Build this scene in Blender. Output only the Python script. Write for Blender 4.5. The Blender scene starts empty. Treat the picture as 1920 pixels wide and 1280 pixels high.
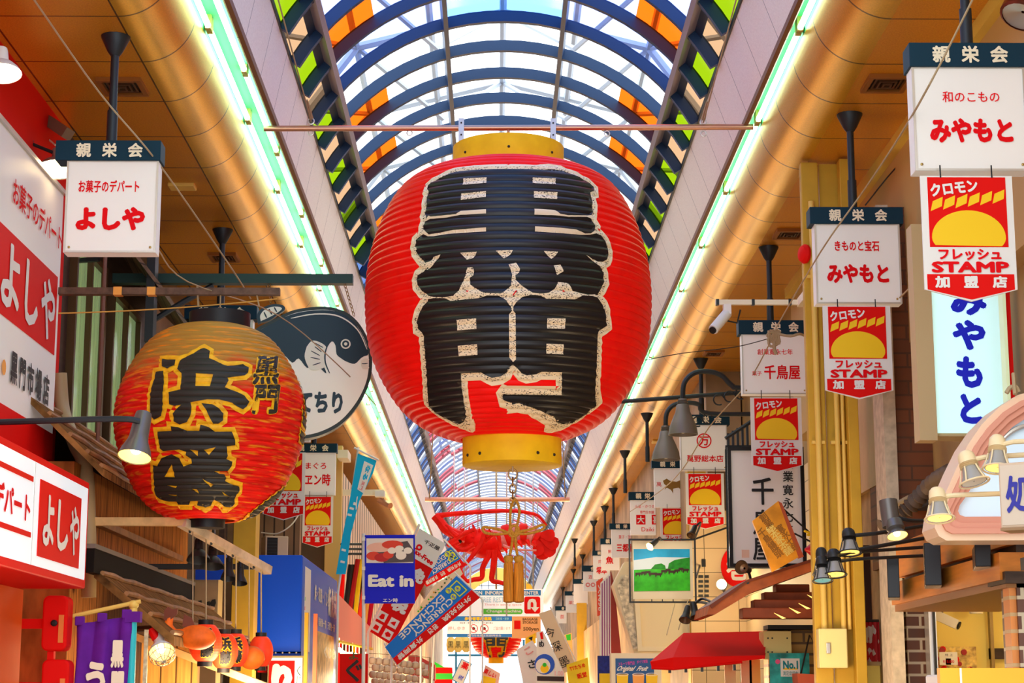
import bpy, math, random
import numpy as np
from math import sin, cos, tan, atan, pi, radians, sqrt, hypot, floor, ceil
from mathutils import Vector, Matrix
from mathutils.geometry import delaunay_2d_cdt
random.seed(7)
S = bpy.context.scene
COL = S.collection

# ------------------------------------------------------------------ camera (the eye is the world origin, floor at z = -1.6)
FP = 3500.0
TILT = atan(670/FP); YAW = atan(33/FP*cos(TILT))
RC = Matrix.Rotation(-YAW, 3, 'Z') @ Matrix.Rotation(pi/2+TILT, 3, 'X')
cam = bpy.data.cameras.new('camera'); cam.sensor_width = 36; cam.lens = FP/1920*36; cam.clip_start = .05; cam.clip_end = 400
camo = bpy.data.objects.new('camera', cam); COL.objects.link(camo)
camo.matrix_world = RC.to_4x4(); S.camera = camo
FLOOR = -1.6

# ------------------------------------------------------------------ world, daylight and added fill light
wd = bpy.data.worlds.new('sky'); S.world = wd; wd.use_nodes = True
bg = wd.node_tree.nodes['Background']; bg.inputs[0].default_value = (.93, .97, 1, 1); bg.inputs[1].default_value = 3.0
S.view_settings.view_transform = 'Standard'; S.view_settings.look = 'None'; S.view_settings.exposure = 0; S.view_settings.gamma = 1
S.view_settings.use_curve_mapping = False
S.cycles.max_bounces = 7; S.cycles.transparent_max_bounces = 48; S.cycles.diffuse_bounces = 4; S.cycles.glossy_bounces = 3
S.cycles.caustics_reflective = False; S.cycles.caustics_refractive = False; S.cycles.sample_clamp_indirect = 6
def lamp(name, kind, loc, power, col, size=.3, rot=None, spot=None):
    l = bpy.data.lights.new(name, kind); l.energy = power; l.color = col
    if kind == 'AREA': l.size = size
    elif kind != 'SUN': l.shadow_soft_size = size
    if spot: l.spot_size = spot; l.spot_blend = .6
    o = bpy.data.objects.new(name, l); COL.objects.link(o); o.location = loc
    if rot: o.rotation_euler = rot
    return o
for k, y in enumerate((8.5, 13, 18, 24, 31, 40, 52, 66)):           # unseen warm fill added below the frame on both sides to brighten the street
    for sx in (-1, 1):
        lamp('unseen_stall_fill', 'POINT', (sx*1.9+.07, y, .1), (7 if sx > 0 else 40) if k == 0 else 60 if k < 3 else 110 if k < 5 else 230, (1, .72, .42), .25)

# ------------------------------------------------------------------ pixel helpers: a point of the photograph at a known depth
def ray(px, py): return RC @ Vector(((px-960)/FP, -(py-640)/FP, -1))
def W(px, py, Y):
    d = ray(px, py); return d*(Y/d.y)
def WX(px, py, X):
    d = ray(px, py); return d*(X/d.x)
def YZ(px, py, Z):
    d = ray(px, py); return d.y*Z/d.z
def SC(Y, py=900): return (W(961, py, Y)-W(960, py, Y)).length

# ------------------------------------------------------------------ materials
_m = {}
def mat(name, col, rough=.5, metal=0., emit=0., noise=0., nscale=12., bump=0., spec=.28, ecol=None, stretch=None, lines=None, bscale=None):
    if name in _m: return _m[name]
    m = bpy.data.materials.new(name); m.use_nodes = True; nt = m.node_tree; b = nt.nodes['Principled BSDF']
    b.inputs['Base Color'].default_value = (*col, 1); b.inputs['Roughness'].default_value = rough; b.inputs['Metallic'].default_value = metal
    b.inputs['Specular IOR Level'].default_value = spec
    if emit:
        b.inputs['Emission Color'].default_value = (*(ecol or col), 1); b.inputs['Emission Strength'].default_value = emit
    src = None
    if noise or bump or lines:
        tc = nt.nodes.new('ShaderNodeTexCoord'); vec = tc.outputs['Object']
        gm = nt.nodes.new('ShaderNodeNewGeometry'); vec = gm.outputs['Position']
        if stretch:
            mp = nt.nodes.new('ShaderNodeMapping'); mp.inputs['Scale'].default_value = stretch; nt.links.new(vec, mp.inputs[0]); v2 = mp.outputs[0]
        else: v2 = vec
        nz = nt.nodes.new('ShaderNodeTexNoise'); nz.inputs['Scale'].default_value = nscale; nz.inputs['Detail'].default_value = 4
        nt.links.new(v2, nz.inputs['Vector'])
        if noise:
            rp = nt.nodes.new('ShaderNodeValToRGB')
            rp.color_ramp.elements[0].position = .3; rp.color_ramp.elements[1].position = .7
            rp.color_ramp.elements[0].color = (*[max(0, c*(1-noise)) for c in col], 1); rp.color_ramp.elements[1].color = (*[min(1, c*(1+noise)) for c in col], 1)
            nt.links.new(nz.outputs['Fac'], rp.inputs[0]); src = rp.outputs[0]
        if lines:                                                    # thin dark joints: list of (axis, pitch, offset, width)
            sp = nt.nodes.new('ShaderNodeSeparateXYZ'); nt.links.new(vec, sp.inputs[0])
            for ax, pitch, off, wd_ in lines:
                a = nt.nodes.new('ShaderNodeMath'); a.operation = 'SUBTRACT'; nt.links.new(sp.outputs[ax], a.inputs[0]); a.inputs[1].default_value = off
                p = nt.nodes.new('ShaderNodeMath'); p.operation = 'PINGPONG'; nt.links.new(a.outputs[0], p.inputs[0]); p.inputs[1].default_value = pitch/2
                l = nt.nodes.new('ShaderNodeMath'); l.operation = 'LESS_THAN'; nt.links.new(p.outputs[0], l.inputs[0]); l.inputs[1].default_value = wd_/2
                mx = nt.nodes.new('ShaderNodeMix'); mx.data_type = 'RGBA'
                nt.links.new(l.outputs[0], mx.inputs[0])
                if src: nt.links.new(src, mx.inputs[6])
                else: mx.inputs[6].default_value = (*col, 1)
                mx.inputs[7].default_value = (*[c*.18 for c in col], 1); src = mx.outputs[2]
        if src: nt.links.new(src, b.inputs['Base Color'])
        if bump:
            bp = nt.nodes.new('ShaderNodeBump'); bp.inputs['Strength'].default_value = bump; bp.inputs['Distance'].default_value = .02
            n2 = nz
            if bscale:
                n2 = nt.nodes.new('ShaderNodeTexNoise'); n2.inputs['Scale'].default_value = bscale; nt.links.new(v2, n2.inputs['Vector'])
            nt.links.new(n2.outputs['Fac'], bp.inputs['Height']); nt.links.new(bp.outputs[0], b.inputs['Normal'])
    _m[name] = m; return m
def glass(name, tint, gloss=.06, rough=.15, cloud=0.):
    if name in _m: return _m[name]
    m = bpy.data.materials.new(name); m.use_nodes = True; nt = m.node_tree
    for n in list(nt.nodes):
        if n.type != 'OUTPUT_MATERIAL': nt.nodes.remove(n)
    out = [n for n in nt.nodes][0]
    t = nt.nodes.new('ShaderNodeBsdfTransparent'); t.inputs[0].default_value = (*tint, 1)
    g = nt.nodes.new('ShaderNodeBsdfGlossy'); g.inputs['Roughness'].default_value = rough
    x = nt.nodes.new('ShaderNodeMixShader'); x.inputs[0].default_value = gloss
    nt.links.new(t.outputs[0], x.inputs[1]); nt.links.new(g.outputs[0], x.inputs[2])
    last = x
    if cloud:
        d = nt.nodes.new('ShaderNodeBsdfTranslucent'); d.inputs[0].default_value = (*tint, 1)
        y = nt.nodes.new('ShaderNodeMixShader'); y.inputs[0].default_value = cloud
        nt.links.new(x.outputs[0], y.inputs[1]); nt.links.new(d.outputs[0], y.inputs[2]); last = y
    nt.links.new(last.outputs[0], out.inputs[0])
    _m[name] = m; return m
def brick(name, c1, c2, mortar, w, h, ax=(0, 2), mw=.012, off=.5):
    if name in _m: return _m[name]
    m = bpy.data.materials.new(name); m.use_nodes = True; nt = m.node_tree; b = nt.nodes['Principled BSDF']; b.inputs['Roughness'].default_value = .55
    gm = nt.nodes.new('ShaderNodeNewGeometry'); sp = nt.nodes.new('ShaderNodeSeparateXYZ'); cb = nt.nodes.new('ShaderNodeCombineXYZ')
    nt.links.new(gm.outputs['Position'], sp.inputs[0])
    ad = nt.nodes.new('ShaderNodeMath'); ad.operation = 'ADD'; nt.links.new(sp.outputs[0], ad.inputs[0]); nt.links.new(sp.outputs[1], ad.inputs[1])
    nt.links.new(ad.outputs[0], cb.inputs[0]); nt.links.new(sp.outputs[2], cb.inputs[1])
    bt = nt.nodes.new('ShaderNodeTexBrick'); bt.inputs['Scale'].default_value = 1; bt.inputs['Brick Width'].default_value = w; bt.inputs['Row Height'].default_value = h
    bt.inputs['Mortar Size'].default_value = mw; bt.inputs['Color1'].default_value = (*c1, 1); bt.inputs['Color2'].default_value = (*c2, 1); bt.inputs['Mortar'].default_value = (*mortar, 1)
    bt.offset = off
    nt.links.new(cb.outputs[0], bt.inputs[0]); nt.links.new(bt.outputs[0], b.inputs['Base Color'])
    bp = nt.nodes.new('ShaderNodeBump'); bp.inputs['Strength'].default_value = .4; bp.inputs['Distance'].default_value = .01; bp.invert = True
    nt.links.new(bt.outputs['Fac'], bp.inputs['Height']); nt.links.new(bp.outputs[0], b.inputs['Normal'])
    _m[name] = m; return m
def speckle(name, base, mark, scale=90, thr=.56, rough=.6, stretch=(1, 1, 1)):
    """cream paint broken by dark brush flecks"""
    if name in _m: return _m[name]
    m = bpy.data.materials.new(name); m.use_nodes = True; nt = m.node_tree; b = nt.nodes['Principled BSDF']; b.inputs['Roughness'].default_value = rough
    gm = nt.nodes.new('ShaderNodeNewGeometry'); mp = nt.nodes.new('ShaderNodeMapping'); mp.inputs['Scale'].default_value = stretch
    nz = nt.nodes.new('ShaderNodeTexNoise'); nz.inputs['Scale'].default_value = scale; nz.inputs['Detail'].default_value = 1
    nt.links.new(gm.outputs['Position'], mp.inputs[0]); nt.links.new(mp.outputs[0], nz.inputs['Vector'])
    rp = nt.nodes.new('ShaderNodeValToRGB'); rp.color_ramp.interpolation = 'CONSTANT'
    rp.color_ramp.elements[0].color = (*base, 1); rp.color_ramp.elements[1].position = thr; rp.color_ramp.elements[1].color = (*mark, 1)
    nt.links.new(nz.outputs['Fac'], rp.inputs[0]); nt.links.new(rp.outputs[0], b.inputs['Base Color'])
    _m[name] = m; return m

# ------------------------------------------------------------------ frames: a plane with axes u, v and outward normal n
class Fr:
    def __init__(s, o, u=(1, 0, 0), v=(0, 0, 1)):
        s.o = Vector(o); s.u = Vector(u).normalized(); s.v = Vector(v); s.v = (s.v-s.u*s.v.dot(s.u)).normalized(); s.n = s.u.cross(s.v)
    def p(s, a, b, c=0.): return s.o+s.u*a+s.v*b+s.n*c
    def px(s, x, y):
        d = ray(x, y); t = s.o.dot(s.n)/d.dot(s.n); q = d*t-s.o; return (q.dot(s.u), q.dot(s.v))
    def pxs(s, pts): return [s.px(*q) for q in pts]
    def off(s, c): return Fr(s.o+s.n*c, s.u, s.v)
def face(px, py, Y, yaw=0.): return Fr(W(px, py, Y), (cos(radians(yaw)), sin(radians(yaw)), 0))       # board looking at the street's near end
def left_face(X, Y, Z): return Fr((X, Y, Z), (0, 1, 0))            # board on the left side looking right
def right_face(X, Y, Z): return Fr((X, Y, Z), (0, -1, 0))          # board on the right side looking left

# ------------------------------------------------------------------ mesh builder
class MB:
    def __init__(s): s.v = []; s.f = []
    def add(s, vs, fs):
        n = len(s.v); s.v += [Vector(q) for q in vs]; s.f += [tuple(i+n for i in q) for q in fs]; return s
    def box(s, x0, x1, y0, y1, z0, z1):
        return s.add([(x, y, z) for z in (z0, z1) for y in (y0, y1) for x in (x0, x1)], [(0, 2, 3, 1), (4, 5, 7, 6), (0, 1, 5, 4), (2, 6, 7, 3), (0, 4, 6, 2), (1, 3, 7, 5)])
    def fbox(s, fr, u0, u1, v0, v1, w0, w1):
        return s.add([fr.p(a, b, c) for c in (w0, w1) for b in (v0, v1) for a in (u0, u1)], [(0, 2, 3, 1), (4, 5, 7, 6), (0, 1, 5, 4), (2, 6, 7, 3), (0, 4, 6, 2), (1, 3, 7, 5)])
    def prism(s, fr, poly, w0, w1):
        n = len(poly); vs = [fr.p(a, b, w0) for a, b in poly]+[fr.p(a, b, w1) for a, b in poly]
        return s.add(vs, [tuple(range(n))[::-1], tuple(range(n, 2*n))]+[(i, (i+1) % n, (i+1) % n+n, i+n) for i in range(n)])
    def flat(s, fr, poly, w=0.): return s.add([fr.p(a, b, w) for a, b in poly], [tuple(range(len(poly)))])
    def ring(s, fr, outer, inner, w0, w1):
        n = len(outer); vs = [fr.p(a, b, w) for w in (w0, w1) for L in (outer, inner) for a, b in L]; fs = []
        for i in range(n):
            j = (i+1) % n
            fs += [(2*n+i, 2*n+j, 3*n+j, 3*n+i), (i, n+i, n+j, j), (i, j, 2*n+j, 2*n+i), (n+i, 3*n+i, 3*n+j, n+j)]
        return s.add(vs, fs)
    def tube(s, pts, r, n=8, closed=False):
        pts = [Vector(q) for q in pts]; m = len(pts); rr = r if isinstance(r, (list, tuple)) else [r]*m
        up = None; vs = []
        for i, q in enumerate(pts):
            a = pts[(i-1) % m] if (closed or i > 0) else q; b = pts[(i+1) % m] if (closed or i < m-1) else q
            t = (b-a).normalized()
            if up is None: up = t.orthogonal().normalized()
            up = (up-t*up.dot(t)); up = up.normalized() if up.length > 1e-6 else t.orthogonal().normalized()
            sd = t.cross(up)
            vs += [q+(up*cos(2*pi*k/n)+sd*sin(2*pi*k/n))*rr[i] for k in range(n)]
        fs = []
        for i in range(m if closed else m-1):
            j = (i+1) % m
            fs += [(i*n+k, i*n+(k+1) % n, j*n+(k+1) % n, j*n+k) for k in range(n)]
        if not closed: fs += [tuple(range(n))[::-1], tuple(range((m-1)*n, m*n))]
        return s.add(vs, fs)
    def lathe(s, prof, c, n=24, ax=None, cap=True):
        """profile of (radius, height) turned about an axis through c"""
        ax = Vector(ax or (0, 0, 1)).normalized(); e1 = Vector((1, 0, 0)) if abs(ax.x) < .9 else Vector((0, 1, 0)); e1 = (e1-ax*e1.dot(ax)).normalized(); e2 = ax.cross(e1); c = Vector(c)
        vs = []; fs = []
        for r, h in prof: vs += [c+ax*h+(e1*cos(2*pi*k/n)+e2*sin(2*pi*k/n))*r for k in range(n)]
        for i in range(len(prof)-1): fs += [(i*n+k, i*n+(k+1) % n, (i+1)*n+(k+1) % n, (i+1)*n+k) for k in range(n)]
        if cap: fs += [tuple(range(n))[::-1], tuple(range((len(prof)-1)*n, len(prof)*n))]
        return s.add(vs, fs)
    def ball(s, c, r, n=14, m=9):
        r = r if isinstance(r, (tuple, list)) else (r, r, r); c = Vector(c)
        prof = [(sin(pi*i/m), -cos(pi*i/m)) for i in range(m+1)]; prof[0] = (.02, -1); prof[-1] = (.02, 1)
        k = len(s.v); s.lathe(prof, (0, 0, 0), n)
        for i in range(k, len(s.v)): q = s.v[i]; s.v[i] = Vector((q.x*r[0], q.y*r[1], q.z*r[2]))+c
        return s
    def xf(s, k, M4):
        for i in range(k, len(s.v)): s.v[i] = M4 @ s.v[i]
        return s
    def build(s, name, m, parent=None, smooth=False, bev=0.):
        me = bpy.data.meshes.new(name)
        off = Vector((0, 0, 0)); q = parent
        while q is not None: off += q.location; q = q.parent
        loc = Vector((0, 0, 0))
        if parent is None and s.v:
            xs = [q.x for q in s.v]; ys = [q.y for q in s.v]; zs = [q.z for q in s.v]
            loc = Vector(((min(xs)+max(xs))/2, (min(ys)+max(ys))/2, min(zs)))
        me.from_pydata([q-off-loc for q in s.v], [], s.f); me.materials.append(m)
        if smooth:
            for p in me.polygons: p.use_smooth = True
            me.set_sharp_from_angle(angle=radians(38))
        me.update()
        o = bpy.data.objects.new(name, me); COL.objects.link(o); o.location = loc
        if parent is not None: o.parent = parent
        if bev:
            bm = o.modifiers.new('bevel', 'BEVEL'); bm.width = bev; bm.segments = 2; bm.limit_method = 'ANGLE'; bm.angle_limit = radians(50)
        return o
def tag(o, label, cat, group=None, kind=None):
    o['label'] = label; o['category'] = cat
    if group: o['group'] = group
    if kind: o['kind'] = kind
    return o
def thing(name, label, cat, loc, group=None):
    o = bpy.data.objects.new(name, None); COL.objects.link(o); o.location = Vector(loc); o.empty_display_size = .1
    return tag(o, label, cat, group)
def struct(mb, name, m, smooth=False):
    o = mb.build(name, m, None, smooth); o['kind'] = 'structure'; return o

# ------------------------------------------------------------------ lettering
_tc = {}
def glyph(s, bold=0., line=1.):
    """outline letters as a flat mesh; bold letters are several copies shifted around a small circle"""
    k = (s, bold, line)
    if k in _tc: return _tc[k]
    cu = bpy.data.curves.new('lettering', 'FONT'); cu.body = s; cu.size = 1; cu.resolution_u = 2; cu.align_x = 'CENTER'; cu.space_line = line
    cu.dimensions = '2D'; cu.fill_mode = 'FRONT'
    ob = bpy.data.objects.new('lettering', cu)
    me = ob.to_mesh()
    v0 = [(q.co.x, q.co.y) for q in me.vertices]; f0 = [tuple(p.vertices) for p in me.polygons]
    ob.to_mesh_clear(); bpy.data.objects.remove(ob); bpy.data.curves.remove(cu)
    if not v0: v0 = [(0, 0), (1, 0), (1, 1)]; f0 = [(0, 1, 2)]
    sh = [(0, 0)]
    if bold:
        n = 6 if bold < .03 else 8 if bold < .07 else 12; sh += [(bold*cos(2*pi*i/n), bold*sin(2*pi*i/n)) for i in range(n)]
        if bold > .08: sh += [(bold*.5*cos(2*pi*i/6), bold*.5*sin(2*pi*i/6)) for i in range(6)]
    vs = []; fs = []
    for dx, dy in sh:
        b = len(vs); vs += [(x+dx, y+dy) for x, y in v0]; fs += [tuple(i+b for i in f) for f in f0]
    xs = [q[0] for q in vs]; ys = [q[1] for q in vs]
    a, b, c, d = min(xs), max(xs), min(ys), max(ys)
    nv = len(v0); vs = [((x-a)/max(1e-6, b-a)-.5, (y-c)/max(1e-6, d-c)-.5) for x, y in vs]
    _tc[k] = (vs, fs, nv); return _tc[k]
def text(fr, s, rect, m, parent, bold=.0, w=.003, vert=False, name='lettering', line=1., shear=0., rot=0., label=None):
    """letters fitted into the box rect = (u0, v0, u1, v1) of the frame"""
    u0, v0, u1, v1 = rect
    vs, fs, nv = glyph('\n'.join(s) if vert else s, bold, .86 if vert else line)
    cu, cv, su, sv = (u0+u1)/2, (v0+v1)/2, abs(u1-u0), abs(v1-v0); mb = MB(); pts = []
    for i, (x, y) in enumerate(vs):
        x = x+shear*y; a, b = x*su, y*sv
        if rot: a, b = a*cos(rot)-b*sin(rot), a*sin(rot)+b*cos(rot)
        pts.append(fr.p(cu+a, cv+b, w+.00022*(i//nv)))
    mb.add(pts, fs); o = mb.build(name, m, parent)
    if label: o['label'] = label
    return o
def ptext(fr, s, r, m, parent, **k):
    """the same with the box given in photograph pixels (x0, y0, x1, y1)"""
    a = fr.px(r[0], r[3]); b = fr.px(r[2], r[1])
    return text(fr, s, (min(a[0], b[0]), min(a[1], b[1]), max(a[0], b[0]), max(a[1], b[1])), m, parent, **k)
def prect(fr, x0, y0, x1, y1):
    a = fr.px(x0, y1); b = fr.px(x1, y0); return (min(a[0], b[0]), max(a[0], b[0]), min(a[1], b[1]), max(a[1], b[1]))
def circle(c, r, n=28, ry=None): return [(c[0]+r*cos(2*pi*k/n), c[1]+(ry or r)*sin(2*pi*k/n)) for k in range(n)]
def rrect(u0, u1, v0, v1, r, n=5):
    out = []
    for cx, cy, a in ((u1-r, v1-r, 0), (u0+r, v1-r, pi/2), (u0+r, v0+r, pi), (u1-r, v0+r, 3*pi/2)):
        out += [(cx+r*cos(a+pi/2*k/n), cy+r*sin(a+pi/2*k/n)) for k in range(n+1)]
    return out
def smooth_pts(pts, n=6):
    """Catmull-Rom through 3-D points"""
    P = [Vector(q) for q in pts]; out = []
    for i in range(len(P)-1):
        p0, p1, p2, p3 = P[max(0, i-1)], P[i], P[i+1], P[min(len(P)-1, i+2)]
        for k in range(n):
            t = k/n; out.append(.5*((2*p1)+(p2-p0)*t+(2*p0-5*p1+4*p2-p3)*t*t+(3*p1-p0-3*p2+p3)*t**3))
    return out+[P[-1]]
def sag(a, b, s, n=10):
    a, b = Vector(a), Vector(b); return [a.lerp(b, k/n)-Vector((0, 0, s*4*(k/n)*(1-k/n))) for k in range(n+1)]
ORD = 'first second third fourth fifth sixth seventh eighth ninth tenth eleventh twelfth thirteenth fourteenth fifteenth sixteenth seventeenth eighteenth nineteenth twentieth'.split()
def nth(i):
    if i < 20: return ORD[i]
    t = ['twenty', 'thirty', 'forty', 'fifty', 'sixty', 'seventy', 'eighty', 'ninety', 'hundred'][(i+1)//10-2]
    return t+('-'+ORD[(i+1) % 10-1] if (i+1) % 10 else 'th' if t == 'hundred' else '').replace('y-', 'y-') if (i+1) % 10 else t[:-1]+'ieth'
# ------------------------------------------------------------------ palette
AMBER = mat('amber_ceiling_tile', (.76, .33, .015), .26, .40, noise=.16, nscale=90, bump=.12, bscale=420, lines=[(1, .85, 11.13, .016), (0, .8, -2.37, .014)])
GOLD = mat('gold_cove', (.72, .40, .022), .30, .65, noise=.10, nscale=90, bump=.10, bscale=420, lines=[(1, .85, 11.13, .020)])
PANEL = mat('speckled_white_panel', (.95, .88, .79), .5, noise=.08, nscale=70, lines=[(1, .85, 10.9, .010)])
BROWN = mat('brown_trim', (.22, .09, .03), .5)
TROUGH = mat('mint_trough', (.05, .42, .14), .5)
NAVY = mat('navy_steel', (.018, .05, .13), .4, .1)
FARRIB = mat('daylit_far_steel', (.30, .35, .46), .35, .1)  # paler copy of the rib steel, light on the far ribs put into colour
GREYP = mat('grey_purlin', (.36, .34, .38), .45, .3)
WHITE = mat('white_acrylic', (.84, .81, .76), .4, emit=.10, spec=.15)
WBGLOW = mat('lit_white_board', (.86, .84, .80), .4, emit=.38, spec=.1)  # glow added to brighten the far overhead boards
WHITEF = mat('white_paint', (.86, .84, .79), .5, spec=.1)
HEAD = mat('dark_teal_header', (.008, .036, .062), .5, spec=.12)
RED = mat('red_lettering', (.80, .006, .010), .6, spec=.06)
REDP = mat('red_paint', (.80, .008, .006), .55, spec=.08)
BLACK = mat('black_paint', (.012, .012, .014), .45)
BLUEL = mat('blue_lettering', (.01, .02, .80), .5)
STEEL = mat('dark_steel', (.035, .042, .05), .45, .5)
ALU = mat('aluminium', (.62, .6, .56), .35, .8)
COPPER = mat('copper_pipe', (.62, .33, .22), .32, .75)
WIRE = mat('tan_wire', (.42, .31, .17), .6)
DWIRE = mat('dark_cable', (.03, .025, .02), .6)
CREAM = mat('cream_paint', (.92, .82, .60), .5)
YEL = mat('yellow_print', (.98, .62, .01), .5)
YPAINT = mat('yellow_lantern_ring', (.97, .60, .015), .5, spec=.12, noise=.08, nscale=9)
MUST = mat('mustard_column', (.60, .36, .03), .5, noise=.08, nscale=5)
PIPEY = mat('yellow_conduit', (.82, .56, .12), .4)
WOOD = mat('brown_wood', (.28, .11, .03), .6, noise=.35, nscale=9, stretch=(1, .25, 3))
DWOOD = mat('dark_wood', (.055, .03, .018), .6, noise=.3, nscale=9, stretch=(1, .25, 3))
OWOOD = mat('orange_wood', (.66, .22, .025), .45, noise=.18, nscale=7, stretch=(1, .3, 3))
LWOOD = mat('pale_wood', (.72, .46, .18), .55, noise=.2, nscale=10, stretch=(1, .3, 1))
TUBE = mat('lit_tube', (1, 1, 1), .3, emit=8.5, ecol=(.66, 1, .74))
SOCK = mat('lamp_socket', (.55, .38, .12), .4, .4)
BULB = mat('lit_bulb', (1, .8, .4), .3, emit=14, ecol=(1, .72, .30))
GLOW = mat('lit_reflector', (1, .75, .3), .35, emit=1.6, ecol=(1, .62, .12))
WGLOW = mat('lit_white_reflector', (1, .95, .85), .35, emit=2.5, ecol=(1, .93, .8))
CLOTHP = mat('purple_cloth', (.13, .01, .30), .8, noise=.12, nscale=14)
BLUE = mat('blue_paint', (.0, .07, .68), .4)
BLUEF = mat('blue_banner', (.005, .01, .66), .6)
SKYB = mat('sky_blue_banner', (.0, .47, .80), .6)
IVORY = mat('ivory_board', (.86, .76, .56), .5, noise=.05, nscale=3)
PINK = mat('pink_enamel', (.74, .32, .22), .4)
BEIGE = mat('beige_wall', (.76, .55, .27), .6, noise=.08, nscale=3)
GREEN = mat('green_print', (.03, .55, .03), .5)
ORANGE = mat('orange_print', (.95, .42, .08), .5)

# ------------------------------------------------------------------ the arcade shell
Y0, Y1 = 5.0, 90.0
XL, XR, ZC = -3.2, 3.12, 4.2
CLX, CRX = -2.365, 2.49           # where the flat soffit turns into the rounded cove
struct(MB().box(-14, 14, -2, 100, FLOOR-.2, FLOOR), 'floor', mat('street_paving', (.20, .18, .16), .6, noise=.1, nscale=2, lines=[(0, .6, 0, .02), (1, .6, 0, .02)]))
struct(MB().box(XL-.3, CLX, Y0, Y1, ZC, ZC+.06), 'ceiling_left', AMBER)
struct(MB().box(CRX, XR+.3, Y0, Y1, ZC, ZC+.06), 'ceiling_right', AMBER)
RB = .343
for sx, x0, nm in ((1, CLX, 'trim_1'), (-1, CRX, 'trim_2')):          # rounded cove, seen from below
    mb = MB(); n = 14; vs = []
    for y in (Y0, Y1):
        vs += [(x0+sx*RB*sin(pi/2*k/n), y, ZC+RB*(1-cos(pi/2*k/n))) for k in range(n+1)]
    mb.add(vs, [(k, k+1, n+2+k, n+1+k) for k in range(n)]); struct(mb, nm, GOLD, True)
TLX, TRX = -1.79, 2.03            # inner lip of the lamp trough
EL, ER = CLX+RB, CRX-RB
struct(MB().box(EL-.02, TLX, Y0, Y1, 4.66, 4.70).box(EL-.03, EL, Y0, Y1, 4.543, 4.68), 'trim_3', TROUGH)
struct(MB().box(TRX, ER+.02, Y0, Y1, 4.66, 4.70).box(ER, ER+.03, Y0, Y1, 4.543, 4.68), 'trim_4', TROUGH)
struct(MB().box(TLX-.012, TLX+.022, Y0, Y1, 4.555, 4.70), 'trim_5', BROWN)
struct(MB().box(TRX-.022, TRX+.012, Y0, Y1, 4.555, 4.70), 'trim_6', BROWN)
PLX, PRX, ZP = -1.67, 1.83, 5.1   # sloping white upstand
def slab(pts, y0, y1): return MB().add([(x, y, z) for y in (y0, y1) for x, z in pts], [(0, 1, 2, 3), (7, 6, 5, 4), (0, 4, 5, 1), (1, 5, 6, 2), (2, 6, 7, 3), (3, 7, 4, 0)])
struct(slab([(TLX+.02, 4.6), (PLX, ZP), (PLX-.06, ZP), (TLX-.04, 4.6)], Y0, Y1), 'wall_left_upstand', PANEL)
struct(slab([(TRX-.02, 4.6), (PRX, ZP), (PRX+.06, ZP), (TRX+.04, 4.6)], Y0, Y1), 'wall_right_upstand', PANEL)
struct(MB().box(PLX-.03, PLX+.012, Y0, Y1, ZP-.01, ZP+.035), 'trim_7', STEEL)
struct(MB().box(PRX-.012, PRX+.03, Y0, Y1, ZP-.01, ZP+.035), 'trim_8', STEEL)
# glazed vault: navy ribs every 0.777 m, coloured sheets between them
VX, VZ, VR = .08, 4.103, 2.014
def zvault(x): return VZ+sqrt(max(0, VR*VR-(x-VX)**2))+.01
def vp(a, r=VR): return (VX+r*sin(a), VZ+r*cos(a))
AE = math.asin((PRX-VX)/VR)
G_CLEAR = glass('clear_sheet', (.96, .985, 1), .05)
G_BLUE = glass('blue_sheet', (.20, .42, .92), .08)
G_PERI = glass('periwinkle_sheet', (.42, .52, .95), .08)
G_ORG = glass('orange_sheet', (1, .11, .004), .04)
G_GRN = glass('lime_sheet', (.17, .27, .002), .05)
G_TAN = glass('tan_sheet', (.36, .21, .11), .05)
G_RED = glass('red_sheet', (.80, .12, .15), .06); G_LAV = glass('lavender_sheet', (.66, .72, .90), .08)
G_DK = glass('smoke_blue_sheet', (.07, .13, .30), .12)
P = .777; YR0 = 16.1; KN, KX = -14, 94
AM = [radians(q) for q in (16, 34, 50)]
def bay_mats(k):                                                     # glass of the bay just beyond rib k
    og = k in (-12, -10, -7, -5, -2, 1, 3) or (k > 3 and (k-3) % 3 == 0 and k < 7)
    near_blue = k < 0
    if k in (7, 8): return [G_DK]*4, G_DK
    if k > 8:
        q = (k*7) % 5; far = [G_CLEAR, G_PERI, G_RED, G_CLEAR, G_BLUE][q]
        return [G_CLEAR if q != 4 else G_LAV, [G_CLEAR, G_LAV, G_RED, G_CLEAR, G_LAV][q], [G_RED, G_LAV, G_CLEAR, G_RED, G_PERI][q], G_DK], [G_DK, G_CLEAR, G_DK][k % 3]
    return [G_BLUE if k < -1 else G_PERI if near_blue and False else G_CLEAR if not near_blue else G_BLUE, G_PERI if near_blue else G_CLEAR, G_ORG if og else (G_PERI if near_blue else G_CLEAR), None], (G_GRN if k % 2 == 0 else G_TAN)
wn = 0
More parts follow.
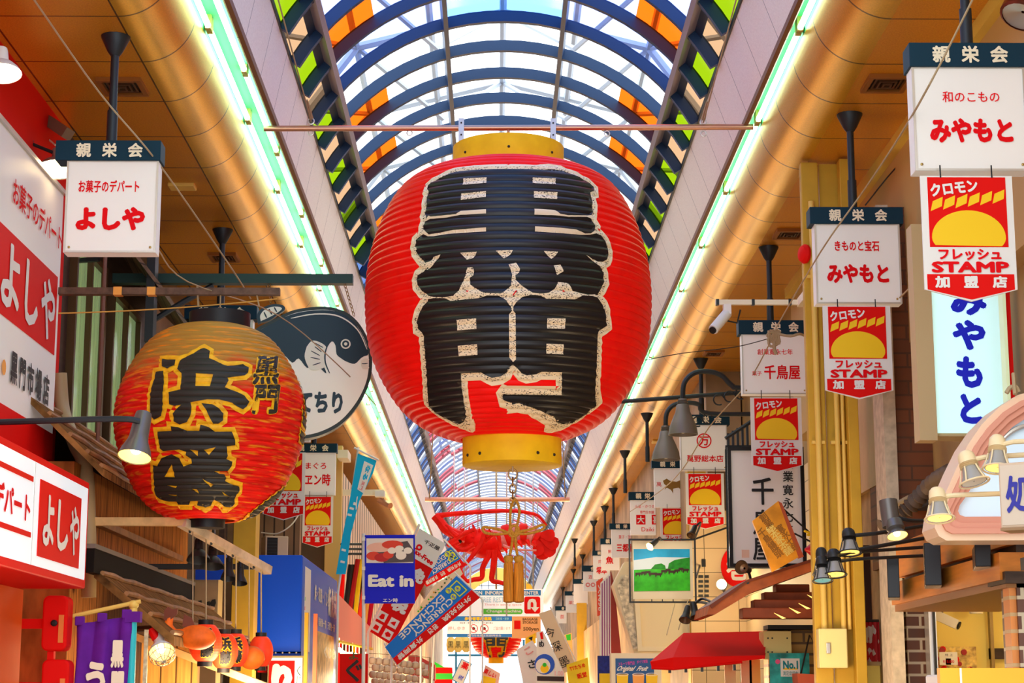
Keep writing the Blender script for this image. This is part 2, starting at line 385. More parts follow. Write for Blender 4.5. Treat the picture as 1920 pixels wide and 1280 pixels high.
for k in range(KN, KX):
    y = YR0+P*k
    # rib
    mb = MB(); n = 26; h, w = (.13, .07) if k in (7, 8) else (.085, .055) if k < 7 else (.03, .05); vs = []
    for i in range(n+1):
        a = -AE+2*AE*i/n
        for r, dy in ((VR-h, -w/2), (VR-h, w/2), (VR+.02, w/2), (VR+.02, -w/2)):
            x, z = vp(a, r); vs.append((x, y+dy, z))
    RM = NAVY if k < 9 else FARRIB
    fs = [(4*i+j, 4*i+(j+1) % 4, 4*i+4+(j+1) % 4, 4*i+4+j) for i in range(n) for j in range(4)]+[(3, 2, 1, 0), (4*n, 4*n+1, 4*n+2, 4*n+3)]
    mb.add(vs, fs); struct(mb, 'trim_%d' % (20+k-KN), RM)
    # sheets: one window per bay, several tints
    ms, low = bay_mats(k); ms = [ms[0], ms[1], ms[2], low]
    edges = [0]+AM+[AE]; me = bpy.data.meshes.new('window'); vs = []; fs = []; mi = []
    used = []
    for q in range(4):
        if ms[q] not in used: used.append(ms[q])
        for sg in (-1, 1):
            nn = 6; b0 = len(vs)
            for i in range(nn+1):
                a = sg*(edges[q]+(edges[q+1]-edges[q])*i/nn); x, z = vp(a, VR+.005)
                vs += [(x, y+.02, z), (x, y+P-.02, z)]
            for i in range(nn): fs.append((b0+2*i, b0+2*i+1, b0+2*i+3, b0+2*i+2)); mi.append(used.index(ms[q]))
    me.from_pydata(vs, [], fs)
    for u_ in used: me.materials.append(u_)
    for i, p in enumerate(me.polygons): p.material_index = mi[i]; p.use_smooth = True
    wn += 1; o = bpy.data.objects.new('window_%d' % wn, me); COL.objects.link(o); o['kind'] = 'structure'
YA, YB = YR0+P*KN, YR0+P*KX
for j, (a, m, r) in enumerate(((-AM[0], NAVY, .030), (AM[0], NAVY, .030), (-AM[2], GREYP, .036), (AM[2], GREYP, .036))):
    x, z = vp(a, VR-.06); mb = MB(); fr = Fr((x, YA, z), (cos(a), 0, -sin(a)), (sin(a), 0, cos(a)))
    # a bar running along the street
    vs = [fr.p(du, dv)+Vector((0, dy, 0)) for dy in (0, YB-YA) for du, dv in ((-r*.7, -.05), (r*.7, -.05), (r*.7, .06), (-r*.7, .06))]
    mb.add(vs, [(0, 1, 5, 4), (1, 2, 6, 5), (2, 3, 7, 6), (3, 0, 4, 7), (0, 3, 2, 1), (4, 5, 6, 7)]); struct(mb, 'trim_%d' % (9+j), m)
# dark backing strips beside the lower purlin (the coloured sheets start behind them)
for j, sg in enumerate((-1, 1)):
    mb = MB(); vs = []
    for y in (YA, YB):
        for a in (AM[2], AM[2]+radians(3.2)): x, z = vp(sg*a, VR-.01); vs.append((x, y, z))
    mb.add(vs, [(0, 1, 3, 2)]); struct(mb, 'trim_%d' % (13+j), NAVY)
# steelwork of the outer roof, seen through the sheets
TRUSS = mat('outer_steel', (.55, .62, .72), .5)
mb = MB()
for k in range(18):
    y = 12.2+k*2.33; zt = 7.3
    mb.tube([(-2.6, y, 5.4), (-1.5, y, 6.9), (.08, y, zt), (1.66, y, 6.9), (2.76, y, 5.4)], .05, 6)
    mb.tube([(-1.5, y, 6.9), (-.6, y+1.1, 6.45), (.08, y+2.33, zt)], .03, 5); mb.tube([(1.66, y, 6.9), (.8, y+1.1, 6.45), (.08, y+2.33, zt)], .03, 5)
    mb.tube([(-2.1, y, 6.2), (-1.5, y+2.33, 6.9)], .03, 5); mb.tube([(2.26, y, 6.2), (1.66, y+2.33, 6.9)], .03, 5)
for x, z in ((-1.5, 6.9), (.08, 7.3), (1.66, 6.9), (-.7, 7.1), (.86, 7.1)): mb.tube([(x, 12.2, z), (x, 54, z)], .04, 6)
struct(mb, 'beam_outer_roof', TRUSS)
# far gable: yellow arch frame with a white glazed grid
yg = 88.5; n = 24
oc = [vp(-AE+2*AE*i/n, VR-.05) for i in range(n+1)]; ic = [vp(-AE+2*AE*i/n, VR-.62) for i in range(n+1)]
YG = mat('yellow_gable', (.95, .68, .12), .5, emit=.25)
fg = Fr((0, yg, 0)); mb = MB()
for i in range(n): mb.prism(fg, [oc[i], oc[i+1], ic[i+1], ic[i]], 0, .25)
mb.fbox(fg, PLX-.1, PLX+.35, 2.6, ZP+.2, 0, .25).fbox(fg, PRX-.35, PRX+.1, 2.6, ZP+.2, 0, .25); struct(mb, 'wall_far_gable', YG)
mb = MB()
for i in range(9): mb.fbox(fg, -1.3+i*.345-.02, -1.3+i*.345+.02, 2.7, 5.6, .05, .1)
for i in range(9): mb.fbox(fg, -1.35, 1.5, 2.7+i*.36, 2.73+i*.36, .04, .11)
struct(mb, 'trim_15', NAVY)
# left and right side walls (each shop's own front is built in front of them)
struct(MB().box(XL-.3, XL-.1, Y0, Y1, FLOOR, ZC), 'wall_left', mat('mottled_brown_wall', (.20, .12, .06), .7, noise=.2, nscale=2))  # plain mottled brown
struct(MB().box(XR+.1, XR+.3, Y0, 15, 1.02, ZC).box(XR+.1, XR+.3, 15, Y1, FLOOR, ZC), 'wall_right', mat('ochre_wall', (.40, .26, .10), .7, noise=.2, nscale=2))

# ------------------------------------------------------------------ fluorescent tubes in the coves
def tube_row(x, z, row, y0=6.07, n=39):
    for k in range(n):
        ya = y0+2.1*k
        r = thing('fluorescent_tube', 'glowing white fluorescent tube in %s, %s from the front' % (row, nth(k)), 'light', (x, ya+1.03, z-.02), 'fluorescent tubes in '+row)
        MB().tube([(x, ya+.05, z), (x, ya+2.03, z)], .022, 8).build('glass_tube', TUBE, r, True)
        MB().box(x-.02, x+.02, ya, ya+.05, z-.022, 4.67).build('socket', SOCK, r); MB().box(x-.02, x+.02, ya+2.03, ya+2.08, z-.022, 4.67).build('socket', SOCK, r)
tube_row(EL+.03, 4.58, 'the left cove beside the golden bullnose')
tube_row(TLX-.09, 4.62, 'the left cove beside the white panels', 7.1)
tube_row(ER-.03, 4.58, 'the right cove')
# ------------------------------------------------------------------ lanterns
class Lantern:
    """ribbed paper lantern turned about a vertical axis; paint() lays lettering on its skin"""
    def __init__(s, cx, Y, prof, nrib, amp):
        s.c = W(cx, 640, Y); s.Y = Y; pts = []
        for y, hw in prof:
            z = W(cx, y, Y).z; pts.append((z, hw*SC(Y, y)))
        pts.sort(); s.zs = np.array([q[0] for q in pts]); s.rs = np.array([q[1] for q in pts])
        # monotone smooth profile by dense Catmull-Rom resample
        P = smooth_pts([(0, r, z) for z, r in pts], 10); s.zd = np.array([q.z for q in P]); s.rd = np.array([q.y for q in P])
        o = np.argsort(s.zd); s.zd = s.zd[o]; s.rd = s.rd[o]
        s.z0, s.z1 = s.zs[0], s.zs[-1]; s.n = nrib; s.amp = amp; s.R = s.rs.max()
        L = np.concatenate([[0], np.cumsum(np.hypot(np.diff(s.zd), np.diff(s.rd)))]); s.L = L/L[-1]   # ribs are evenly spaced along the skin
        s.X = s.c.x; s.Yc = Y
    def r(s, z): return float(np.interp(z, s.zd, s.rd))
    def arc(s, z): return float(np.interp(z, s.zd, s.L))
    def zarc(s, t): return float(np.interp(t, s.L, s.zd))
    def pt(s, th, z, lift=0.):
        t = s.arc(z); rr = s.r(z); q = abs(sin(pi*t*s.n))**.8; e = 1e-3
        dr, dz = s.r(min(s.z1, z+e))-s.r(max(s.z0, z-e)), 2*e; l = hypot(dr, dz); nr, nz = dz/l, -dr/l
        k = s.amp*(q-.6)+lift; rr2 = rr+nr*k; z2 = z+nz*k
        return Vector((s.X+rr2*sin(th), s.Yc-rr2*cos(th), z2))
    def cast(s, px, py):
        d = ray(px, py); tmid = s.Yc/d.y; t = tmid-s.R*1.3/d.y; step = s.R*.004/d.y; best = None
        while t < tmid+.02:
            q = d*t; zz = min(max(q.z, s.z0), s.z1); g = hypot(q.x-s.X, q.y-s.Yc)-s.r(zz)
            if best is None or g < best[0]: best = (g, q.x, q.y, zz)
            if g <= 0: break
            t += step
        g, x, y, z = best
        return (math.atan2(x-s.X, s.Yc-y)*s.R, z)
    def skin(s, name, m, parent, nth=96, sub=5):
        rows = s.n*sub; mb = MB(); vs = []
        for i in range(rows+1):
            z = s.zarc(i/rows)
            vs += [s.pt(2*pi*k/nth, z) for k in range(nth)]
        mb.add(vs, [(i*nth+k, i*nth+(k+1) % nth, (i+1)*nth+(k+1) % nth, (i+1)*nth+k) for i in range(rows) for k in range(nth)])
        return mb.build(name, m, parent, True)
    def uvloop(s, pts, step=7.):
        out = []
        for i in range(len(pts)):
            a, b = pts[i], pts[(i+1) % len(pts)]; n = max(1, int(hypot(b[0]-a[0], b[1]-a[1])/step))
            out += [s.cast(a[0]+(b[0]-a[0])*k/n, a[1]+(b[1]-a[1])*k/n) for k in range(n)]
        return out
    def fill(s, loops, lift, name, m, parent, du=.035):
        """loops in (arc length, height): an even-odd filled patch on the skin"""
        V = []; E = []
        for lp in loops:
            b = len(V); V += lp; E += [(b+i, b+(i+1) % len(lp)) for i in range(len(lp))]
        A = np.array(V); u0, v0 = A.min(0); u1, v1 = A.max(0); seg = np.array([(V[i], V[j]) for i, j in E])
        def inside(P):
            x, y = P[:, 0][:, None], P[:, 1][:, None]; x1, y1, x2, y2 = seg[:, 0, 0], seg[:, 0, 1], seg[:, 1, 0], seg[:, 1, 1]
            c = (y1 > y) != (y2 > y); xi = x1+(y-y1)/np.where(y2 == y1, 1e-12, y2-y1)*(x2-x1); return ((c & (x < xi)).sum(1) % 2) == 1
        t0, t1 = s.arc(v0), s.arc(v1); rows = [s.zarc(k/(4*s.n)) for k in range(int(ceil(t0*4*s.n)), int(t1*4*s.n)+1)]
        us = np.arange(u0+du/2, u1, du); G = np.array([(u, z) for z in rows for u in us]) if rows and len(us) else np.zeros((0, 2))
        if len(G): G = G[inside(G)]
        pts = [Vector(q) for q in V]+[Vector(q) for q in G.tolist()]
        vo, eo, fo, *_ = delaunay_2d_cdt(pts, E, [], 0, 1e-6)
        C = np.array([[sum(vo[i].x for i in f)/len(f), sum(vo[i].y for i in f)/len(f)] for f in fo]); ok = inside(C)
        mb = MB(); mb.add([s.pt(q.x/s.R, q.y, lift) for q in vo], [f for f, k in zip(fo, ok) if k])
        return mb.build(name, m, parent, True)
def grow(loop, d):
    """offset a closed loop outwards"""
    n = len(loop); ar = sum(loop[i][0]*loop[(i+1) % n][1]-loop[(i+1) % n][0]*loop[i][1] for i in range(n)); sg = 1 if ar > 0 else -1; out = []
    for i in range(n):
        a, b, c = loop[i-1], loop[i], loop[(i+1) % n]
        n1 = (b[1]-a[1], a[0]-b[0]); n2 = (c[1]-b[1], b[0]-c[0]); l1 = hypot(*n1) or 1; l2 = hypot(*n2) or 1
        nx, ny = n1[0]/l1+n2[0]/l2, n1[1]/l1+n2[1]/l2; l = hypot(nx, ny) or 1; k = min(1.6, 2/max(.6, l))
        out.append((b[0]+sg*nx/l*d*k, b[1]+sg*ny/l*d*k))
    return out
def Z(ox, oy, sc, pts): return [(ox+x/sc, oy+y/sc) for x, y in pts]

# ---- the great red lantern in the middle
LY = 14.5
GP = [(322, 98), (330, 140), (341, 176), (360, 206), (390, 238), (439, 251), (500, 262), (565, 267.5), (640, 262), (701, 242), (759, 206), (793, 168), (812, 128), (825, 92)]
GP = [(322, 98), (329, 138), (340, 172), (362, 202), (395, 225), (439, 245), (497, 261), (565, 267.5), (643, 262), (701, 243), (759, 208), (793, 172), (814, 130), (826, 90)]
big = Lantern(953, LY, GP, 46, .013)
RLAN = mat('red_lantern_paper', (.90, .006, .004), .42, emit=.10, noise=.10, nscale=6, spec=.15)  # slight glow added to the paper, the big lantern itself is unlit
r = thing('paper_lantern', 'giant red paper lantern with black lettering hanging from the pipe across the arcade', 'lantern', (big.X, LY, big.z0))
big.skin('paper_body', RLAN, r, 128)
q1 = 6.0952
sil = (Z(750, 300, q1, [(1280, 122), (830, 125), (640, 148), (520, 200), (420, 240), (340, 300), (325, 345), (345, 375), (325, 440), (310, 540), (298, 615), (315, 655), (300, 705), (288, 760), (280, 820), (300, 850), (250, 872), (200, 922), (185, 985), (200, 1050), (240, 1110), (290, 1160)])
       + Z(750, 460, q1, [(300, 200), (330, 250), (290, 305), (222, 345), (207, 395), (215, 455), (270, 525), (345, 580), (330, 640), (280, 695), (235, 775), (207, 880), (215, 950), (268, 990), (285, 1040), (290, 1100)])
       + Z(750, 620, q1, [(300, 250), (312, 400), (325, 600), (335, 780), (350, 850), (430, 930), (560, 1000), (620, 1028), (690, 1045), (740, 1020), (768, 970), (755, 900), (730, 750), (715, 650), (703, 478), (930, 467), (965, 492), (1050, 525), (1150, 512), (1220, 470), (1262, 410)])
       + Z(950, 620, q1, [(20, 415), (72, 380), (125, 425), (170, 482), (230, 502), (330, 492), (392, 458), (622, 462), (622, 722), (0, 716)])
       + Z(750, 620, q1, [(1190, 705), (1172, 730), (1182, 775), (1280, 812)])
       + Z(950, 620, q1, [(60, 830), (130, 818), (280, 855), (390, 905), (480, 940), (538, 972), (552, 1030), (640, 1052), (740, 1032), (850, 965), (950, 892), (1010, 842), (1000, 780), (1000, 650), (1010, 500), (1015, 300), (1022, 50)])
       + Z(950, 460, q1, [(1030, 985), (1055, 965), (1130, 912), (1125, 870), (1110, 755), (1085, 685), (1030, 612), (1010, 575), (1060, 500), (1095, 420), (1090, 330), (1065, 268), (1040, 225), (1080, 195), (1130, 162), (1145, 100), (1140, 50)])
       + Z(950, 300, q1, [(1140, 1010), (1110, 935), (1062, 872), (1000, 845), (985, 825), (995, 760), (960, 700), (945, 660), (970, 600), (965, 500), (945, 420), (940, 382), (985, 365), (980, 322), (930, 272), (820, 212), (740, 182), (640, 137), (500, 118), (0, 122)]))
lp = big.uvloop(sil)
FLECK = speckle('cream_paint_with_flecks', (.95, .78, .52), (.03, .015, .01), 75, .60, .5, (1, 1, 2.4))
BLK = mat('glossy_black_paint', (.010, .009, .011), .36, spec=.4)
CLINE = mat('cream_line_paint', (.90, .72, .48), .5)
big.fill([grow(lp, .056)], .006, 'cream_outline', mat('cream_outline_paint', (.96, .80, .54), .5), r)
big.fill([grow(lp, .030)], .010, 'flecked_outline', FLECK, r)
big.fill([lp], .014, 'black_lettering', BLK, r)
marks = [Z(750, 300, q1, [(735, 232), (995, 220), (992, 284), (728, 304)]), Z(750, 300, q1, [(712, 398), (988, 372), (986, 440), (706, 472)]),
         Z(950, 300, q1, [(290, 222), (550, 232), (550, 298), (292, 286)]), Z(950, 300, q1, [(305, 374), (568, 388), (566, 464), (306, 448)]),
         Z(750, 300, q1, [(345, 650), (370, 662), (650, 634), (705, 598), (988, 578), (988, 624), (700, 640), (540, 668), (360, 684), (300, 708)]),
         Z(750, 300, q1, [(282, 800), (345, 860), (480, 838), (620, 812), (988, 782), (988, 826), (560, 852), (400, 880), (330, 878), (270, 850)]),
         Z(950, 300, q1, [(312, 568), (540, 584), (600, 630), (690, 646), (900, 650), (960, 640), (960, 690), (900, 664), (700, 660), (560, 644), (312, 634)]),
         Z(950, 300, q1, [(318, 772), (600, 788), (780, 808), (880, 850), (940, 850), (1000, 810), (1000, 850), (940, 862), (860, 862), (640, 846), (318, 826)]),
         Z(750, 300, q1, [(700, 1070), (885, 1058), (845, 1130), (775, 1148)]), Z(750, 300, q1, [(1100, 1046), (1290, 1040), (1255, 1095), (1188, 1134)]), Z(950, 300, q1, [(415, 1050), (578, 1056), (540, 1110), (498, 1138)]),
         Z(750, 460, q1, [(240, 190), (310, 205), (360, 190), (400, 140), (480, 112), (440, 170), (390, 235), (330, 285), (260, 250)]),
         Z(950, 460, q1, [(890, 118), (960, 160), (1030, 190), (1090, 190), (1110, 230), (1080, 270), (1020, 230)]),
         Z(750, 460, q1, [(785, 258), (840, 258), (855, 300), (845, 350), (805, 378), (812, 452), (860, 485), (960, 545), (1100, 552), (1170, 548), (1230, 500), (1275, 460)])
         + Z(950, 460, q1, [(50, 450), (62, 340), (45, 280), (22, 225), (105, 202), (150, 275), (140, 315), (98, 350), (105, 400), (150, 450), (290, 545), (390, 555), (470, 545), (540, 500), (580, 418), (690, 435), (740, 520), (850, 552), (910, 566), (1000, 560), (1030, 600), (960, 580), (850, 575), (770, 618), (450, 612), (380, 578), (280, 568), (180, 590), (110, 650), (76, 700), (72, 745), (100, 780), (104, 320 + 975), (72, 345 + 975), (30, 300 + 975), (26, 790), (60, 750), (50, 710), (0, 640)])
         + Z(750, 460, q1, [(1240, 660), (1190, 610), (1130, 578), (1000, 575), (905, 605), (590, 636), (520, 605), (400, 605), (330, 620), (320, 575), (400, 592), (520, 596), (620, 580), (680, 520), (720, 440), (760, 350), (770, 290)]),
         Z(950, 460, q1, [(530, 235), (605, 222), (640, 300), (565, 345)]),
         Z(750, 460, q1, [(660, 850), (878, 832), (880, 950), (668, 968)]), Z(750, 460, q1, [(672, 1138), (888, 1122), (894, 1240), (684, 1256)]),
         Z(950, 460, q1, [(455, 832), (660, 834), (654, 948), (452, 944)]), Z(950, 460, q1, [(446, 1116), (640, 1124), (634, 1236), (446, 1226)])]
for i, mk in enumerate(marks):
    u = big.uvloop(mk, 5); big.fill([u], .018, 'cream_mark', CLINE if i in (4, 5, 6, 7) else FLECK, r, .03)
for mk in (Z(750, 460, q1, [(765, 520), (795, 520), (785, 534), (770, 534)]), Z(950, 460, q1, [(100, 520), (118, 520), (75, 578), (62, 576)]), Z(950, 460, q1, [(630, 514), (660, 524), (640, 534), (622, 530)])): big.fill([big.uvloop(mk, 5)], .022, 'red_mark', RED, r, .03)
# wooden rings and underside
zt0, zt1 = W(953, 327, LY).z, W(953, 279, LY).z; R1 = 104*SC(LY, 300)
MB().lathe([(R1-.02, zt0-.03), (R1, zt0-.03), (R1, zt1), (R1-.025, zt1), (R1-.025, zt0)], (big.X, LY, 0), 48, cap=False).build('top_ring', YPAINT, r, True)
zb0, zb1 = W(962, 873, LY).z, W(962, 822, LY).z; R2 = 93*SC(LY, 850)
MB().lathe([(R2-.02, zb1+.03), (R2, zb1+.03), (R2, zb0), (R2-.01, zb0-.004), (.02, zb0-.004)], (big.X+.03, LY, 0), 48).build('bottom_ring', YPAINT, r, True)
for a in (-62, -40, 30, 56): MB().ball((big.X+.03+R2*sin(radians(a)), LY-R2*cos(radians(a)), zb0+.06), .013, 8, 6).build('screw', DWIRE, r)
for a in (-50, 0, 50): MB().ball((big.X+R1*sin(radians(a)), LY-R1*cos(radians(a)), zt0+.10), .011, 8, 6).build('screw', DWIRE, r)
# pipe it hangs from
pz = W(953, 240, LY); A, B = W(495, 241, LY), W(1412, 238, LY); pz = (A.z+B.z)/2
t = thing('hanging_pipe', 'long copper-coloured pipe spanning the arcade above the giant red lantern', 'pipe', (big.X, LY, pz))
MB().tube([A, B], .024, 14).build('pipe', COPPER, t, True)
for px_ in (865, 1037):
    x = W(px_, 240, LY).x; m = MB().box(x-.022, x+.022, LY-.034, LY-.024, pz-.13, pz+.07); m.build('bracket', ALU, t)
    MB().lathe([(.007, 0), (.007, .008)], (x, LY-.034, pz+.03), 8, (0, -1, 0)).build('bolt', DWIRE, t); MB().lathe([(.007, 0), (.007, .008)], (x, LY-.034, pz-.07), 8, (0, -1, 0)).build('bolt', DWIRE, t)
for px_ in (583, 768, 1138, 1319):
    x = W(px_, 240, LY).x; MB().tube([(x+.022*cos(a), LY, pz-.046+.022*sin(a)) for a in np.linspace(0, 2*pi, 12, False)], .005, 6, True).build('eye_ring', ALU, t, True)
MB().tube([(pz*0+big.X, LY, pz-.02), (big.X, LY, zt1+.0)], .012, 8).build('hook', COPPER, t)
for px_, xe in ((583, PLX+.05), (1319, PRX-.05)):
    x = W(px_, 240, LY).x; c = thing('wire_rope', 'thin wire holding the %s end of the copper pipe up to the roof edge' % ('left' if px_ < 900 else 'right'), 'wire', (x, LY, pz), 'pipe wires')
    MB().tube([(x, LY, pz+.05), (xe, LY-2.2, ZP+.06)], .006, 5).build('wire', WIRE, c); MB().tube([(x+.025*cos(a), LY, pz+.05+.025*sin(a)) for a in np.linspace(0, 2*pi, 12, False)], .006, 6, True).build('ring', ALU, c, True)
    MB().tube([(x, LY, pz+.08), (x+(xe-x)*.1, LY-.22, pz+.10+(ZP-pz)*.1)], [.02, .008], 6).build('wire_knot', WIRE, c)
# chain, cord bow and tassel below it
tx = big.X+.035; zc = zb0
c = thing('tassel', 'golden twin tassel on a knotted cord and chain under the giant lantern', 'tassel', (tx, LY, zc-1.0))
def pz_(y): return W(963, y, LY).z
for i, y in enumerate((889, 903, 916, 928, 940)):
    a = i*pi/2; rr = .034 if i == 0 else .024; hh = .042 if i == 0 else .034
    MB().tube([(tx+rr*cos(b)*cos(a), LY+rr*cos(b)*sin(a), pz_(y)+hh*sin(b)) for b in np.linspace(0, 2*pi, 14, False)], .007, 6, True).build('chain_link', mat('bronze', (.35, .20, .08), .35, .8), c, True)
MB().tube([(tx, LY, zb0+.01), (tx, LY, pz_(886))], .007, 6).build('eye_hook', ALU, c)
CORD = mat('gold_cord', (.50, .24, .02), .5, noise=.25, nscale=90)
def P_(x, y, dy=0): q = W(x, y, LY-.03); return q-Vector((0, dy, 0))
for pts in ([(957, 1000), (957, 960), (962, 940), (968, 938), (974, 960), (966, 1000)], [(955, 1000), (938, 993), (910, 988), (905, 992), (912, 999), (935, 1001), (957, 998)], [(970, 997), (995, 992), (1015, 984), (1021, 986), (1015, 993), (990, 1000), (968, 1000)], [(961, 1000), (960, 1020), (956, 1040)], [(966, 1000), (967, 1020), (970, 1040)], [(955, 990), (966, 1002), (972, 990), (962, 985), (954, 998), (962, 1006), (972, 1002)]):
    MB().tube(smooth_pts([P_(*q) for q in pts], 6), .011, 8).build('cord', CORD, c, True)
TASS = mat('tassel_thread', (.60, .22, .015), .6, noise=.45, nscale=130, stretch=(1, 1, .04), bump=.5)
for px_ in (953.5, 972.5):
    q = W(px_, 1040, LY-.03); sc_ = SC(LY, 1080)
    MB().lathe([(.012, 0), (.034, -.010), (.040, -.030), (.032, -.050), (.028, -.06)], q, 18).build('tassel_knot', CORD, c, True)
    prof = [(.028, -.055), (.038, -.07), (.039, -.15), (.041, (W(px_, 1128, LY).z-q.z)), (.02, (W(px_, 1130, LY).z-q.z))]
    MB().lathe(prof, q, 26).build('tassel_skirt', TASS, c, True)

# ---- the smaller weathered lantern on the left
SY = 13.0
SP = [(614, 72), (622, 88), (642, 116), (683, 148), (724, 167), (764, 176), (797, 177), (833, 171), (878, 156), (923, 136), (951, 116), (968, 92), (980, 56)]
SP = [(614, 58), (619, 76), (632, 102), (652, 124), (690, 150), (728, 167), (766, 176), (800, 177), (836, 171), (880, 156), (923, 134), (950, 110), (966, 84), (977, 52)]
sm = Lantern(399, SY, SP, 38, .011)
def lantern_worn():
    m = mat('worn_lantern_paper', (.74, .012, .006), .5, emit=.04, spec=.12, noise=.3, nscale=9, stretch=(.6, .6, 5)); nt = m.node_tree; b = nt.nodes['Principled BSDF']
    src = b.inputs['Base Color'].links[0].from_socket
    gm = nt.nodes.new('ShaderNodeNewGeometry'); sp = nt.nodes.new('ShaderNodeSeparateXYZ'); nt.links.new(gm.outputs[0], sp.inputs[0])
    nz = nt.nodes.new('ShaderNodeTexNoise'); nz.inputs['Scale'].default_value = 3.2; nz.inputs['Detail'].default_value = 3
    mp = nt.nodes.new('ShaderNodeMapping'); mp.inputs['Scale'].default_value = (1, 1, 5); nt.links.new(gm.outputs[0], mp.inputs[0]); nt.links.new(mp.outputs[0], nz.inputs['Vector'])
    a = nt.nodes.new('ShaderNodeMapRange'); a.inputs[1].default_value = sm.z1-.62; a.inputs[2].default_value = sm.z1-.02; nt.links.new(sp.outputs[2], a.inputs[0])
    ad = nt.nodes.new('ShaderNodeMath'); ad.operation = 'ADD'; nt.links.new(a.outputs[0], ad.inputs[0]); nt.links.new(nz.outputs[0], ad.inputs[1])
    rp = nt.nodes.new('ShaderNodeValToRGB'); rp.color_ramp.elements[0].position = .72; rp.color_ramp.elements[1].position = 1.05
    nt.links.new(ad.outputs[0], rp.inputs[0])
    mx = nt.nodes.new('ShaderNodeMix'); mx.data_type = 'RGBA'; nt.links.new(rp.outputs[0], mx.inputs[0]); nt.links.new(src, mx.inputs[6]); mx.inputs[7].default_value = (.40, .22, .035, 1)   # dust settled on the top
    # orange wear streaks along the ribs
    n2 = nt.nodes.new('ShaderNodeTexNoise'); n2.inputs['Scale'].default_value = 5; n2.inputs['Detail'].default_value = 5; m2 = nt.nodes.new('ShaderNodeMapping'); m2.inputs['Scale'].default_value = (1, 1, 9); nt.links.new(gm.outputs[0], m2.inputs[0]); nt.links.new(m2.outputs[0], n2.inputs['Vector'])
    r2 = nt.nodes.new('ShaderNodeValToRGB'); r2.color_ramp.elements[0].position = .54; r2.color_ramp.elements[1].position = .68; nt.links.new(n2.outputs[0], r2.inputs[0])
    x2 = nt.nodes.new('ShaderNodeMix'); x2.data_type = 'RGBA'; nt.links.new(r2.outputs[0], x2.inputs[0]); nt.links.new(mx.outputs[2], x2.inputs[6]); x2.inputs[7].default_value = (.85, .28, .015, 1)
    nt.links.new(x2.outputs[2], b.inputs['Base Color']); return m
r = thing('paper_lantern', 'worn round lantern with dusty top and orange-edged lettering hanging at left shop front', 'lantern', (sm.X, SY, sm.z0))
sm.skin('paper_body', lantern_worn(), r, 96)
ORG = mat('orange_outline_paint', (.98, .47, .01), .5, noise=.2, nscale=25); BLK2 = mat('faded_black_paint', (.028, .024, .018), .5)
k = 6.4
gl = [Z(270, 630, k, [(150, 430), (240, 420), (250, 560), (235, 680), (230, 880), (215, 960), (130, 1000), (85, 950), (85, 700), (110, 600), (140, 520)]),
      Z(270, 630, k, [(225, 280), (385, 290), (370, 350), (290, 400), (225, 370)]),
      Z(270, 630, k, [(460, 280), (560, 240), (640, 190), (720, 150), (790, 190), (780, 270), (880, 320), (1000, 365), (1180, 345), (1250, 380), (1245, 440), (1200, 480), (1000, 500), (1010, 540), (965, 620), (1080, 660), (1200, 720), (1255, 790), (1230, 840), (1180, 880), (1120, 850), (1050, 800), (900, 765), (760, 762), (560, 795), (575, 850), (565, 940), (520, 1030), (430, 1060), (365, 1020), (355, 930), (390, 880), (455, 825), (370, 838), (310, 820), (305, 680), (440, 640), (455, 540), (458, 455), (405, 400), (420, 340)]),
      Z(270, 630, k, [(690, 805), (820, 820), (900, 870), (950, 930), (945, 1010), (890, 1050), (830, 1050), (790, 980), (750, 890)]),
      Z(270, 780, k, [(170, 185), (335, 175), (330, 120), (420, 130), (520, 175), (665, 175), (680, 100), (780, 130), (850, 185), (1050, 185), (1090, 290), (1090, 345), (990, 360), (1000, 470), (985, 510), (1055, 540), (1050, 590), (1000, 650), (840, 655), (900, 685), (960, 690), (980, 730), (970, 770), (1070, 820), (1140, 840), (1135, 910), (1090, 955), (1080, 985), (1085, 1040), (1030, 1085), (980, 1085), (930, 1040), (840, 985), (800, 1060), (740, 1085), (640, 1050), (655, 1000), (560, 1005), (545, 1045), (420, 1045), (400, 1010), (310, 1008), (180, 980), (140, 900), (120, 580), (165, 600), (220, 500), (340, 450), (430, 500), (480, 600), (580, 560), (570, 510), (505, 460), (510, 425), (430, 395), (240, 415), (200, 380)])]
holes = {2: [Z(270, 630, k, [(625, 455), (830, 465), (790, 610), (620, 605)])],
         4: [Z(270, 780, k, q) for q in ([(340, 570), (380, 725), (260, 720)], [(280, 825), (405, 832), (390, 850)], [(300, 925), (410, 930), (395, 946)], [(720, 400), (860, 365), (780, 460)], [(555, 395), (650, 410), (650, 475)], [(700, 745), (835, 810), (800, 842)], [(930, 895), (1030, 955), (960, 935)], [(580, 858), (640, 865), (662, 915), (630, 900)])]}
c6 = 2.4615
gl += [Z(200, 480, c6, q) for q in ([(905, 560), (918, 600), (922, 690), (915, 740), (905, 650)], [(900, 700), (915, 760), (912, 800), (898, 780)], [(890, 800), (912, 830), (905, 870), (885, 850)], [(878, 930), (892, 945), (880, 990), (868, 970)], [(820, 1060), (850, 1035), (862, 1050), (820, 1100), (740, 1150), (690, 1190), (650, 1215), (660, 1180)])]
ghost = []
for i, g in enumerate(gl):
    u = sm.uvloop(g, 5); hs = [sm.uvloop(h, 4) for h in holes.get(i, [])]
    sm.fill([grow(u, .030 if i < 5 else .016)], .004+.0004*i, 'orange_outline', ORG, r, .03)
    sm.fill([u]+hs, .010, 'black_lettering', BLK2, r, .03)
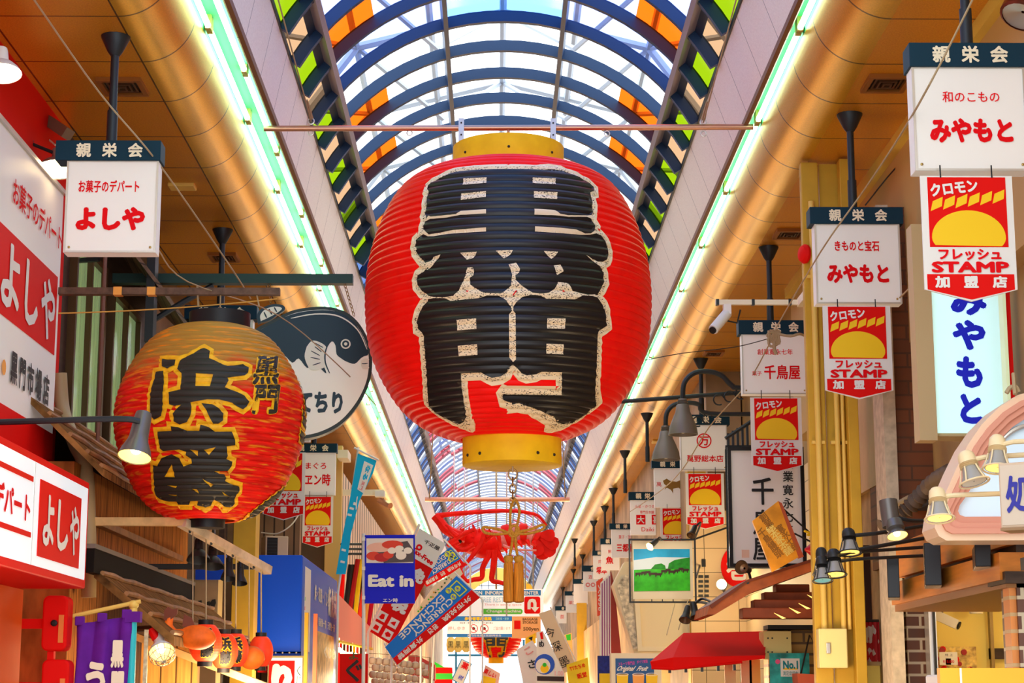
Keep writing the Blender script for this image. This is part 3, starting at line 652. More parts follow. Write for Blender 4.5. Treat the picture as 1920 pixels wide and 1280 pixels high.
for s_, bx in (('黒', (474, 668, 522, 722)), ('門', (474, 722, 520, 776))):
    for lift, bold, mt, nm in ((.0072, .10, ORG, 'orange_outline'), (.0102, .035, BLK2, 'black_lettering')):
        vs, fs, nv = glyph(s_, bold); gx = (bold-.035)*40; cx_, cy_ = (bx[0]+bx[2])/2, (bx[1]+bx[3])/2; w_, h_ = bx[2]-bx[0]+gx, bx[3]-bx[1]+gx
        pts = []
        for i, (x, y) in enumerate(vs): a, z = sm.cast(cx_+x*w_+y*6, cy_-y*h_); pts.append(sm.pt(a/sm.R, z, lift+.00015*(i//nv)))
        MB().add(pts, fs).build(nm, mt, r)
zr0, zr1 = W(424, 614, SY).z, W(424, 588, SY).z; RR = 57*SC(SY, 600)
MB().lathe([(RR-.02, zr0-.02), (RR, zr0-.02), (RR, zr1), (RR-.015, zr1), (RR-.015, zr0)], (sm.X+.045, SY, 0), 36, cap=False).build('top_ring', BLACK, r, True)
zb_ = W(400, 990, SY).z; MB().lathe([(.12, zb_), (.125, zb_+.09), (.02, zb_+.09)], (sm.X, SY, 0), 30).build('bottom_ring', BLACK, r, True)
MB().tube([(sm.X+.045, SY, zr1-.02), (sm.X+.045, SY, W(424, 551, SY).z)], .006, 6).build('hanging_wire', WIRE, r)
# ------------------------------------------------------------------ shop boards hung from the soffit, and the pennant banners below them
HT = 3.48
def hang_sign(label, hdr, brd, texts, pole_px=None, hdr_text='親栄会', Y=None, tint=None, group='white shop boards hung from the ceiling', bolts=True, hooks=False):
    Y = Y or YZ((hdr[0]+hdr[1])/2, hdr[2], HT); fr = face((hdr[0]+hdr[1])/2, hdr[2], Y)
    r = thing('hanging_shop_sign', label, 'sign', fr.o, group)
    near = Y < 24
    u0, u1, v0, v1 = prect(fr, hdr[0], hdr[2], hdr[1], hdr[3])
    MB().fbox(fr, u0, u1, v0, v1, -.16, 0).build('header', HEAD, r, bev=.004 if near else 0)
    hp = [c for c in COL.objects if c.parent is r][0]
    b = prect(fr, brd[0], brd[2], brd[1], brd[3])
    fb = fr.off(-.02)
    MB().fbox(fb, b[0], b[1], b[2], v0, -.12, 0).build('board', tint or WHITE, r, bev=.003 if near else 0)
    bp_ = [c for c in COL.objects if c.parent is r and c.name.startswith('board')][0]
    if near:
        g = .012; o_ = [(b[0], b[2]), (b[1], b[2]), (b[1], v0), (b[0], v0)]; i_ = [(b[0]+g, b[2]+g), (b[1]-g, b[2]+g), (b[1]-g, v0-g*.5), (b[0]+g, v0-g*.5)]
        MB().ring(fb, o_, i_, 0, .006).build('edge_frame', ALU, bp_)
        if bolts:
            for uu in (b[0]+.035, b[1]-.035): MB().lathe([(.008, 0), (.008, .006), (.003, .008)], fb.p(uu, b[2]+.035, 0), 8, fb.n).build('bolt', mat('brass', (.45, .3, .1), .4, .8), bp_)
    hw = (u1-u0); ht = v1-v0
    chars = hdr_text
    for i, ch in enumerate(chars):
        cu_ = u0+hw*(.27+.245*i) if len(chars) == 3 else (u0+u1)/2
        s_ = ht*.36
        text(fr, ch, (cu_-s_, (v0+v1)/2-s_, cu_+s_, (v0+v1)/2+s_), CREAM, hp, bold=.035, name='header_lettering')
    for t in texts:
        s, rc = t[0], t[1]; kw = dict(t[2]) if len(t) > 2 else {}; m = kw.pop('m', RED)
        ptext(fb, s, rc, m, bp_, w=.004, **kw)
    # pole and ceiling flange
    px_ = pole_px or (hdr[0]+hdr[1])/2
    x = W(px_, hdr[2], Y).x; y = Y+.08
    MB().tube([(x, y, HT-.01), (x, y, ZC-.10)], .026, 10).tube([(x, y, HT-.01), (x, y, HT+.22)], .034, 10).build('pole', STEEL, r, True)
    MB().lathe([(.03, -.13), (.05, -.10), (.095, -.005), (.095, 0)], (x, y, ZC), 14).build('ceiling_flange', STEEL, r, True)
    return r, fb, Y
def dome(cx, cy, w, h):
    """a plain rounded shape with a straight foot"""
    return [(cx+w/2*cos(radians(t)), cy+h*.24+h*(.76 if t < 180 and t > 0 else .52)*sin(radians(t))) for t in range(-28, 209, 8)]
def stamp(label, x0, x1, y0, y1, Y, hook_to=None, hide=None):
    fr = face((x0+x1)/2, y0, Y); a = prect(fr, x0, y0, x1, y1); w = a[1]-a[0]; h = a[3]-a[2]; u0 = a[0]; vt = a[3]
    r = thing('pennant_banner', label, 'banner', fr.o, 'red and yellow stamp pennants')
    def q(fx, fy): return (u0+w*fx, vt-h*fy)
    MB().prism(fr, [q(0, 0), q(0, .905), q(.5, 1), q(1, .905), q(1, 0)][::-1], -.012, 0).build('board', WHITEF, r)
    MB().prism(fr, [q(.075, .012), q(.075, .57), q(.925, .57), q(.925, .012)][::-1], .001, .003).build('red_panel', REDP, r)
    MB().prism(fr, [q(.03, .785), q(.03, .905), q(.5, .985), q(.97, .905), q(.97, .785)][::-1], .001, .003).build('red_panel', REDP, r)
    c = q(.5, .565); MB().prism(fr, dome(c[0], c[1]+h*.002, w*.80, h*.285), .003, .005).build('yellow_shape', YEL, r)
    mb = MB()                                                        # slanted yellow dashes in a row above it
    for i in range(6):
        fx = .11+i*.135; fy = .255-.012*i
        mb.prism(fr, [q(fx-.012, fy+.03), q(fx+.015, fy-.05), q(fx+.125, fy-.085), q(fx+.112, fy-.01)][::-1], .003, .005)
    mb.build('yellow_band', YEL, r)
    def tt(s, x0, y0, x1, y1, m, **k): text(fr, s, (u0+w*x0, vt-h*y1, u0+w*x1, vt-h*y0), m, r, w=.006, **k)
    rp_ = [c for c in COL.objects if c.parent is r and c.name.startswith('red_panel')]
    tt('クロモン', .10, .045, .62, .15, WHITEF, bold=.045, shear=.0, rot=.12)
    tt('フレッシュ', .16, .585, .84, .675, RED, bold=.045)
    tt('STAMP', .08, .685, .92, .775, RED, bold=.05)
    for i, ch in enumerate('加盟店'): tt(ch, .11+.31*i, .80, .27+.31*i, .895, WHITEF, bold=.05)
    zh = hook_to if hook_to is not None else fr.o.z+.06
    for fx in (.22, .78): p = fr.p(*q(fx, .015), .004); MB().tube([p, Vector((p.x, p.y+.002, zh))], .004, 5).build('hook', STEEL, r)
    return r

tt = lambda *a, **k: (*a, k)
hang_sign('white board with red script and small red caption, nearest hanging board on the right side', (1706, 1925, 80, 124), (1718, 1922, 125, 318),
          [('和のこもの', (1767, 172, 1873, 192), {'bold': .012}), ('みやもと', (1744, 222, 1898, 268), {'bold': .06})], 1820)
hang_sign('white board above a mustard column, red script under caption of kimono and jewels', (1519, 1693, 388, 419), (1532, 1687, 420, 568),
          [('きものと宝石', (1565, 451, 1648, 471), {'bold': .03}), ('みやもと', (1551, 495, 1666, 531), {'bold': .055})], 1603)
hang_sign('white board with three brushed red characters hanging beside the white camera arm', (1385, 1520, 600, 626), (1393, 1513, 627, 738),
          [('創業寛永七年', (1420, 654, 1486, 665), {'bold': .01}), ('菓子', (1410, 696, 1428, 704), {'bold': .01}), ('千鳥屋', (1433, 684, 1500, 711), {'bold': .025})], 1447)
r, fb, yy = hang_sign('white board with a red circled mark above red brushed shop name', (1275, 1368, 777, 796), (1277, 1363, 797, 881),
          [('萬野総本店', (1288, 853, 1356, 866), {'bold': .02})], 1317)
c = fb.px(1320, 826); s_ = SC(yy, 826); MB().ring(fb, circle(c, 14*s_), circle(c, 11.8*s_), .002, .005).build('red_circle_mark', RED, r); ptext(fb, '万', (1311, 818, 1329, 835), RED, r, bold=.03, w=.004)
r, fb, yy = hang_sign('white board with a brown ink horse drawing, behind the lower bell lamp', (1222, 1298, 863, 877), (1228, 1296, 877, 950), [('萬', (1231, 903, 1240, 912))], 1215)
HB = mat('brown_ink', (.30, .16, .03), .6)
MB().flat(fb, fb.pxs([(1243, 901), (1250, 897), (1256, 901), (1268, 903), (1278, 899), (1283, 904), (1279, 914), (1281, 922), (1276, 917), (1272, 914), (1262, 916), (1262, 925), (1258, 918), (1250, 914), (1246, 918), (1249, 910), (1245, 907)]), .004).build('horse_drawing', HB, r)
r, fb, yy = hang_sign('white board with two red square seals and roman caption', (1179, 1247, 922, 937), (1183, 1244, 937, 1002), [('土産・かつお', (1190, 946, 1228, 952)), ('専門店本舗', (1200, 957, 1226, 963)), ('Daiki', (1203, 988, 1226, 996))], 1173)
for ch, x in (('大', 1193), ('喜', 1222)):
    a = prect(fb, x, 965, x+17, 983); MB().fbox(fb, a[0], a[1], a[2], a[3], .002, .004).build('red_seal', RED, r); ptext(fb, ch, (x+2, 967, x+15, 981), WHITEF, r, bold=.02, w=.006)
hang_sign('white board with three red characters and red caption of sweets', (1143, 1200, 981, 992), (1147, 1195, 992, 1045), [('菓子・珈琲', (1160, 1003, 1188, 1010)), ('三都屋', (1156, 1019, 1190, 1034), {'bold': .03})], 1151)
hang_sign('white board with one large red fish character', (1126, 1176, 1009, 1020), (1128, 1172, 1020, 1068), [('鮮', (1140, 1030, 1148, 1037)), ('魚', (1136, 1043, 1150, 1057), {'bold': .03})], 1135)
hang_sign('small white board with red writing, next beyond the fish character board', (1111, 1157, 1032, 1041), (1113, 1153, 1041, 1085), [('肉', (1122, 1049, 1128, 1056)), ('塚本', (1118, 1062, 1138, 1076), {'bold': .03})], 1114)
hang_sign('small white board with a faint red caption and brown picture', (1091, 1132, 1060, 1071), (1094, 1129, 1071, 1108), [('酒', (1103, 1078, 1110, 1085)), ('◎◎', (1098, 1092, 1116, 1100))], 1078, '会')
hang_sign('blank ivory board hanging beside the red kanji strip', (1074, 1112, 1085, 1094), (1076, 1115, 1095, 1132), [], None, '会')
hang_sign('small distant ivory board below the blank board', (1059, 1092, 1108, 1116), (1061, 1089, 1116, 1148), [('果実', (1066, 1126, 1082, 1133))], None, '会')
hang_sign('farthest tiny ivory board at the end of the right cove', (1041, 1070, 1136, 1144), (1043, 1067, 1144, 1168), [('茶', (1050, 1152, 1058, 1160))], None, '会')
hang_sign('white board with red script hanging beside the left shop, red caption of sweets', (103, 302, 263, 300), (117, 297, 302, 472),
          [('お菓子のデパート', (147, 338, 262, 361), {'bold': .025}), ('よしや', (141, 388, 273, 432), {'bold': .062})], 204)
hang_sign('board with dark header mostly hidden behind the worn lantern', (345, 482, 572, 598), (352, 474, 598, 720), [('鮮魚', (380, 640, 450, 680))], 411)
hang_sign('board wholly tucked between worn lantern and fish shaped sign', (474, 588, 712, 733), (480, 582, 733, 826), [('黒門', (500, 760, 560, 790))], 530)
hang_sign('white board with red caption and red brushed name beside the pufferfish sign', (540, 632, 831, 848), (544, 629, 848, 927), [('まぐろ', (573, 867, 612, 879), {'bold': .015}), ('ヱン時', (571, 888, 620, 910), {'bold': .025})], 588)

stamp('red and yellow pennant under the nearest right board, largest of the pennants', 1735, 1897, 330, 565, YZ(1815, 80, HT)-.02, W(1815, 312, YZ(1815, 80, HT)).z)
stamp('red and yellow pennant hung under the kimono board in front of mustard column', 1548, 1669, 573, 748, YZ(1606, 388, HT)-.02, W(1606, 562, YZ(1606, 388, HT)).z)
stamp('red and yellow pennant in front of the black-framed vertical sign', 1410, 1502, 745, 885, YZ(1452, 600, HT)-.02, W(1452, 732, YZ(1452, 600, HT)).z)
stamp('red and yellow pennant under the board with circled mark', 1287, 1357, 887, 992, YZ(1321, 777, HT)-.02, W(1321, 876, YZ(1321, 777, HT)).z)
stamp('red and yellow pennant under the horse board, behind the cow picture frame', 1239, 1297, 952, 1040, YZ(1260, 863, HT)-.02, W(1260, 945, YZ(1260, 863, HT)).z)
stamp('red and yellow pennant half hidden behind the worn lantern', 492, 573, 848, 975, YZ(530, 712, HT)-.02, W(530, 820, YZ(530, 712, HT)).z)
stamp('red and yellow pennant under the left board beside the blue flag', 566, 625, 930, 1026, YZ(586, 831, HT)-.02, W(586, 921, YZ(586, 831, HT)).z)

# ------------------------------------------------------------------ soffit fittings: vents and small plates
def vent(label, cx, cy, w, dy):
    p = WY = None; Y = YZ(cx, cy, ZC); p = W(cx, cy, Y); r = thing('ceiling_vent', label, 'vent', (p.x, Y, ZC-.035), 'louvred vents in the soffit'); VB = mat('vent_bronze', (.32, .12, .02), .45, .4)
    h = w/2; fr = Fr((p.x, Y, ZC), (1, 0, 0), (0, -1, 0))          # normal points down
    MB().ring(fr, [(-h, -dy), (h, -dy), (h, dy), (-h, dy)], [(-h+.035, -dy+.035), (h-.035, -dy+.035), (h-.035, dy-.035), (-h+.035, dy-.035)], -.0, .03).build('frame', VB, r)
    MB().fbox(fr, -h+.03, h-.03, -dy+.03, dy-.03, .0, .004).build('backing', BLACK, r)
    for i in range(4):
        f = .82-.2*i; MB().ring(fr, [(-h*f, -dy*f), (h*f, -dy*f), (h*f, dy*f), (-h*f, dy*f)], [(-h*f+.014, -dy*f+.014), (h*f-.014, -dy*f+.014), (h*f-.014, dy*f-.014), (-h*f+.014, dy*f-.014)], .004, .012+.008*i).build('louvre', mat('dark_bronze', (.08, .03, .008), .5), r)
vent('bronze ceiling vent behind the pole of the nearest right board', 1662, 153, .30, .17)
vent('bronze ceiling vent beside the left board pole', 230, 159, .31, .17)
vent('second ceiling vent on the right, above the red alarm lamp', 1480, 436, .27, .16)
vent('ceiling vent behind the mustard column top, third on the right', 1338, 660, .24, .15)
vent('ceiling vent on the left near the dark beam', 420, 480, .27, .16)
def plate(label, cx, cy, w, d):
    Y = YZ(cx, cy, ZC); p = W(cx, cy, Y); tag(MB().box(p.x-w/2, p.x+w/2, Y-d/2, Y+d/2, ZC-.03, ZC+.005).build('ceiling_plate', PIPEY, bev=.01), label, 'plate', 'yellow plates on the soffit')
plate('small yellow cover plate on the left soffit', 342, 347, .22, .16)
plate('small yellow cover plate on the right soffit above bell lamps', 1235, 826, .22, .3)
# ------------------------------------------------------------------ left side of the street
# red fascia with the big sign
struct(MB().box(XL-.12, XL-.02, 8, 13.6, -.4, ZC), 'wall_left_red', REDP)
sx = -3.1; fr = left_face(sx, 11.5, 2.7)
r = thing('wall_sign', 'tall red and white sign board on the red wall, white script on red band', 'sign', (sx, 11, 1.3))
MB().box(XL-.03, sx, 8.6, 13.0, 1.3, 3.57).build('board', WHITE, r)
MB().box(sx, sx+.006, 8.6, 12.92, 2.37, 2.93).build('red_band', REDP, r); MB().box(sx, sx+.006, 8.6, 13.0, 1.30, 1.82).build('red_foot', REDP, r)
MB().box(XL-.03, sx+.02, 8.6, 13.02, 3.55, 3.58).build('edge_trim', ALU, r)
ftx = left_face(sx, 0, 0)
def ltext(s, y0, y1, z0, z1, m, par, **k): return text(ftx if 'fr' not in k else k.pop('fr'), s, (y0, z0, y1, z1), m, par, w=.01, **k)
ltext('お菓子のデパート', 11.6, 12.96, 3.12, 3.30, RED, r, bold=.02)
for ch, a, b in (('よ', 11.42, 11.88), ('し', 12.02, 12.38), ('や', 12.46, 12.86)): ltext(ch, a, b, 2.43, 2.86, WHITEF, r, bold=.03)
ltext('黒 門 市 場 店', 11.76, 12.80, 1.98, 2.20, BLACK, r, bold=.04)
MB().add([ftx.p(11.6, 2.05, .01)+Vector((.0, .05*cos(a), .05*sin(a))) for a in np.linspace(0, 2*pi, 16, False)], [tuple(range(16))]).build('dot_mark', ORANGE, r)
# lower light box
bx = -2.50; lb = left_face(bx, 0, 0)
r = thing('light_box_sign', 'red framed light box with white script in a red square, below the wall sign', 'sign', (bx-.3, 10.2, .64))
MB().box(XL-.05, bx, 8.3, 11.5, .66, 1.31).build('case', REDP, r, bev=.01)
MB().fbox(lb, 8.3, 11.44, .71, 1.265, .002, .006).build('lit_panel', mat('lit_panel_white', (.86, .92, .95), .3, emit=.40, ecol=(.80, .93, 1)), r)
MB().fbox(lb, 10.22, 11.25, .765, 1.185, .007, .011).build('red_square', REDP, r)
for ch, a, b in (('よ', 10.30, 10.56), ('し', 10.64, 10.92), ('や', 10.96, 11.2)): ltext(ch, a, b, .83, 1.12, WHITEF, r, fr=lb.off(.004), bold=.03)
ltext('お菓子のデパート', 8.55, 10.02, .92, 1.08, RED, r, fr=lb, bold=.04)
for z in (.85, 1.15): MB().fbox(lb, 8.3, 10.06, z, z+.028, .007, .011).build('red_line', REDP, r)
for y in (10.1,): MB().fbox(lb, y, y+.006, .71, 1.265, .006, .008).build('panel_seam', ALU, r)
MB().tube([(bx-.15, 9.9, .67), (bx-.15, 9.9, .62)], .012, 8).build('eye_bolt', STEEL, r)
# red front below, with two rounded boxes
struct(MB().box(XL-.05, -2.9, 8, 11.6, FLOOR, .66), 'wall_left_shop', mat('orange_red_front', (.85, .12, .015), .45, noise=.08, nscale=2))
def redbox(label, x0, x1, y0, y1, Y):
    fr = face((x0+x1)/2, y1, Y); a = prect(fr, x0, y0, x1, y1); r = thing('alarm_box', label, 'box', fr.o, 'red rounded boxes')
    MB().prism(fr, rrect(a[0], a[1], a[2], a[3], .04), -.16, 0).build('body', REDP, r, True, .012)
    MB().fbox(fr, a[1]-.05, a[1]-.02, a[2]+.05, a[2]+.22, 0, .01).build('label_plate', mat('orange_plate', (.85, .25, .05), .5), r)
    MB().lathe([(.02, 0), (.02, .02), (.01, .025)], fr.p((a[0]+a[1])/2, (a[2]+a[3])/2, 0), 12, fr.n).build('button', BLACK, r)
    MB().fbox(fr, a[0]+.03, a[0]+.07, a[2]-.06, a[2], -.1, -.05).build('conduit', REDP, r)
    MB().fbox(fr, a[0]-.24, a[0]+.02, (a[2]+a[3])/2-.03, (a[2]+a[3])/2+.03, -.13, -.07).build('wall_bracket', REDP, r)
redbox('upper red rounded box below the light box', 76, 128, 1116, 1220, 11.7); redbox('lower red rounded box below the light box', 74, 130, 1236, 1340, 11.7)
# lamps on the red wall
def shade_lamp(name, label, p, ax, rad, dep, shade_m, in_m, group, arm=None, arm_r=.012, neck=.04, bulb=True, cage=None):
    """a lamp head: bell shade about axis ax (pointing out of its mouth), socket behind"""
    ax = Vector(ax).normalized(); p = Vector(p); r = thing(name, label, 'lamp', p, group)
    prof = [(neck*.9, -dep*1.05), (neck, -dep*.95), (neck*1.1, -dep*.5), (rad*.62, -dep*.38), (rad*.9, -dep*.15), (rad, 0)]
    inn = [(rad*.95, -.004), (rad*.86, -dep*.15), (rad*.58, -dep*.36), (.01, -dep*.42)]
    MB().lathe(prof, p, 22, ax, cap=False).lathe([(neck*.9, -dep*1.05), (.004, -dep*1.06)], p, 22, ax, cap=False).build('shade', shade_m, r, True)
    MB().lathe(inn, p, 22, ax, cap=False).build('reflector', in_m, r, True)
    if bulb: MB().ball(p-ax*dep*.2, rad*.34, 12, 8).build('bulb', BULB, r, True)
    if arm: MB().tube(smooth_pts(arm, 5) if len(arm) > 2 else arm, arm_r, 8).build('arm', shade_m if False else STEEL, r, True)
    if cage:
        e1 = ax.orthogonal().normalized(); e2 = ax.cross(e1)
        mb = MB()
        for k in range(cage):
            a = 2*pi*k/cage; d = e1*cos(a)+e2*sin(a)
            mb.tube([p+d*rad*.98, p+d*rad*.95+ax*rad*.5, p+d*rad*.55+ax*rad*.95, p+ax*rad*1.1], rad*.035, 5)
        for h, q in ((.02, 1), (.5, .96), (.95, .56)): mb.tube([p+ax*rad*h+(e1*cos(a)+e2*sin(a))*rad*q for a in np.linspace(0, 2*pi, 16, False)], rad*.035, 5, True)
        mb.build('wire_guard', in_m if False else ALU, r, True)
    return r
LSH = mat('grey_lamp_shade', (.32, .27, .22), .4, .3)
shade_lamp('wall_lamp', 'grey dish lamp lit white above the red wall sign', W(110, 318, 12.55), (.12, -.15, -1), .165, .15, LSH, WGLOW, None, [W(110, 290, 12.55), W(70, 268, 12.55)+Vector((-.05, 0, 0)), Vector((XL-.02, 12.55, W(70, 262, 12.5).z))])
shade_lamp('wall_lamp', 'white lamp head cut off at the upper left edge of view', W(2, 138, 10.5), (.1, -.2, -1), .12, .16, WHITEF, WGLOW, None, [W(2, 100, 10.5), W(-60, 70, 10.5), Vector((XL-.02, 10.5, W(-60, 70, 10.5).z))])
r = thing('spot_fixture', 'old brown box fixture fixed under the ceiling over the red wall', 'fixture', W(90, 225, 13), None)
MB().tube([W(52, 200, 13.2), W(128, 252, 12.8)], .055, 4).build('housing', mat('brown_housing', (.22, .14, .09), .5), r); MB().tube([W(60, 208, 13.2), W(58, 232, 13.2), W(80, 252, 13.1), W(104, 272, 12.9)], .008, 5).build('cable', CREAM, r); MB().tube([W(52, 200, 13.2), Vector((XL-.02, 13.2, W(52, 200, 13.2).z))], .03, 6).build('bracket', STEEL, r)
r = shade_lamp('spot_lamp', 'grey spot lamp on a long arm in front of the worn lantern', W(252, 857, 10.6), (-.1, -.35, -1), .098, .27, mat('gunmetal', (.16, .15, .14), .35, .5), GLOW, None, [Vector((XL-.02, 10.6, W(0, 792, 10.6).z)), W(0, 791, 10.6), W(215, 785, 10.6), W(262, 790, 10.62)], .018, .05)
# upper windows of the next building
struct(MB().box(XL-.1, XL-.02, 13.6, 17.2, 1.5, ZC), 'wall_left_upper', DWOOD)
for i, (y0, y1, z0, z1) in enumerate(((13.85, 14.85, 2.05, 3.4), (15.25, 16.35, 2.0, 3.3))):
    gm = mat('glow_green_glass', (.22, .34, .10), .08, 0, emit=.22, ecol=(.5, .75, .35), noise=.5, nscale=3, stretch=(1, 6, .7), bump=.25)  # glow added to brighten the green panes
    o = struct(MB().box(XL-.02, XL-.005, y0, y1, z0, z1), 'window_%d' % (200+i), gm)
    mb = MB()
    for a, b in ((y0-.05, y0), (y1, y1+.05), ((y0+y1)/2-.02, (y0+y1)/2+.02)): mb.box(XL-.03, XL+.04, a, b, z0-.05, z1+.05)
    mb.box(XL-.03, XL+.04, y0, y1, z1, z1+.05).box(XL-.03, XL+.05, y0, y1, z0-.05, z0); struct(mb, 'trim_%d' % (200+i), mat('dark_bronze_frame', (.10, .055, .02), .4, .3))
def post(name, label, x0, x1, ytop, ybot, Y, m, cat='post', dep=.1, grp=None):
    fr = face((x0+x1)/2, ybot, Y); a = prect(fr, x0, ytop, x1, ybot); return tag(MB().fbox(fr, a[0], a[1], a[2], a[3], -dep, 0).build(name, m), label, cat, grp)
fr = face(188, 830, 13.3); post('wall_post', 'thin dark red-brown post in front of the green glass windows', 181, 194, 476, 835, 13.9, mat('rust_brown', (.16, .05, .03), .6))
post('wall_post', 'thick dark post carrying the upper beam beside green windows', 270, 292, 470, 640, 15.0, STEEL, dep=.15)
tag(MB().tube([W(186, 486, 13.9), Vector((XL-.01, 13.95, W(186, 486, 13.9).z))], .02, 6).build('post_stay', STEEL), 'short dark stay tying thin post to the left wall', 'stay')
# slanted eave boards above the windows
mb = MB(); fr = Fr((XL, 15.5, 0), (0, 1, 0), (.75, 0, -.5))
tag(MB().add([(XL-.02, 14.1, 3.95), (XL-.02, 17, 3.7), (-2.62, 17, 3.1), (-2.75, 15.1, 3.35), (XL-.02, 14.1, 3.92), (XL-.02, 17, 3.64), (-2.62, 17, 3.05), (-2.75, 15.1, 3.30)], [(0, 1, 2, 3), (7, 6, 5, 4), (0, 4, 5, 1), (1, 5, 6, 2), (2, 6, 7, 3), (3, 7, 4, 0)]).build('board_eave', mat('weathered_boards', (.16, .10, .06), .7, noise=.3, nscale=6, stretch=(3, .3, 3), lines=[(2, .12, 0, .012)])), 'weathered plank eave sloping above the green glass windows', 'eave')
# bark roofs with bamboo battens
BARK = mat('bark_shingle', (.25, .115, .032), .85, spec=.08, noise=.75, nscale=11, stretch=(.5, 5, .5), bump=.6, lines=[(1, .16, 0, .012)]); BAMB = mat('brown_bamboo', (.36, .17, .06), .5, noise=.3, nscale=8)
def slope(name, label, xw, zw, xe, ze, y0, y1, th, bat):
    r = thing(name, label, 'roof', (xe, (y0+y1)/2, ze)); d = Vector((xe-xw, 0, ze-zw)); L = d.length
    MB().add([(xw, y0, zw), (xw, y1, zw), (xe, y1, ze), (xe, y0, ze), (xw, y0, zw-th), (xw, y1, zw-th), (xe, y1, ze-th), (xe, y0, ze-th)], [(3, 2, 1, 0), (4, 5, 6, 7), (0, 1, 5, 4), (1, 2, 6, 5), (2, 3, 7, 6), (3, 0, 4, 7)]).build('shingles', BARK, r)
    for f in bat:
        p = Vector((xw, 0, zw)).lerp(Vector((xe, 0, ze)), f); pts = [(p.x, y0+(y1-y0)*k/14, p.z+.012+.006*sin(k*2.3)) for k in range(15)]
        MB().tube(pts, [.017+.004*(k % 2) for k in range(15)], 7).build('bamboo_batten', BAMB, r, True)
    return r
slope('bark_roof', 'upper bark roof with bamboo battens below the green windows', XL, 2.08, -2.6, 1.50, 12.35, 17.4, .05, (.12, .38, .62, .82, .98))
struct(MB().box(XL-.04, -2.88, 12.75, 17.6, FLOOR, 1.6), 'wall_left_timber', mat('timber_planks', (.42, .15, .03), .7, spec=.1, noise=.45, nscale=8, stretch=(1, 4, .4), lines=[(1, .22, 0, .012)]))
slope('bark_roof', 'lower bark roof with bamboo battens behind the purple curtain', -2.62, .84, -2.08, .40, 12.3, 17.2, .06, (.1, .4, .7, .97))
r = thing('eave_board', 'shade-black eave board with grey top along the timber wall between two bark roofs', 'eave', (-2.7, 14, .80)); MB().box(-2.64, -2.58, 12.1, 16.2, .80, .955).build('board', mat('eave_shade_black', (.012, .010, .008), .7, spec=.05), r); MB().box(-2.9, -2.575, 12.1, 16.2, .955, .985).build('flashing', mat('grey_flashing', (.22, .18, .14), .6), r)  # shadowed underside of the eave put in as a black board
tag(MB().box(-2.88, -2.82, 12.75, 17, 1.22, 1.27).build('bamboo_rail', BAMB), 'long brown rail along the timber wall under upper bark roof', 'rail')
# bent beige down-pipe
tag(MB().tube(smooth_pts([W(112, 700, 13.4), W(118, 770, 13.4), W(140, 830, 13.2), W(160, 880, 13.0), W(166, 1000, 12.9), W(166, 1120, 12.9)], 8), .052, 14).build('drain_pipe', mat('beige_pipe', (.46, .34, .17), .45), None, True), 'bent beige drain pipe beside the light box', 'pipe')
# beams that carry the lantern and the fish
def pole_between(name, label, a, b, r_, m, cat='beam', n=4, grp=None): return tag(MB().tube([a, b], r_, n).build(name, m), label, cat, grp)
zl = W(424, 547, SY).z
r = thing('lantern_bracket', 'rusty bracket arm with tape bands holding the worn lantern', 'bracket', (sm.X, SY, zl))
MB().box(XL-.05, W(525, 545, SY).x, SY-.03, SY+.03, zl-.025, zl+.025).build('arm', mat('rusty_arm', (.13, .07, .045), .6, noise=.4, nscale=20), r)
for x in (222, 285): q = W(x, 545, SY).x; MB().box(q-.03, q+.03, SY-.034, SY+.034, zl-.029, zl+.029).build('tape_band', ORANGE, r)
MB().tube(sag((XL, SY, zl-.16), (W(520, 555, SY).x, SY, zl-.05), .02), .005, 5).build('rope', mat('orange_rope', (.7, .38, .08), .7), r)
MB().tube([W(370, 535, SY), W(372, 575, SY)], .008, 5).tube([W(480, 545, SY), W(486, 575, SY)], .006, 5).build('rope_tie', WIRE, r)
FY = 15.4; zb = W(500, 524, FY).z
r = thing('beam_bracket', 'long dark green beam reaching out of the left wall above the fish sign', 'beam', (-2, FY, zb))
MB().box(XL-.05, W(662, 524, FY).x, FY-.05, FY+.05, zb-.04, zb+.04).build('arm', mat('dark_green_beam', (.02, .06, .055), .5), r)
MB().tube([W(288, 600, FY), W(345, 565, FY), W(400, 535, FY)], .025, 6).build('brace', STEEL, r)
def chain(a, b, n, rr, m, par, name='chain'):
    a, b = Vector(a), Vector(b); d = (b-a)/n; mb = None
    for k in range(n):
        c = a+d*(k+.5); ax = d.normalized(); s1 = ax.orthogonal().normalized(); s2 = ax.cross(s1); s_ = s1 if k % 2 else s2; L = d.length*.62
        MB().tube([c+ax*L*sin(t)+s_*rr*cos(t) for t in np.linspace(0, 2*pi, 10, False)], rr*.28, 5, True).build('chain_link', m, par, True)
# pufferfish sign
fr = face(590, 695, FY-.02, 8); r = thing('fish_sign', 'round pufferfish shaped shop sign, dark back and white belly, hung by a chain', 'sign', fr.o)
def cr(pts, n=5): return [(q.x, q.y) for q in smooth_pts([(x, y, 0) for x, y in pts]+[(pts[0][0], pts[0][1], 0)], n)[:-1]]
out = cr(fr.pxs([(486, 612), (510, 600), (545, 583), (580, 576), (615, 575), (645, 583), (668, 600), (685, 625), (696, 655), (697, 695), (688, 730), (668, 765), (640, 795), (605, 814), (570, 822), (535, 820), (505, 806), (484, 780), (474, 740), (476, 700), (468, 668), (450, 640), (468, 625)]))[::-1]
inn = grow(out, -.028)
MB().prism(fr, out, -.16, 0).build('case', mat('dark_case', (.03, .05, .045), .45, noise=.2, nscale=12), r, True)
MB().prism(fr, inn, .001, .004).build('belly', mat('lit_belly', (.86, .88, .76), .4, emit=.10), r)
DK = mat('fish_navy', (.006, .035, .055), .4)
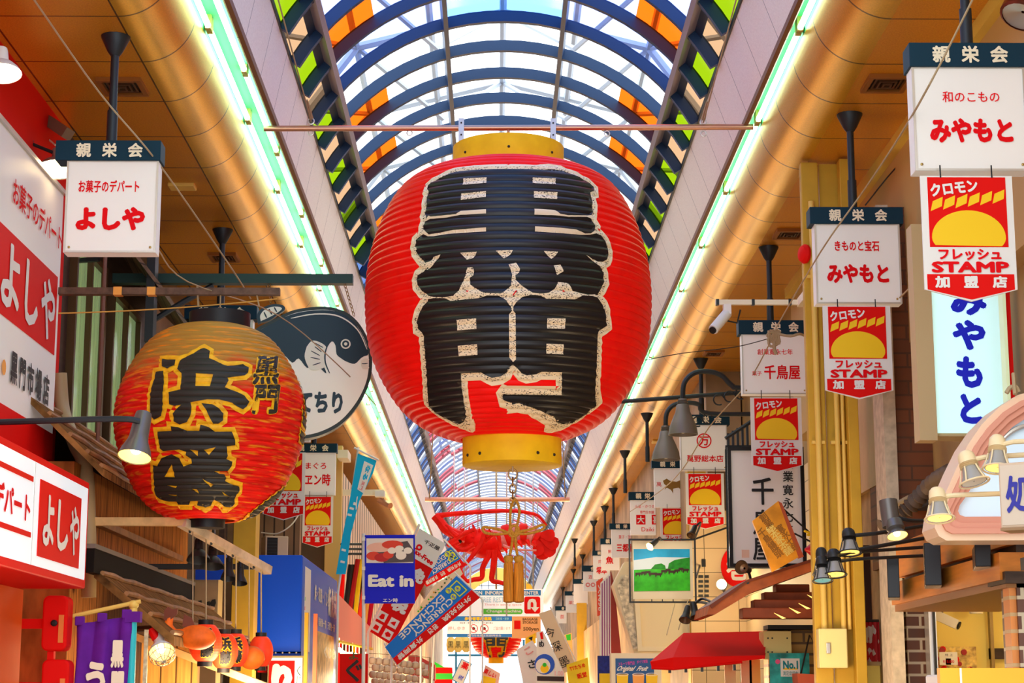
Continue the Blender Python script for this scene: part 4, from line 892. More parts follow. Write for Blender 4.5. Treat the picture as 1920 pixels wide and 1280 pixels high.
back = cr(fr.pxs([(462, 632), (500, 612), (545, 590), (590, 582), (630, 584), (660, 600), (680, 630), (691, 662), (682, 668), (676, 672), (665, 682), (650, 678), (640, 672), (631, 664), (629, 648), (622, 640), (612, 655), (606, 680), (612, 700), (600, 690), (588, 680), (576, 690), (560, 672), (548, 680), (530, 664), (500, 660), (480, 650)]), 3)[::-1]
MB().prism(fr, back, .004, .007).build('back', DK, r)
lw = mat('pale_green_white', (.86, .90, .74), .4)
def stroke(fr, pts, w_, m, par, name, lift): 
    pts = [(q.x, q.y) for q in smooth_pts([(*p, 0) for p in fr.pxs(pts)], 5)]; L = []; R = []
    for i, p in enumerate(pts):
        a = pts[max(0, i-1)]; b = pts[min(len(pts)-1, i+1)]; dx, dy = b[0]-a[0], b[1]-a[1]; l = hypot(dx, dy) or 1; t = w_*(.35+.65*sin(pi*min(1, max(0, i/(len(pts)-1))))**.5)
        L.append((p[0]-dy/l*t/2, p[1]+dx/l*t/2)); R.append((p[0]+dy/l*t/2, p[1]-dx/l*t/2))
    n = len(pts); mb = MB(); mb.add([fr.p(a, b, lift) for a, b in L+R], [(i, i+1, n+i+1, n+i) for i in range(n-1)]); return mb.build(name, m, par)
MB().prism(fr, cr(fr.pxs([(575, 650), (585, 639), (600, 642), (612, 652), (608, 668), (612, 685), (600, 692), (585, 694), (577, 686), (571, 668)]), 4)[::-1], .007, .010).build('pectoral_fin', lw, r)
for a, b in (((590, 650), (603, 660)), ((583, 658), (600, 667)), ((582, 670), (600, 674)), ((586, 685), (601, 680)), ((590, 643), (606, 652))): stroke(fr, [a, ((a[0]+b[0])/2, (a[1]+b[1])/2), b], .008, DK, r, 'fin_line', .012)
stroke(fr, [(617, 640), (610, 660), (610, 680), (618, 700)], .012, DK, r, 'gill_line', .012)
c = fr.px(648, 645); MB().prism(fr, circle(c, .042, 20), .007, .010).build('eye', lw, r); MB().prism(fr, circle(c, .030, 20), .010, .012).build('iris', DK, r); MB().prism(fr, circle(c, .014, 14), .012, .014).build('pupil', lw, r)
MB().prism(fr, cr(fr.pxs([(676, 676), (684, 672), (692, 674), (688, 682), (692, 690), (682, 692), (677, 686)]), 3)[::-1], .006, .010).build('mouth', lw, r); stroke(fr, [(678, 682), (684, 682), (690, 681)], .007, DK, r, 'mouth_line', .012)
stroke(fr, [(545, 597), (590, 589), (635, 593), (670, 618), (688, 655)], .012, lw, r, 'back_highlight', .009)
ptext(fr, 'てちり', (558, 735, 643, 774), DK, r, bold=.05, w=.007)
fd = fr.off(-.03); MB().prism(fd, cr(fd.pxs([(484, 606), (482, 590), (492, 577), (512, 570), (530, 572), (534, 580), (520, 590), (505, 600)]), 4)[::-1], -.06, 0).build('dorsal_fin', DK, r); MB().prism(fd, cr(fd.pxs([(489, 602), (488, 591), (497, 580), (512, 575), (526, 576), (527, 581), (510, 592)]), 4)[::-1], .001, .004).build('fin_face', lw, r)
for a, b in (((495, 585), (500, 596)), ((504, 579), (510, 590)), ((514, 576), (519, 585))): stroke(fd, [a, ((a[0]+b[0])/2, (a[1]+b[1])/2), b], .012, DK, r, 'fin_line', .007)
chain(W(646, 532, FY), W(664, 592, FY), 8, .012, mat('bronze', (.35, .20, .08), .35, .8), r); chain(W(505, 530, FY), W(508, 575, FY), 6, .012, mat('bronze', (.35, .20, .08), .35, .8), r)
# the pale lath frame with hanging lamps and small lanterns
LYY = 12.9
r = thing('lath_frame', 'pale wooden lath frame bent outward under the worn lantern, lanterns hang from it', 'frame', W(345, 980, LYY))
MB().fbox(Fr(W(262, 976, LYY)), -(W(262, 976, LYY).x-XL), .32, -.033, .024, -.06, .0).build('lath', LWOOD, r)
a, b = W(345, 978, LYY), W(506, 1068, LYY+.9); d = (b-a).normalized(); mb = MB(); k = 0; mb.fbox(Fr((a+b)/2, d, (0, 0, 1)), -(b-a).length/2, (b-a).length/2, -.035, .025, -.05, .02); mb.build('lath', mat('grey_pale_wood', (.62, .48, .34), .55, noise=.25, nscale=10), r)
def along(t): return a.lerp(b, t)
for t_, yy_ in ((.06, 0), (.3, 0), (.55, 0), (.8, 0)): q = along(t_); MB().tube([q+Vector((0, 0, -.02)), q+Vector((0, .03, -.05))], .01, 5).build('hook', STEEL, r)
tag(MB().box(XL, W(505, 1062, 14.4).x, 14.38, 14.44, W(400, 1062, 14.4).z-.02, W(400, 1062, 14.4).z+.02).build('lamp_rail', mat('rail_black', (.03, .03, .03), .5)), 'thin dark rail behind the lath frame', 'rail')
DL = mat('black_lamp', (.035, .035, .035), .4, .3)
for i, (x, y, Yq, lab) in enumerate(((372, 1050, 13.3, 'widest'), (398, 1062, 13.5, 'second'), (428, 1085, 13.7, 'third'), (449, 1094, 13.9, 'endmost'))):
    p = W(x, y, Yq); shade_lamp('hanging_lamp', 'small black lamp under the lath frame, %s of the four' % lab, p, (.05, -.3, -1), .085 if i < 2 else .058, .15, DL, BLACK, 'small black lamps under the lath', [p+Vector((0, 0, .12)), p+Vector((0, .02, .30 if i < 2 else .24)), along(min(.97, (x-345)/161))+Vector((0, 0, -.02))], .012, .03, bulb=False)
SLP = mat('small_lantern_paper', (.88, .05, .015), .42, emit=.28, ecol=(1, .06, .01))
def small_lantern(label, cx, y0, y1, w, Y, wire_to, txt=True, grp='small red lanterns under the lath'):
    s_ = SC(Y, y0); q = W(cx, (y0+y1)/2, Y); h = (y1-y0)*s_; R_ = w*s_/2; r = thing('small_lantern', label, 'lantern', (q.x, Y, q.z-h/2), grp)
    prof = []; n = 40
    for i in range(n+1):
        t = i/n; z = -h*.40+h*.80*t; rr = R_*(.42+.58*sin(pi*t)**.62); prof.append((rr*(1+.018*abs(sin(pi*t*13))), z))
    MB().lathe(prof, (q.x, Y, q.z), 28).build('paper_body', SLP, r, True)
    for z0, z1 in ((h*.38, h*.50), (-h*.50, -h*.38)): MB().lathe([(R_*.46, z0), (R_*.46, z1)], (q.x, Y, q.z), 20).build('ring', BLACK, r, True)
    if txt:
        for lift, bold, m in ((.004, .13, ORG), (.008, .05, BLACK)):
            for ch, zc_ in (('浜', .16), ('藤', -.16)):
                vs, fs, nv = glyph(ch, bold); pts = []
                for i_, (x_, y_) in enumerate(vs):
                    th = .25+x_*.85*(1+(bold-.05)*1.2); z = h*(zc_+y_*.31*(1+(bold-.05)*1.2)); t = (z+h*.4)/(h*.8); rr = R_*(.42+.58*sin(pi*min(1, max(0, t)))**.62)*1.014+lift+.0001*(i_//nv)
                    pts.append((q.x+rr*sin(th), Y-rr*cos(th), q.z+z))
                MB().add(pts, fs).build('orange_outline' if bold > .1 else 'black_lettering', m, r)
    MB().tube([(q.x, Y, q.z+h*.49), along(min(.97, (cx-345)/161))+Vector((0, 0, -.03))], .006, 5).build('hanging_chain', WIRE, r)
small_lantern('small red lantern beside the larger orange fish lantern', 385, 1162, 1248, 62, 13.0, W(395, 1005, 13.0).z)
small_lantern('small red lantern second along the row, lettered', 420, 1180, 1260, 52, 13.2, W(420, 1025, 13.2).z)
small_lantern('small red lantern third along the row, lettered', 441, 1180, 1257, 50, 13.55, W(441, 1035, 13.5).z)
small_lantern('small dark red lantern at the end of the row by the blue sign', 489, 1186, 1256, 46, 13.95, W(489, 1062, 13.8).z, False)
FL = mat('orange_fish_paper', (.80, .12, .015), .45, emit=.22, ecol=(1, .16, .01), noise=.45, nscale=9, spec=.15)
def fish_lantern(label, x0, x1, y0, y1, Y, zt):
    a, b = W(x0, (y0+y1)/2, Y), W(x1, (y0+y1)/2+6, Y); L = (b-a).length; H = (y1-y0)*SC(Y, y0)/2; r = thing('fish_lantern', label, 'lantern', (a+b)/2, 'orange fish lanterns')
    d = (b-a).normalized(); c = (a+b)/2
    prof = [(.012, -L*.56), (H*.25, -L*.42), (H*.45, -L*.30), (H*.85, -L*.12), (H*1.0, L*.08), (H*.9, L*.28), (H*.55, L*.44), (H*.2, L*.5), (.01, L*.51)]
    P = smooth_pts([(q[0], q[1], 0) for q in prof], 4); MB().lathe([(max(.005, q.x), q.y) for q in P], c, 22, d).build('body', FL, r, True)
    t = c-d*L*.5; MB().tube(smooth_pts([c-d*L*.26, c-d*L*.42+Vector((0, -.01, .01)), c-d*L*.52+Vector((0, -.02, .06)), c-d*L*.52+Vector((.01, -.02, .12))], 5), list(np.linspace(H*.62, .022, 16)), 10).build('tail_stem', FL, r, True); MB().prism(Fr(t+Vector((0, -.03, 0)), (1, 0, 0), (0, 0, 1)), [(-.035, .10), (.0, .095), (.05, .14), (.055, .18), (.02, .17), (-.01, .19), (-.035, .165)], -.012, .012).build('tail_fin', mat('brown_fin', (.20, .04, .015), .5), r)
    MB().prism(Fr(c+Vector((-.04, 0, H*.85)), (1, 0, 0), (0, 0, 1)), [(-.03, 0), (.06, -.01), (.03, .06), (-.02, .08)], -.01, .01).build('back_fin', mat('brown_fin', (.25, .08, .03), .5), r)
    MB().tube([c+Vector((0, 0, H*.9)), along(min(.97, max(.02, ((x0+x1)/2-345)/161)))+Vector((0, 0, -.03))], .005, 5).build('hanging_wire', WIRE, r)
fish_lantern('larger orange pufferfish lantern with raised tail in front of lower bark roof', 318, 404, 1168, 1214, 12.7, W(360, 985, 12.7).z)
fish_lantern('smaller orange pufferfish lantern between the small red lanterns', 436, 496, 1207, 1251, 13.75, W(466, 1045, 13.6).z)
# purple curtain on a bamboo rod, turquoise pole
NY = 11.9; fr = face(195, 1200, NY, 6); r = thing('noren_curtain', 'purple shop curtain with pale lettering hanging from a bamboo rod', 'curtain', fr.o)
a = fr.px(145, 1164); b = fr.px(246, 1148); n = 26; mb = MB(); vs = []
for j in range(9):
    for i in range(n+1):
        t = i/n; u = a[0]+(b[0]-a[0])*t; v = a[1]+(b[1]-a[1])*t-.02; vs.append(fr.p(u+.008*sin(j*.8+i), v-j*.10, .016*sin(t*15+j*.25)))
mb.add(vs, [(j*(n+1)+i, j*(n+1)+i+1, (j+1)*(n+1)+i+1, (j+1)*(n+1)+i) for j in range(8) for i in range(n)]); o = mb.build('cloth', CLOTHP, r, True); o.modifiers.new('thickness', 'SOLIDIFY').thickness = .006
for x in (150, 192, 238): q = fr.px(x, 1156-(x-190)*.15); MB().fbox(fr, q[0]-.03, q[0]+.03, q[1]-.035, q[1]+.022, -.019, .021).build('loop', CLOTHP, r, bev=.006)
p0, p1 = fr.p(*fr.px(126, 1157)), fr.p(*fr.px(264, 1127)); MB().tube([p0, p1], .014, 8).build('rod', PIPEY, r, True)
for ch, rc in (('黒', (208, 1200, 234, 1252)), ('門', (208, 1258, 234, 1310)), ('う', (160, 1240, 200, 1310))): ptext(fr, ch, rc, CREAM, r, bold=.05, w=.034)
q = W(249, 1130, NY); r2 = thing('curtain_pole', 'turquoise pole standing beside the purple curtain', 'pole', (q.x, NY, FLOOR)); MB().tube([(q.x, NY+.03, FLOOR), (q.x, NY+.03, W(249, 1150, NY).z)], .026, 12).build('pole', mat('turquoise', (.02, .55, .62), .4), r2, True); MB().ball((q.x, NY+.03, W(249, 1133, NY).z), (.035, .035, .03), 12, 8).tube([(q.x, NY+.03, W(249, 1152, NY).z), (q.x, NY+.03, W(249, 1132, NY).z)], .024, 10).build('cap', PIPEY, r2, True); MB().box(q.x-.045, q.x+.05, NY-.01, NY+.07, W(249, 1166, NY).z, W(249, 1146, NY).z).build('clamp', CLOTHP, r2)
p = W(303, 1222, 12.3); r = shade_lamp('guard_lamp', 'lit lamp in a wire guard with white hood below the fish lantern', p, (.25, -.55, -.62), .085, .14, WHITEF, GLOW, None, [p+Vector((-.06, .1, .12)), p+Vector((-.1, .25, .16)), (-2.45, 12.75, p.z+.16)], .02, .035, True, 12)
MB().tube([W(283, 1178, 12.36), W(293, 1198, 12.36)], .028, 8).build('grip', REDP, r, True)['label'] = 'red grip'
post('wood_fence', 'bright orange plank fence below the small lanterns', 258, 372, 1205, 1420, 13.6, mat('orange_planks', (.75, .36, .07), .55, noise=.25, nscale=8, stretch=(6, 1, .3), lines=[(0, .11, .03, .012)]), 'fence')
post('poster_post', 'pale printed strip standing beside turquoise pole', 262, 278, 1180, 1420, 12.2, mat('strip_print', (.85, .6, .35), .5, noise=.4, nscale=20), 'strip', .02)
tag(MB().tube([W(300, 1180, 13.6)+Vector((-.3, 0, -.0)), W(560, 1310, 13.2)], .035, 4).build('timber_brace', LWOOD), 'pale timber brace under the small lanterns', 'brace')
# ------------------------------------------------------------------ right side of the street
RBR = brick('red_brown_brick', (.20, .055, .012), (.15, .04, .010), (.10, .035, .012), .34, .105, mw=.008)
DBR = brick('dark_brick_pale_joint', (.12, .032, .008), (.085, .025, .007), (.50, .40, .26), .20, .085, mw=.010)
TANB = brick('tan_brick', (.60, .34, .08), (.50, .28, .07), (.16, .08, .03), .26, .10, mw=.012)
CONC = mat('pale_concrete', (.52, .44, .33), .8, noise=.2, nscale=16)
def x_at(px, Y, py=900): return W(px, py, Y).x
def z_at(py, Y, px=1700): return W(px, py, Y).z
# brick pier and what stands beside it
YB_ = 13.6; zt = z_at(388, YB_, 1700)
struct(MB().box(x_at(1682, YB_), 4.2, YB_, 14.6, .98, zt), 'wall_right_brick', RBR)
struct(MB().box(x_at(1690, YB_), x_at(1735, YB_), YB_+.02, 14.5, FLOOR, .98), 'wall_right_brick_foot', DBR)
tag(MB().box(x_at(1658, YB_), x_at(1681, YB_), YB_-.06, YB_+.3, FLOOR, zt).build('concrete_post', CONC), 'pale concrete post at the edge of the red-brown brick pier', 'post')
struct(MB().box(XR-.04, XR+.12, 8, 19, 2.6, ZC), 'wall_right_fascia', mat('sand_fascia', (.62, .38, .12), .55))
struct(MB().box(XR-.10, XR-.04, 8, 19, ZC-.10, ZC), 'trim_300', mat('yellow_fascia_edge', (.86, .62, .10), .45))
struct(MB().box(2.98, 3.2, 13.95, 16, FLOOR, 2.75), 'wall_right_panels', mat('grey_ochre_panel', (.42, .29, .13), .7, noise=.25, nscale=5))
struct(MB().box(2.94, 2.985, 13.95, 15.4, 1.62, 2.7), 'trim_301', mat('pale_panel', (.72, .52, .27), .6, noise=.1, nscale=4))
struct(MB().box(2.90, 2.95, 15.2, 15.35, 1.5, 2.7), 'trim_302', ALU)
# mustard column with conduits and switch box
YC_ = 14.25; r = thing('steel_column', 'mustard yellow steel column with conduits, rising to the ceiling behind kimono board', 'column', (x_at(1540, YC_), YC_, FLOOR))
MB().box(x_at(1519, YC_), x_at(1552, YC_), YC_, YC_+.09, FLOOR, ZC-.02).build('shaft', MUST, r, bev=.008)
MB().box(x_at(1552, YC_+.1), x_at(1590, YC_+.1), YC_+.06, YC_+.12, FLOOR, ZC-.02).build('web', MUST, r)
MB().box(x_at(1594, YC_-.1), x_at(1614, YC_-.1), YC_-.1, YC_+.02, FLOOR, ZC-.02).build('flange', MUST, r, bev=.006)
MB().box(x_at(1588, YC_+.15), x_at(1595, YC_+.15), YC_+.12, YC_+.3, FLOOR, ZC-.02).build('slot', BLACK, r)
for x, rr in ((1537, .024), (1573, .02), (1584, .014)):
    X = x_at(x, YC_-.03); MB().tube([(X, YC_-.03, z_at(1180, YC_)), (X, YC_-.03, ZC-.35 if x < 1540 else ZC-1.4)], rr, 10).build('conduit', PIPEY, r, True)
    for y in (520, 830): MB().box(X-.05, X+.05, YC_-.03, YC_+.02, z_at(y, YC_)-.012, z_at(y, YC_)+.012).build('pipe_clamp', PIPEY, r)
b = face(1560, 1250, YC_-.12); a = prect(b, 1537, 1178, 1588, 1252)
r = thing('switch_box', 'pale yellow electrical switch box on the mustard column', 'box', b.o)
MB().fbox(b, *a, -.12, 0).build('cabinet', mat('pale_yellow_box', (.88, .74, .30), .45), r, bev=.006); MB().fbox(b, a[0]+.008, a[1]-.008, a[2]+.008, a[3]-.008, .001, .005).build('door', mat('pale_yellow_box', (.88, .74, .30), .45), r); MB().fbox(b, a[0]+.05, a[0]+.08, (a[2]+a[3])/2-.04, (a[2]+a[3])/2+.04, .006, .03).build('handle', ALU, [c for c in COL.objects if c.parent is r][1], bev=.004)
r = thing('alarm_lamp', 'round red alarm lamp on the side of the mustard column', 'lamp', W(1508, 474, 14.2)); MB().lathe([(.03, 0), (.075, .01), (.078, .03), (.06, .055), (.02, .065)], (x_at(1516, 14.2, 474), 14.25, z_at(474, 14.2)), 18, (-1, -.35, 0)).build('lens', REDP, r, True)
# camera on its white arm
YA_ = 14.9; r = thing('camera_arm', 'white bar with rope ties reaching left from the mustard column', 'bar', W(1430, 570, YA_)); MB().box(x_at(1348, YA_), x_at(1517, YA_), YA_-.02, YA_+.02, z_at(572, YA_), z_at(563, YA_)).build('bar', CREAM, r)
for x in (1352, 1420, 1490): X = x_at(x, YA_); MB().box(X-.012, X+.012, YA_-.025, YA_+.025, z_at(573, YA_), z_at(562, YA_)).build('band', STEEL, r)
MB().box(x_at(1505, YA_), x_at(1530, YA_), YA_-.6, YA_+.02, z_at(575, YA_), z_at(560, YA_)).build('clamp', CREAM, r)
p = W(1350, 612, YA_); r = thing('security_camera', 'white security camera under the tip of the white bar', 'camera', p); MB().tube([p+Vector((.06, 0, .11)), p+Vector((-.07, -.12, -.05))], .042, 12).build('housing', WHITEF, r, True); MB().tube([p+Vector((-.07, -.12, -.05)), p+Vector((-.08, -.13, -.06))], .03, 12).build('lens', BLACK, r, True); MB().box(p.x+.03, p.x+.09, p.y-.04, p.y+.04, p.z+.10, z_at(572, YA_)).build('mount', WHITEF, r)
MB().tube([p+Vector((.0, 0, .06)), p+Vector((.14, 0, .03)), p+Vector((.17, 0, .14))], .008, 5).build('cable', DWIRE, r)
# blue-lettered vertical light box on the brick
YL = 11.6; fr = face(1812, 680, YL); r = thing('vertical_light_box', 'tall pale cyan light box with blue brush script on the brick pier', 'sign', W(1812, 820, YL))
a = prect(fr, 1741, 470, 1880, 818); MB().fbox(fr, a[0], a[1], a[2], a[3], -.22, 0).build('case', mat('beige_case', (.62, .46, .24), .45), r, bev=.006)
a2 = prect(fr, 1748, 474, 1876, 812); MB().fbox(fr, *a2, .001, .008).build('lit_panel', mat('lit_cyan', (.62, .90, .90), .3, emit=.62, ecol=(.60, .95, .93)), r)
for ch, rc in (('み', (1782, 540, 1848, 592)), ('や', (1786, 600, 1846, 657)), ('も', (1793, 668, 1840, 728)), ('と', (1800, 738, 1840, 795))): ptext(fr, ch, rc, BLUEL, r, bold=.06, w=.012)
sd = face(1733, 650, YL-.05); a = prect(sd, 1725, 420, 1741, 825); MB().fbox(sd, *a, -.15, 0).build('side_plate', mat('beige_case', (.62, .46, .24), .45), r); MB().box(x_at(1868, YL), x_at(1878, YL), YL+.2, YB_, z_at(560, YL), z_at(545, YL)).build('wall_bracket', STEEL, r)
r = thing('edge_post', 'thin red and white post at the right border beside the cyan light box', 'post', W(1908, 740, 11.2)); MB().box(x_at(1897, 11.2), x_at(1903, 11.2), 11.2, 11.3, FLOOR+2.9, 3.2).build('strip', mat('pale_green_strip', (.75, .9, .55), .4, emit=.3), r); MB().box(x_at(1903, 11.2), x_at(1913, 11.2), 11.22, 11.3, FLOOR+2.9, 3.2).build('strip', REDP, r); MB().box(x_at(1880, 11.2), x_at(1925, 11.2), 11.3, YB_, 1.35, 1.42).build('bracket', STEEL, r)
tag(MB().box(x_at(1762, 13.5), x_at(1800, 13.5), 13.48, YB_, z_at(890, 13.5), z_at(822, 13.5)).build('ribbed_panel', mat('pale_pink_ribs', (.72, .55, .45), .5, lines=[(0, .025, 0, .008)])), 'small pale ribbed panel on the brick under the cyan light box', 'panel')
r = thing('ceiling_lamp', 'dark ringed lamp in the upper right corner', 'lamp', W(1905, 40, 10)); MB().lathe([(.05, .16), (.12, .14), (.125, .0), (.11, -.01)], W(1915, 30, 10), 20, (.5, .3, 1), cap=False).build('body', mat('dark_red_metal', (.2, .05, .03), .3, .6), r, True); MB().lathe([(.11, 0), (.01, .03)], W(1915, 30, 10), 20, (.5, .3, 1), cap=False).build('reflector', ALU, r, True); MB().tube([W(1912, 10, 10.1), (W(1912, 10, 10.1).x, 10.1, ZC)], .02, 6).build('stem', STEEL, r)
# corrugated hose along the brick
hp = [W(1650, 990, 13.2), W(1690, 965, 13.2), W(1720, 935, 13.1), W(1750, 905, 12.8), W(1785, 885, 11.6), W(1830, 870, 11.4)]
hs = smooth_pts(hp, 7); tag(MB().tube(hs, [.034+.030*(i % 2) for i in range(len(hs))], 10).build('corrugated_hose', mat('hose_brown', (.13, .09, .06), .6), None, True), 'dark ribbed hose running up across the brick pier', 'hose')
tag(MB().tube(smooth_pts([W(1682, 945, 13.5), W(1710, 930, 13.5), W(1745, 920, 13.5)], 6), .02, 6).build('rope_bundle', WIRE, None, True), 'tan rope lying on the ledge beside the ribbed hose', 'rope')
# orange timber cornice, black blades, shop opening
cx0 = 2.64; r = thing('timber_cornice', 'orange timber cornice over the lower right shop opening', 'cornice', (cx0, 11, .6))
MB().box(cx0, 3.3, 9.6, 12.3, .78, 1.0).build('upper_board', OWOOD, r); MB().box(cx0-.05, 3.3, 9.6, 12.25, .60, .74).build('lower_board', OWOOD, r); MB().box(cx0+.04, 3.3, 9.6, 12.25, .74, .78).build('groove', DWOOD, r); MB().box(cx0-.02, 3.3, 9.6, 12.3, .56, .60).build('rail', mat('brown_rail', (.30, .12, .03), .5), r)
for i, (x, y0, y1, lab) in enumerate(((1675, 1046, 1120, 'leftmost'), (1749, 1017, 1097, 'middle'), (1843, 1020, 1062, 'rightmost'))):
    Y = [11.6, 10.6, 9.7][i]; f_ = face(x, y0, Y, -12); h = [10, 14, 14][i]; a = prect(f_, x-h, y0, x+h, y1); q = thing('blade_sign', 'black upright plate on the orange timber cornice, %s of three' % lab, 'plate', f_.o, 'black plates on the cornice'); MB().fbox(f_, a[0], a[1], a[2], a[3], -.35, 0).build('plate', mat('satin_black', (.012, .012, .015), .25), q, bev=.004)
IY = mat('glow_yellow_wall', (.88, .62, .12), .6, emit=.12)  # lamplight in the shop put into the yellow, with added glow
struct(MB().box(x_at(1738, 14.6), 4.4, 14.5, 14.6, FLOOR, .98), 'wall_right_shop', IY)
for x in (1731, 1738): pass
struct(MB().box(4.4, 4.5, 9.9, 14.6, FLOOR, .98), 'wall_right_shop_side', IY); struct(MB().box(3.25, 4.5, 9.9, 14.6, .98, 1.02), 'ceiling_shop', CREAM); lamp('shop_lamp', 'POINT', (3.9, 12.6, .75), 26, (1, .80, .45), .12)
struct(MB().box(x_at(1728, 13.5), x_at(1742, 13.5), 13.46, 13.6, FLOOR, z_at(1133, 13.5)), 'door_1', ALU)
struct(MB().box(x_at(1735, 13.5), x_at(1739, 13.5), 13.44, 13.55, FLOOR, z_at(1133, 13.5)), 'trim_303', BLACK)
struct(MB().box(x_at(1842, 14.4), x_at(1848, 14.4), 14.38, 14.44, FLOOR, .7), 'trim_304', mat('bronze_bar', (.25, .16, .05), .4, .4))
struct(MB().box(x_at(1842, 14.4), x_at(1880, 14.4), 14.4, 14.46, z_at(1235, 14.4), z_at(1215, 14.4)), 'trim_305', DWOOD)
p = W(1770, 1160, 14.1); r = thing('security_camera', 'beige security camera inside the lower right shop opening', 'camera', p); MB().tube([p+Vector((-.08, 0, .04)), p+Vector((.08, -.1, -.05))], .05, 4).build('housing', CREAM, r); MB().tube([p+Vector((-.02, 0, .05)), p+Vector((-.03, .2, .16)), (p.x-.03, 14.5, p.z+.16)], .018, 6).build('arm', STEEL, r); MB().tube([p+Vector((.08, -.1, -.05)), p+Vector((.09, -.105, -.055))], .03, 8).build('lens', BLACK, r)
p = W(1830, 1140, 14.2); r = thing('smoke_detector', 'round pale smoke detector inside the lower right shop', 'detector', p); MB().lathe([(.05, -.04), (.055, 0), (.04, .03)], p, 18).build('body', CREAM, r, True); MB().box(p.x-.05, p.x+.05, p.y, 14.5, p.z+.03, p.z+.06).build('bracket', CREAM, r)
fr = face(1791, 1230, 14.4); r = thing('flower_poster', 'poster of red blossoms behind the price card', 'poster', fr.o); a = prect(fr, 1752, 1212, 1830, 1300); MB().fbox(fr, *a, -.03, 0).build('sheet', mat('blossom_print', (.85, .45, .12), .5, noise=.6, nscale=26), r)
rr_ = random.Random(3)
for i in range(16): MB().prism(fr, circle((a[0]+(a[1]-a[0])*rr_.random(), a[2]+(a[3]-a[2])*(.1+.85*rr_.random())), .018+.012*rr_.random(), 9), .001, .004+.0006*i).build('blossom', [REDP, mat('dark_red_print', (.4, .01, .01), .5), ORANGE][i % 3], r)
fr = face(1778, 1234, 14.2); r = thing('price_card', 'small white price card with red figures before the blossom poster', 'card', fr.o); a = prect(fr, 1762, 1222, 1795, 1246); MB().fbox(fr, *a, -.012, 0).build('card', WHITEF, r); ptext(fr, '¥15,000', (1768, 1237, 1789, 1243), RED, r); ptext(fr, '特 上', (1772, 1225, 1786, 1230), BLACK, r); MB().box(fr.o.x-.02, fr.o.x+.02, 14.2, 14.38, fr.o.z-.05, fr.o.z+.0).build('stand', CREAM, r)
r = thing('display_board', 'plain orange-yellow board along the bottom right edge', 'board', W(1850, 1278, 9.0)); fr = face(1850, 1270, 9.0); a = prect(fr, 1764, 1252, 1935, 1300); MB().fbox(fr, a[0], a[1], FLOOR-fr.o.z, a[3], -.06, 0).build('panel', mat('orange_yellow_board', (.82, .38, .02), .45), r); q = fr.px(1801, 1260); MB().fbox(fr, q[0]-.005, q[0]+.005, FLOOR-fr.o.z, a[3], .001, .004).build('seam', CREAM, r)
r = thing('white_box', 'white box corner beside the orange-yellow board', 'box', W(1755, 1275, 9.4)); MB().box(x_at(1745, 9.4), x_at(1768, 9.4), 9.4, 9.7, FLOOR, z_at(1264, 9.4)).build('body', WHITEF, r, bev=.01)
struct(MB().box(x_at(1886, 9.7), 3.6, 9.6, 9.9, FLOOR, .58), 'wall_right_pier', DBR); struct(MB().box(x_at(1869, 9.75), x_at(1886, 9.7), 9.62, 9.74, FLOOR, .58), 'trim_306', brick('lamplit_brick_edge', (.72, .24, .04), (.60, .20, .035), (.55, .35, .15), .5, .085, mw=.010))  # warm lamplight on the brick return put into its orange colour
tag(MB().box(x_at(1871, 9.6), x_at(1925, 9.5), 9.55, 9.9, .58, .64).build('pier_cap', DWOOD), 'dark cap on the dark brick pier', 'cap')
# recess with red curtain left of the brick, its dark put into the wall colour
struct(MB().box(x_at(1612, 14.9), x_at(1662, 14.9), 14.85, 14.95, FLOOR, 1.2), 'wall_right_recess', mat('recess_shade_brown', (.06, .03, .02), .7))
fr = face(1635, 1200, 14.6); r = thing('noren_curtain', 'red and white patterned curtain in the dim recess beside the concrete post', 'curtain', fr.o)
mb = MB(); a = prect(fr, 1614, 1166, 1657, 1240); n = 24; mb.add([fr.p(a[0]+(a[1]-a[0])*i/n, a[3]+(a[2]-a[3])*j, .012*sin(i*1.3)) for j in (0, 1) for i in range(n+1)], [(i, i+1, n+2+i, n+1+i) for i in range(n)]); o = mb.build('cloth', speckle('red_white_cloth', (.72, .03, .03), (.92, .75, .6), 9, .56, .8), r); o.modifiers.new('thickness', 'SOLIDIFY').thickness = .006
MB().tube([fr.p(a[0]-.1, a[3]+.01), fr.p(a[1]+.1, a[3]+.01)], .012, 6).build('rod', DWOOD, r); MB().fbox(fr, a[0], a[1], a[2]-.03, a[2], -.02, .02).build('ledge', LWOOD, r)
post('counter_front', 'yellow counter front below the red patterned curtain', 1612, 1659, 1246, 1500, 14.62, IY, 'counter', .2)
# pink arched frame with lit panel
YP = 9.25; fr = face(1850, 900, YP); r = thing('arched_sign', 'pink arched sign frame around a pale lit panel at the right edge', 'sign', W(1900, 1010, YP))
def arch(k):                                                          # outline in pixels, shrunk by k
    pts = [(2150-k, 1012-k), (1772+k*.8, 1014-k), (1758+k*.9, 1006-k*.9), (1750+k, 990-k*.7), (1753+k, 970-k*.5), (1768+k*1.02, 930-k*.1), (1790+k*1.05, 880+k*.0), (1812+k*.95, 835+k*.25), (1838+k*.8, 797+k*.6), (1870+k*.6, 765+k*.8), (1905+k*.3, 742+k), (1950, 730+k), (2010, 730+k), (2060-k*.3, 742+k), (2105-k*.7, 790+k*.6), (2150-k, 880)]
    return fr.pxs(pts)
for i, (k0, k1, d0, d1) in enumerate(((0, 12, -.25, .03), (12, 22, -.25, .055), (22, 33, -.25, .04), (33, 45, -.25, .015))): MB().ring(fr, arch(k0)[::-1], arch(k1)[::-1], d0, d1).build('frame_moulding', PINK if i else mat('cream_pink_enamel', (.88, .62, .42), .35), r)
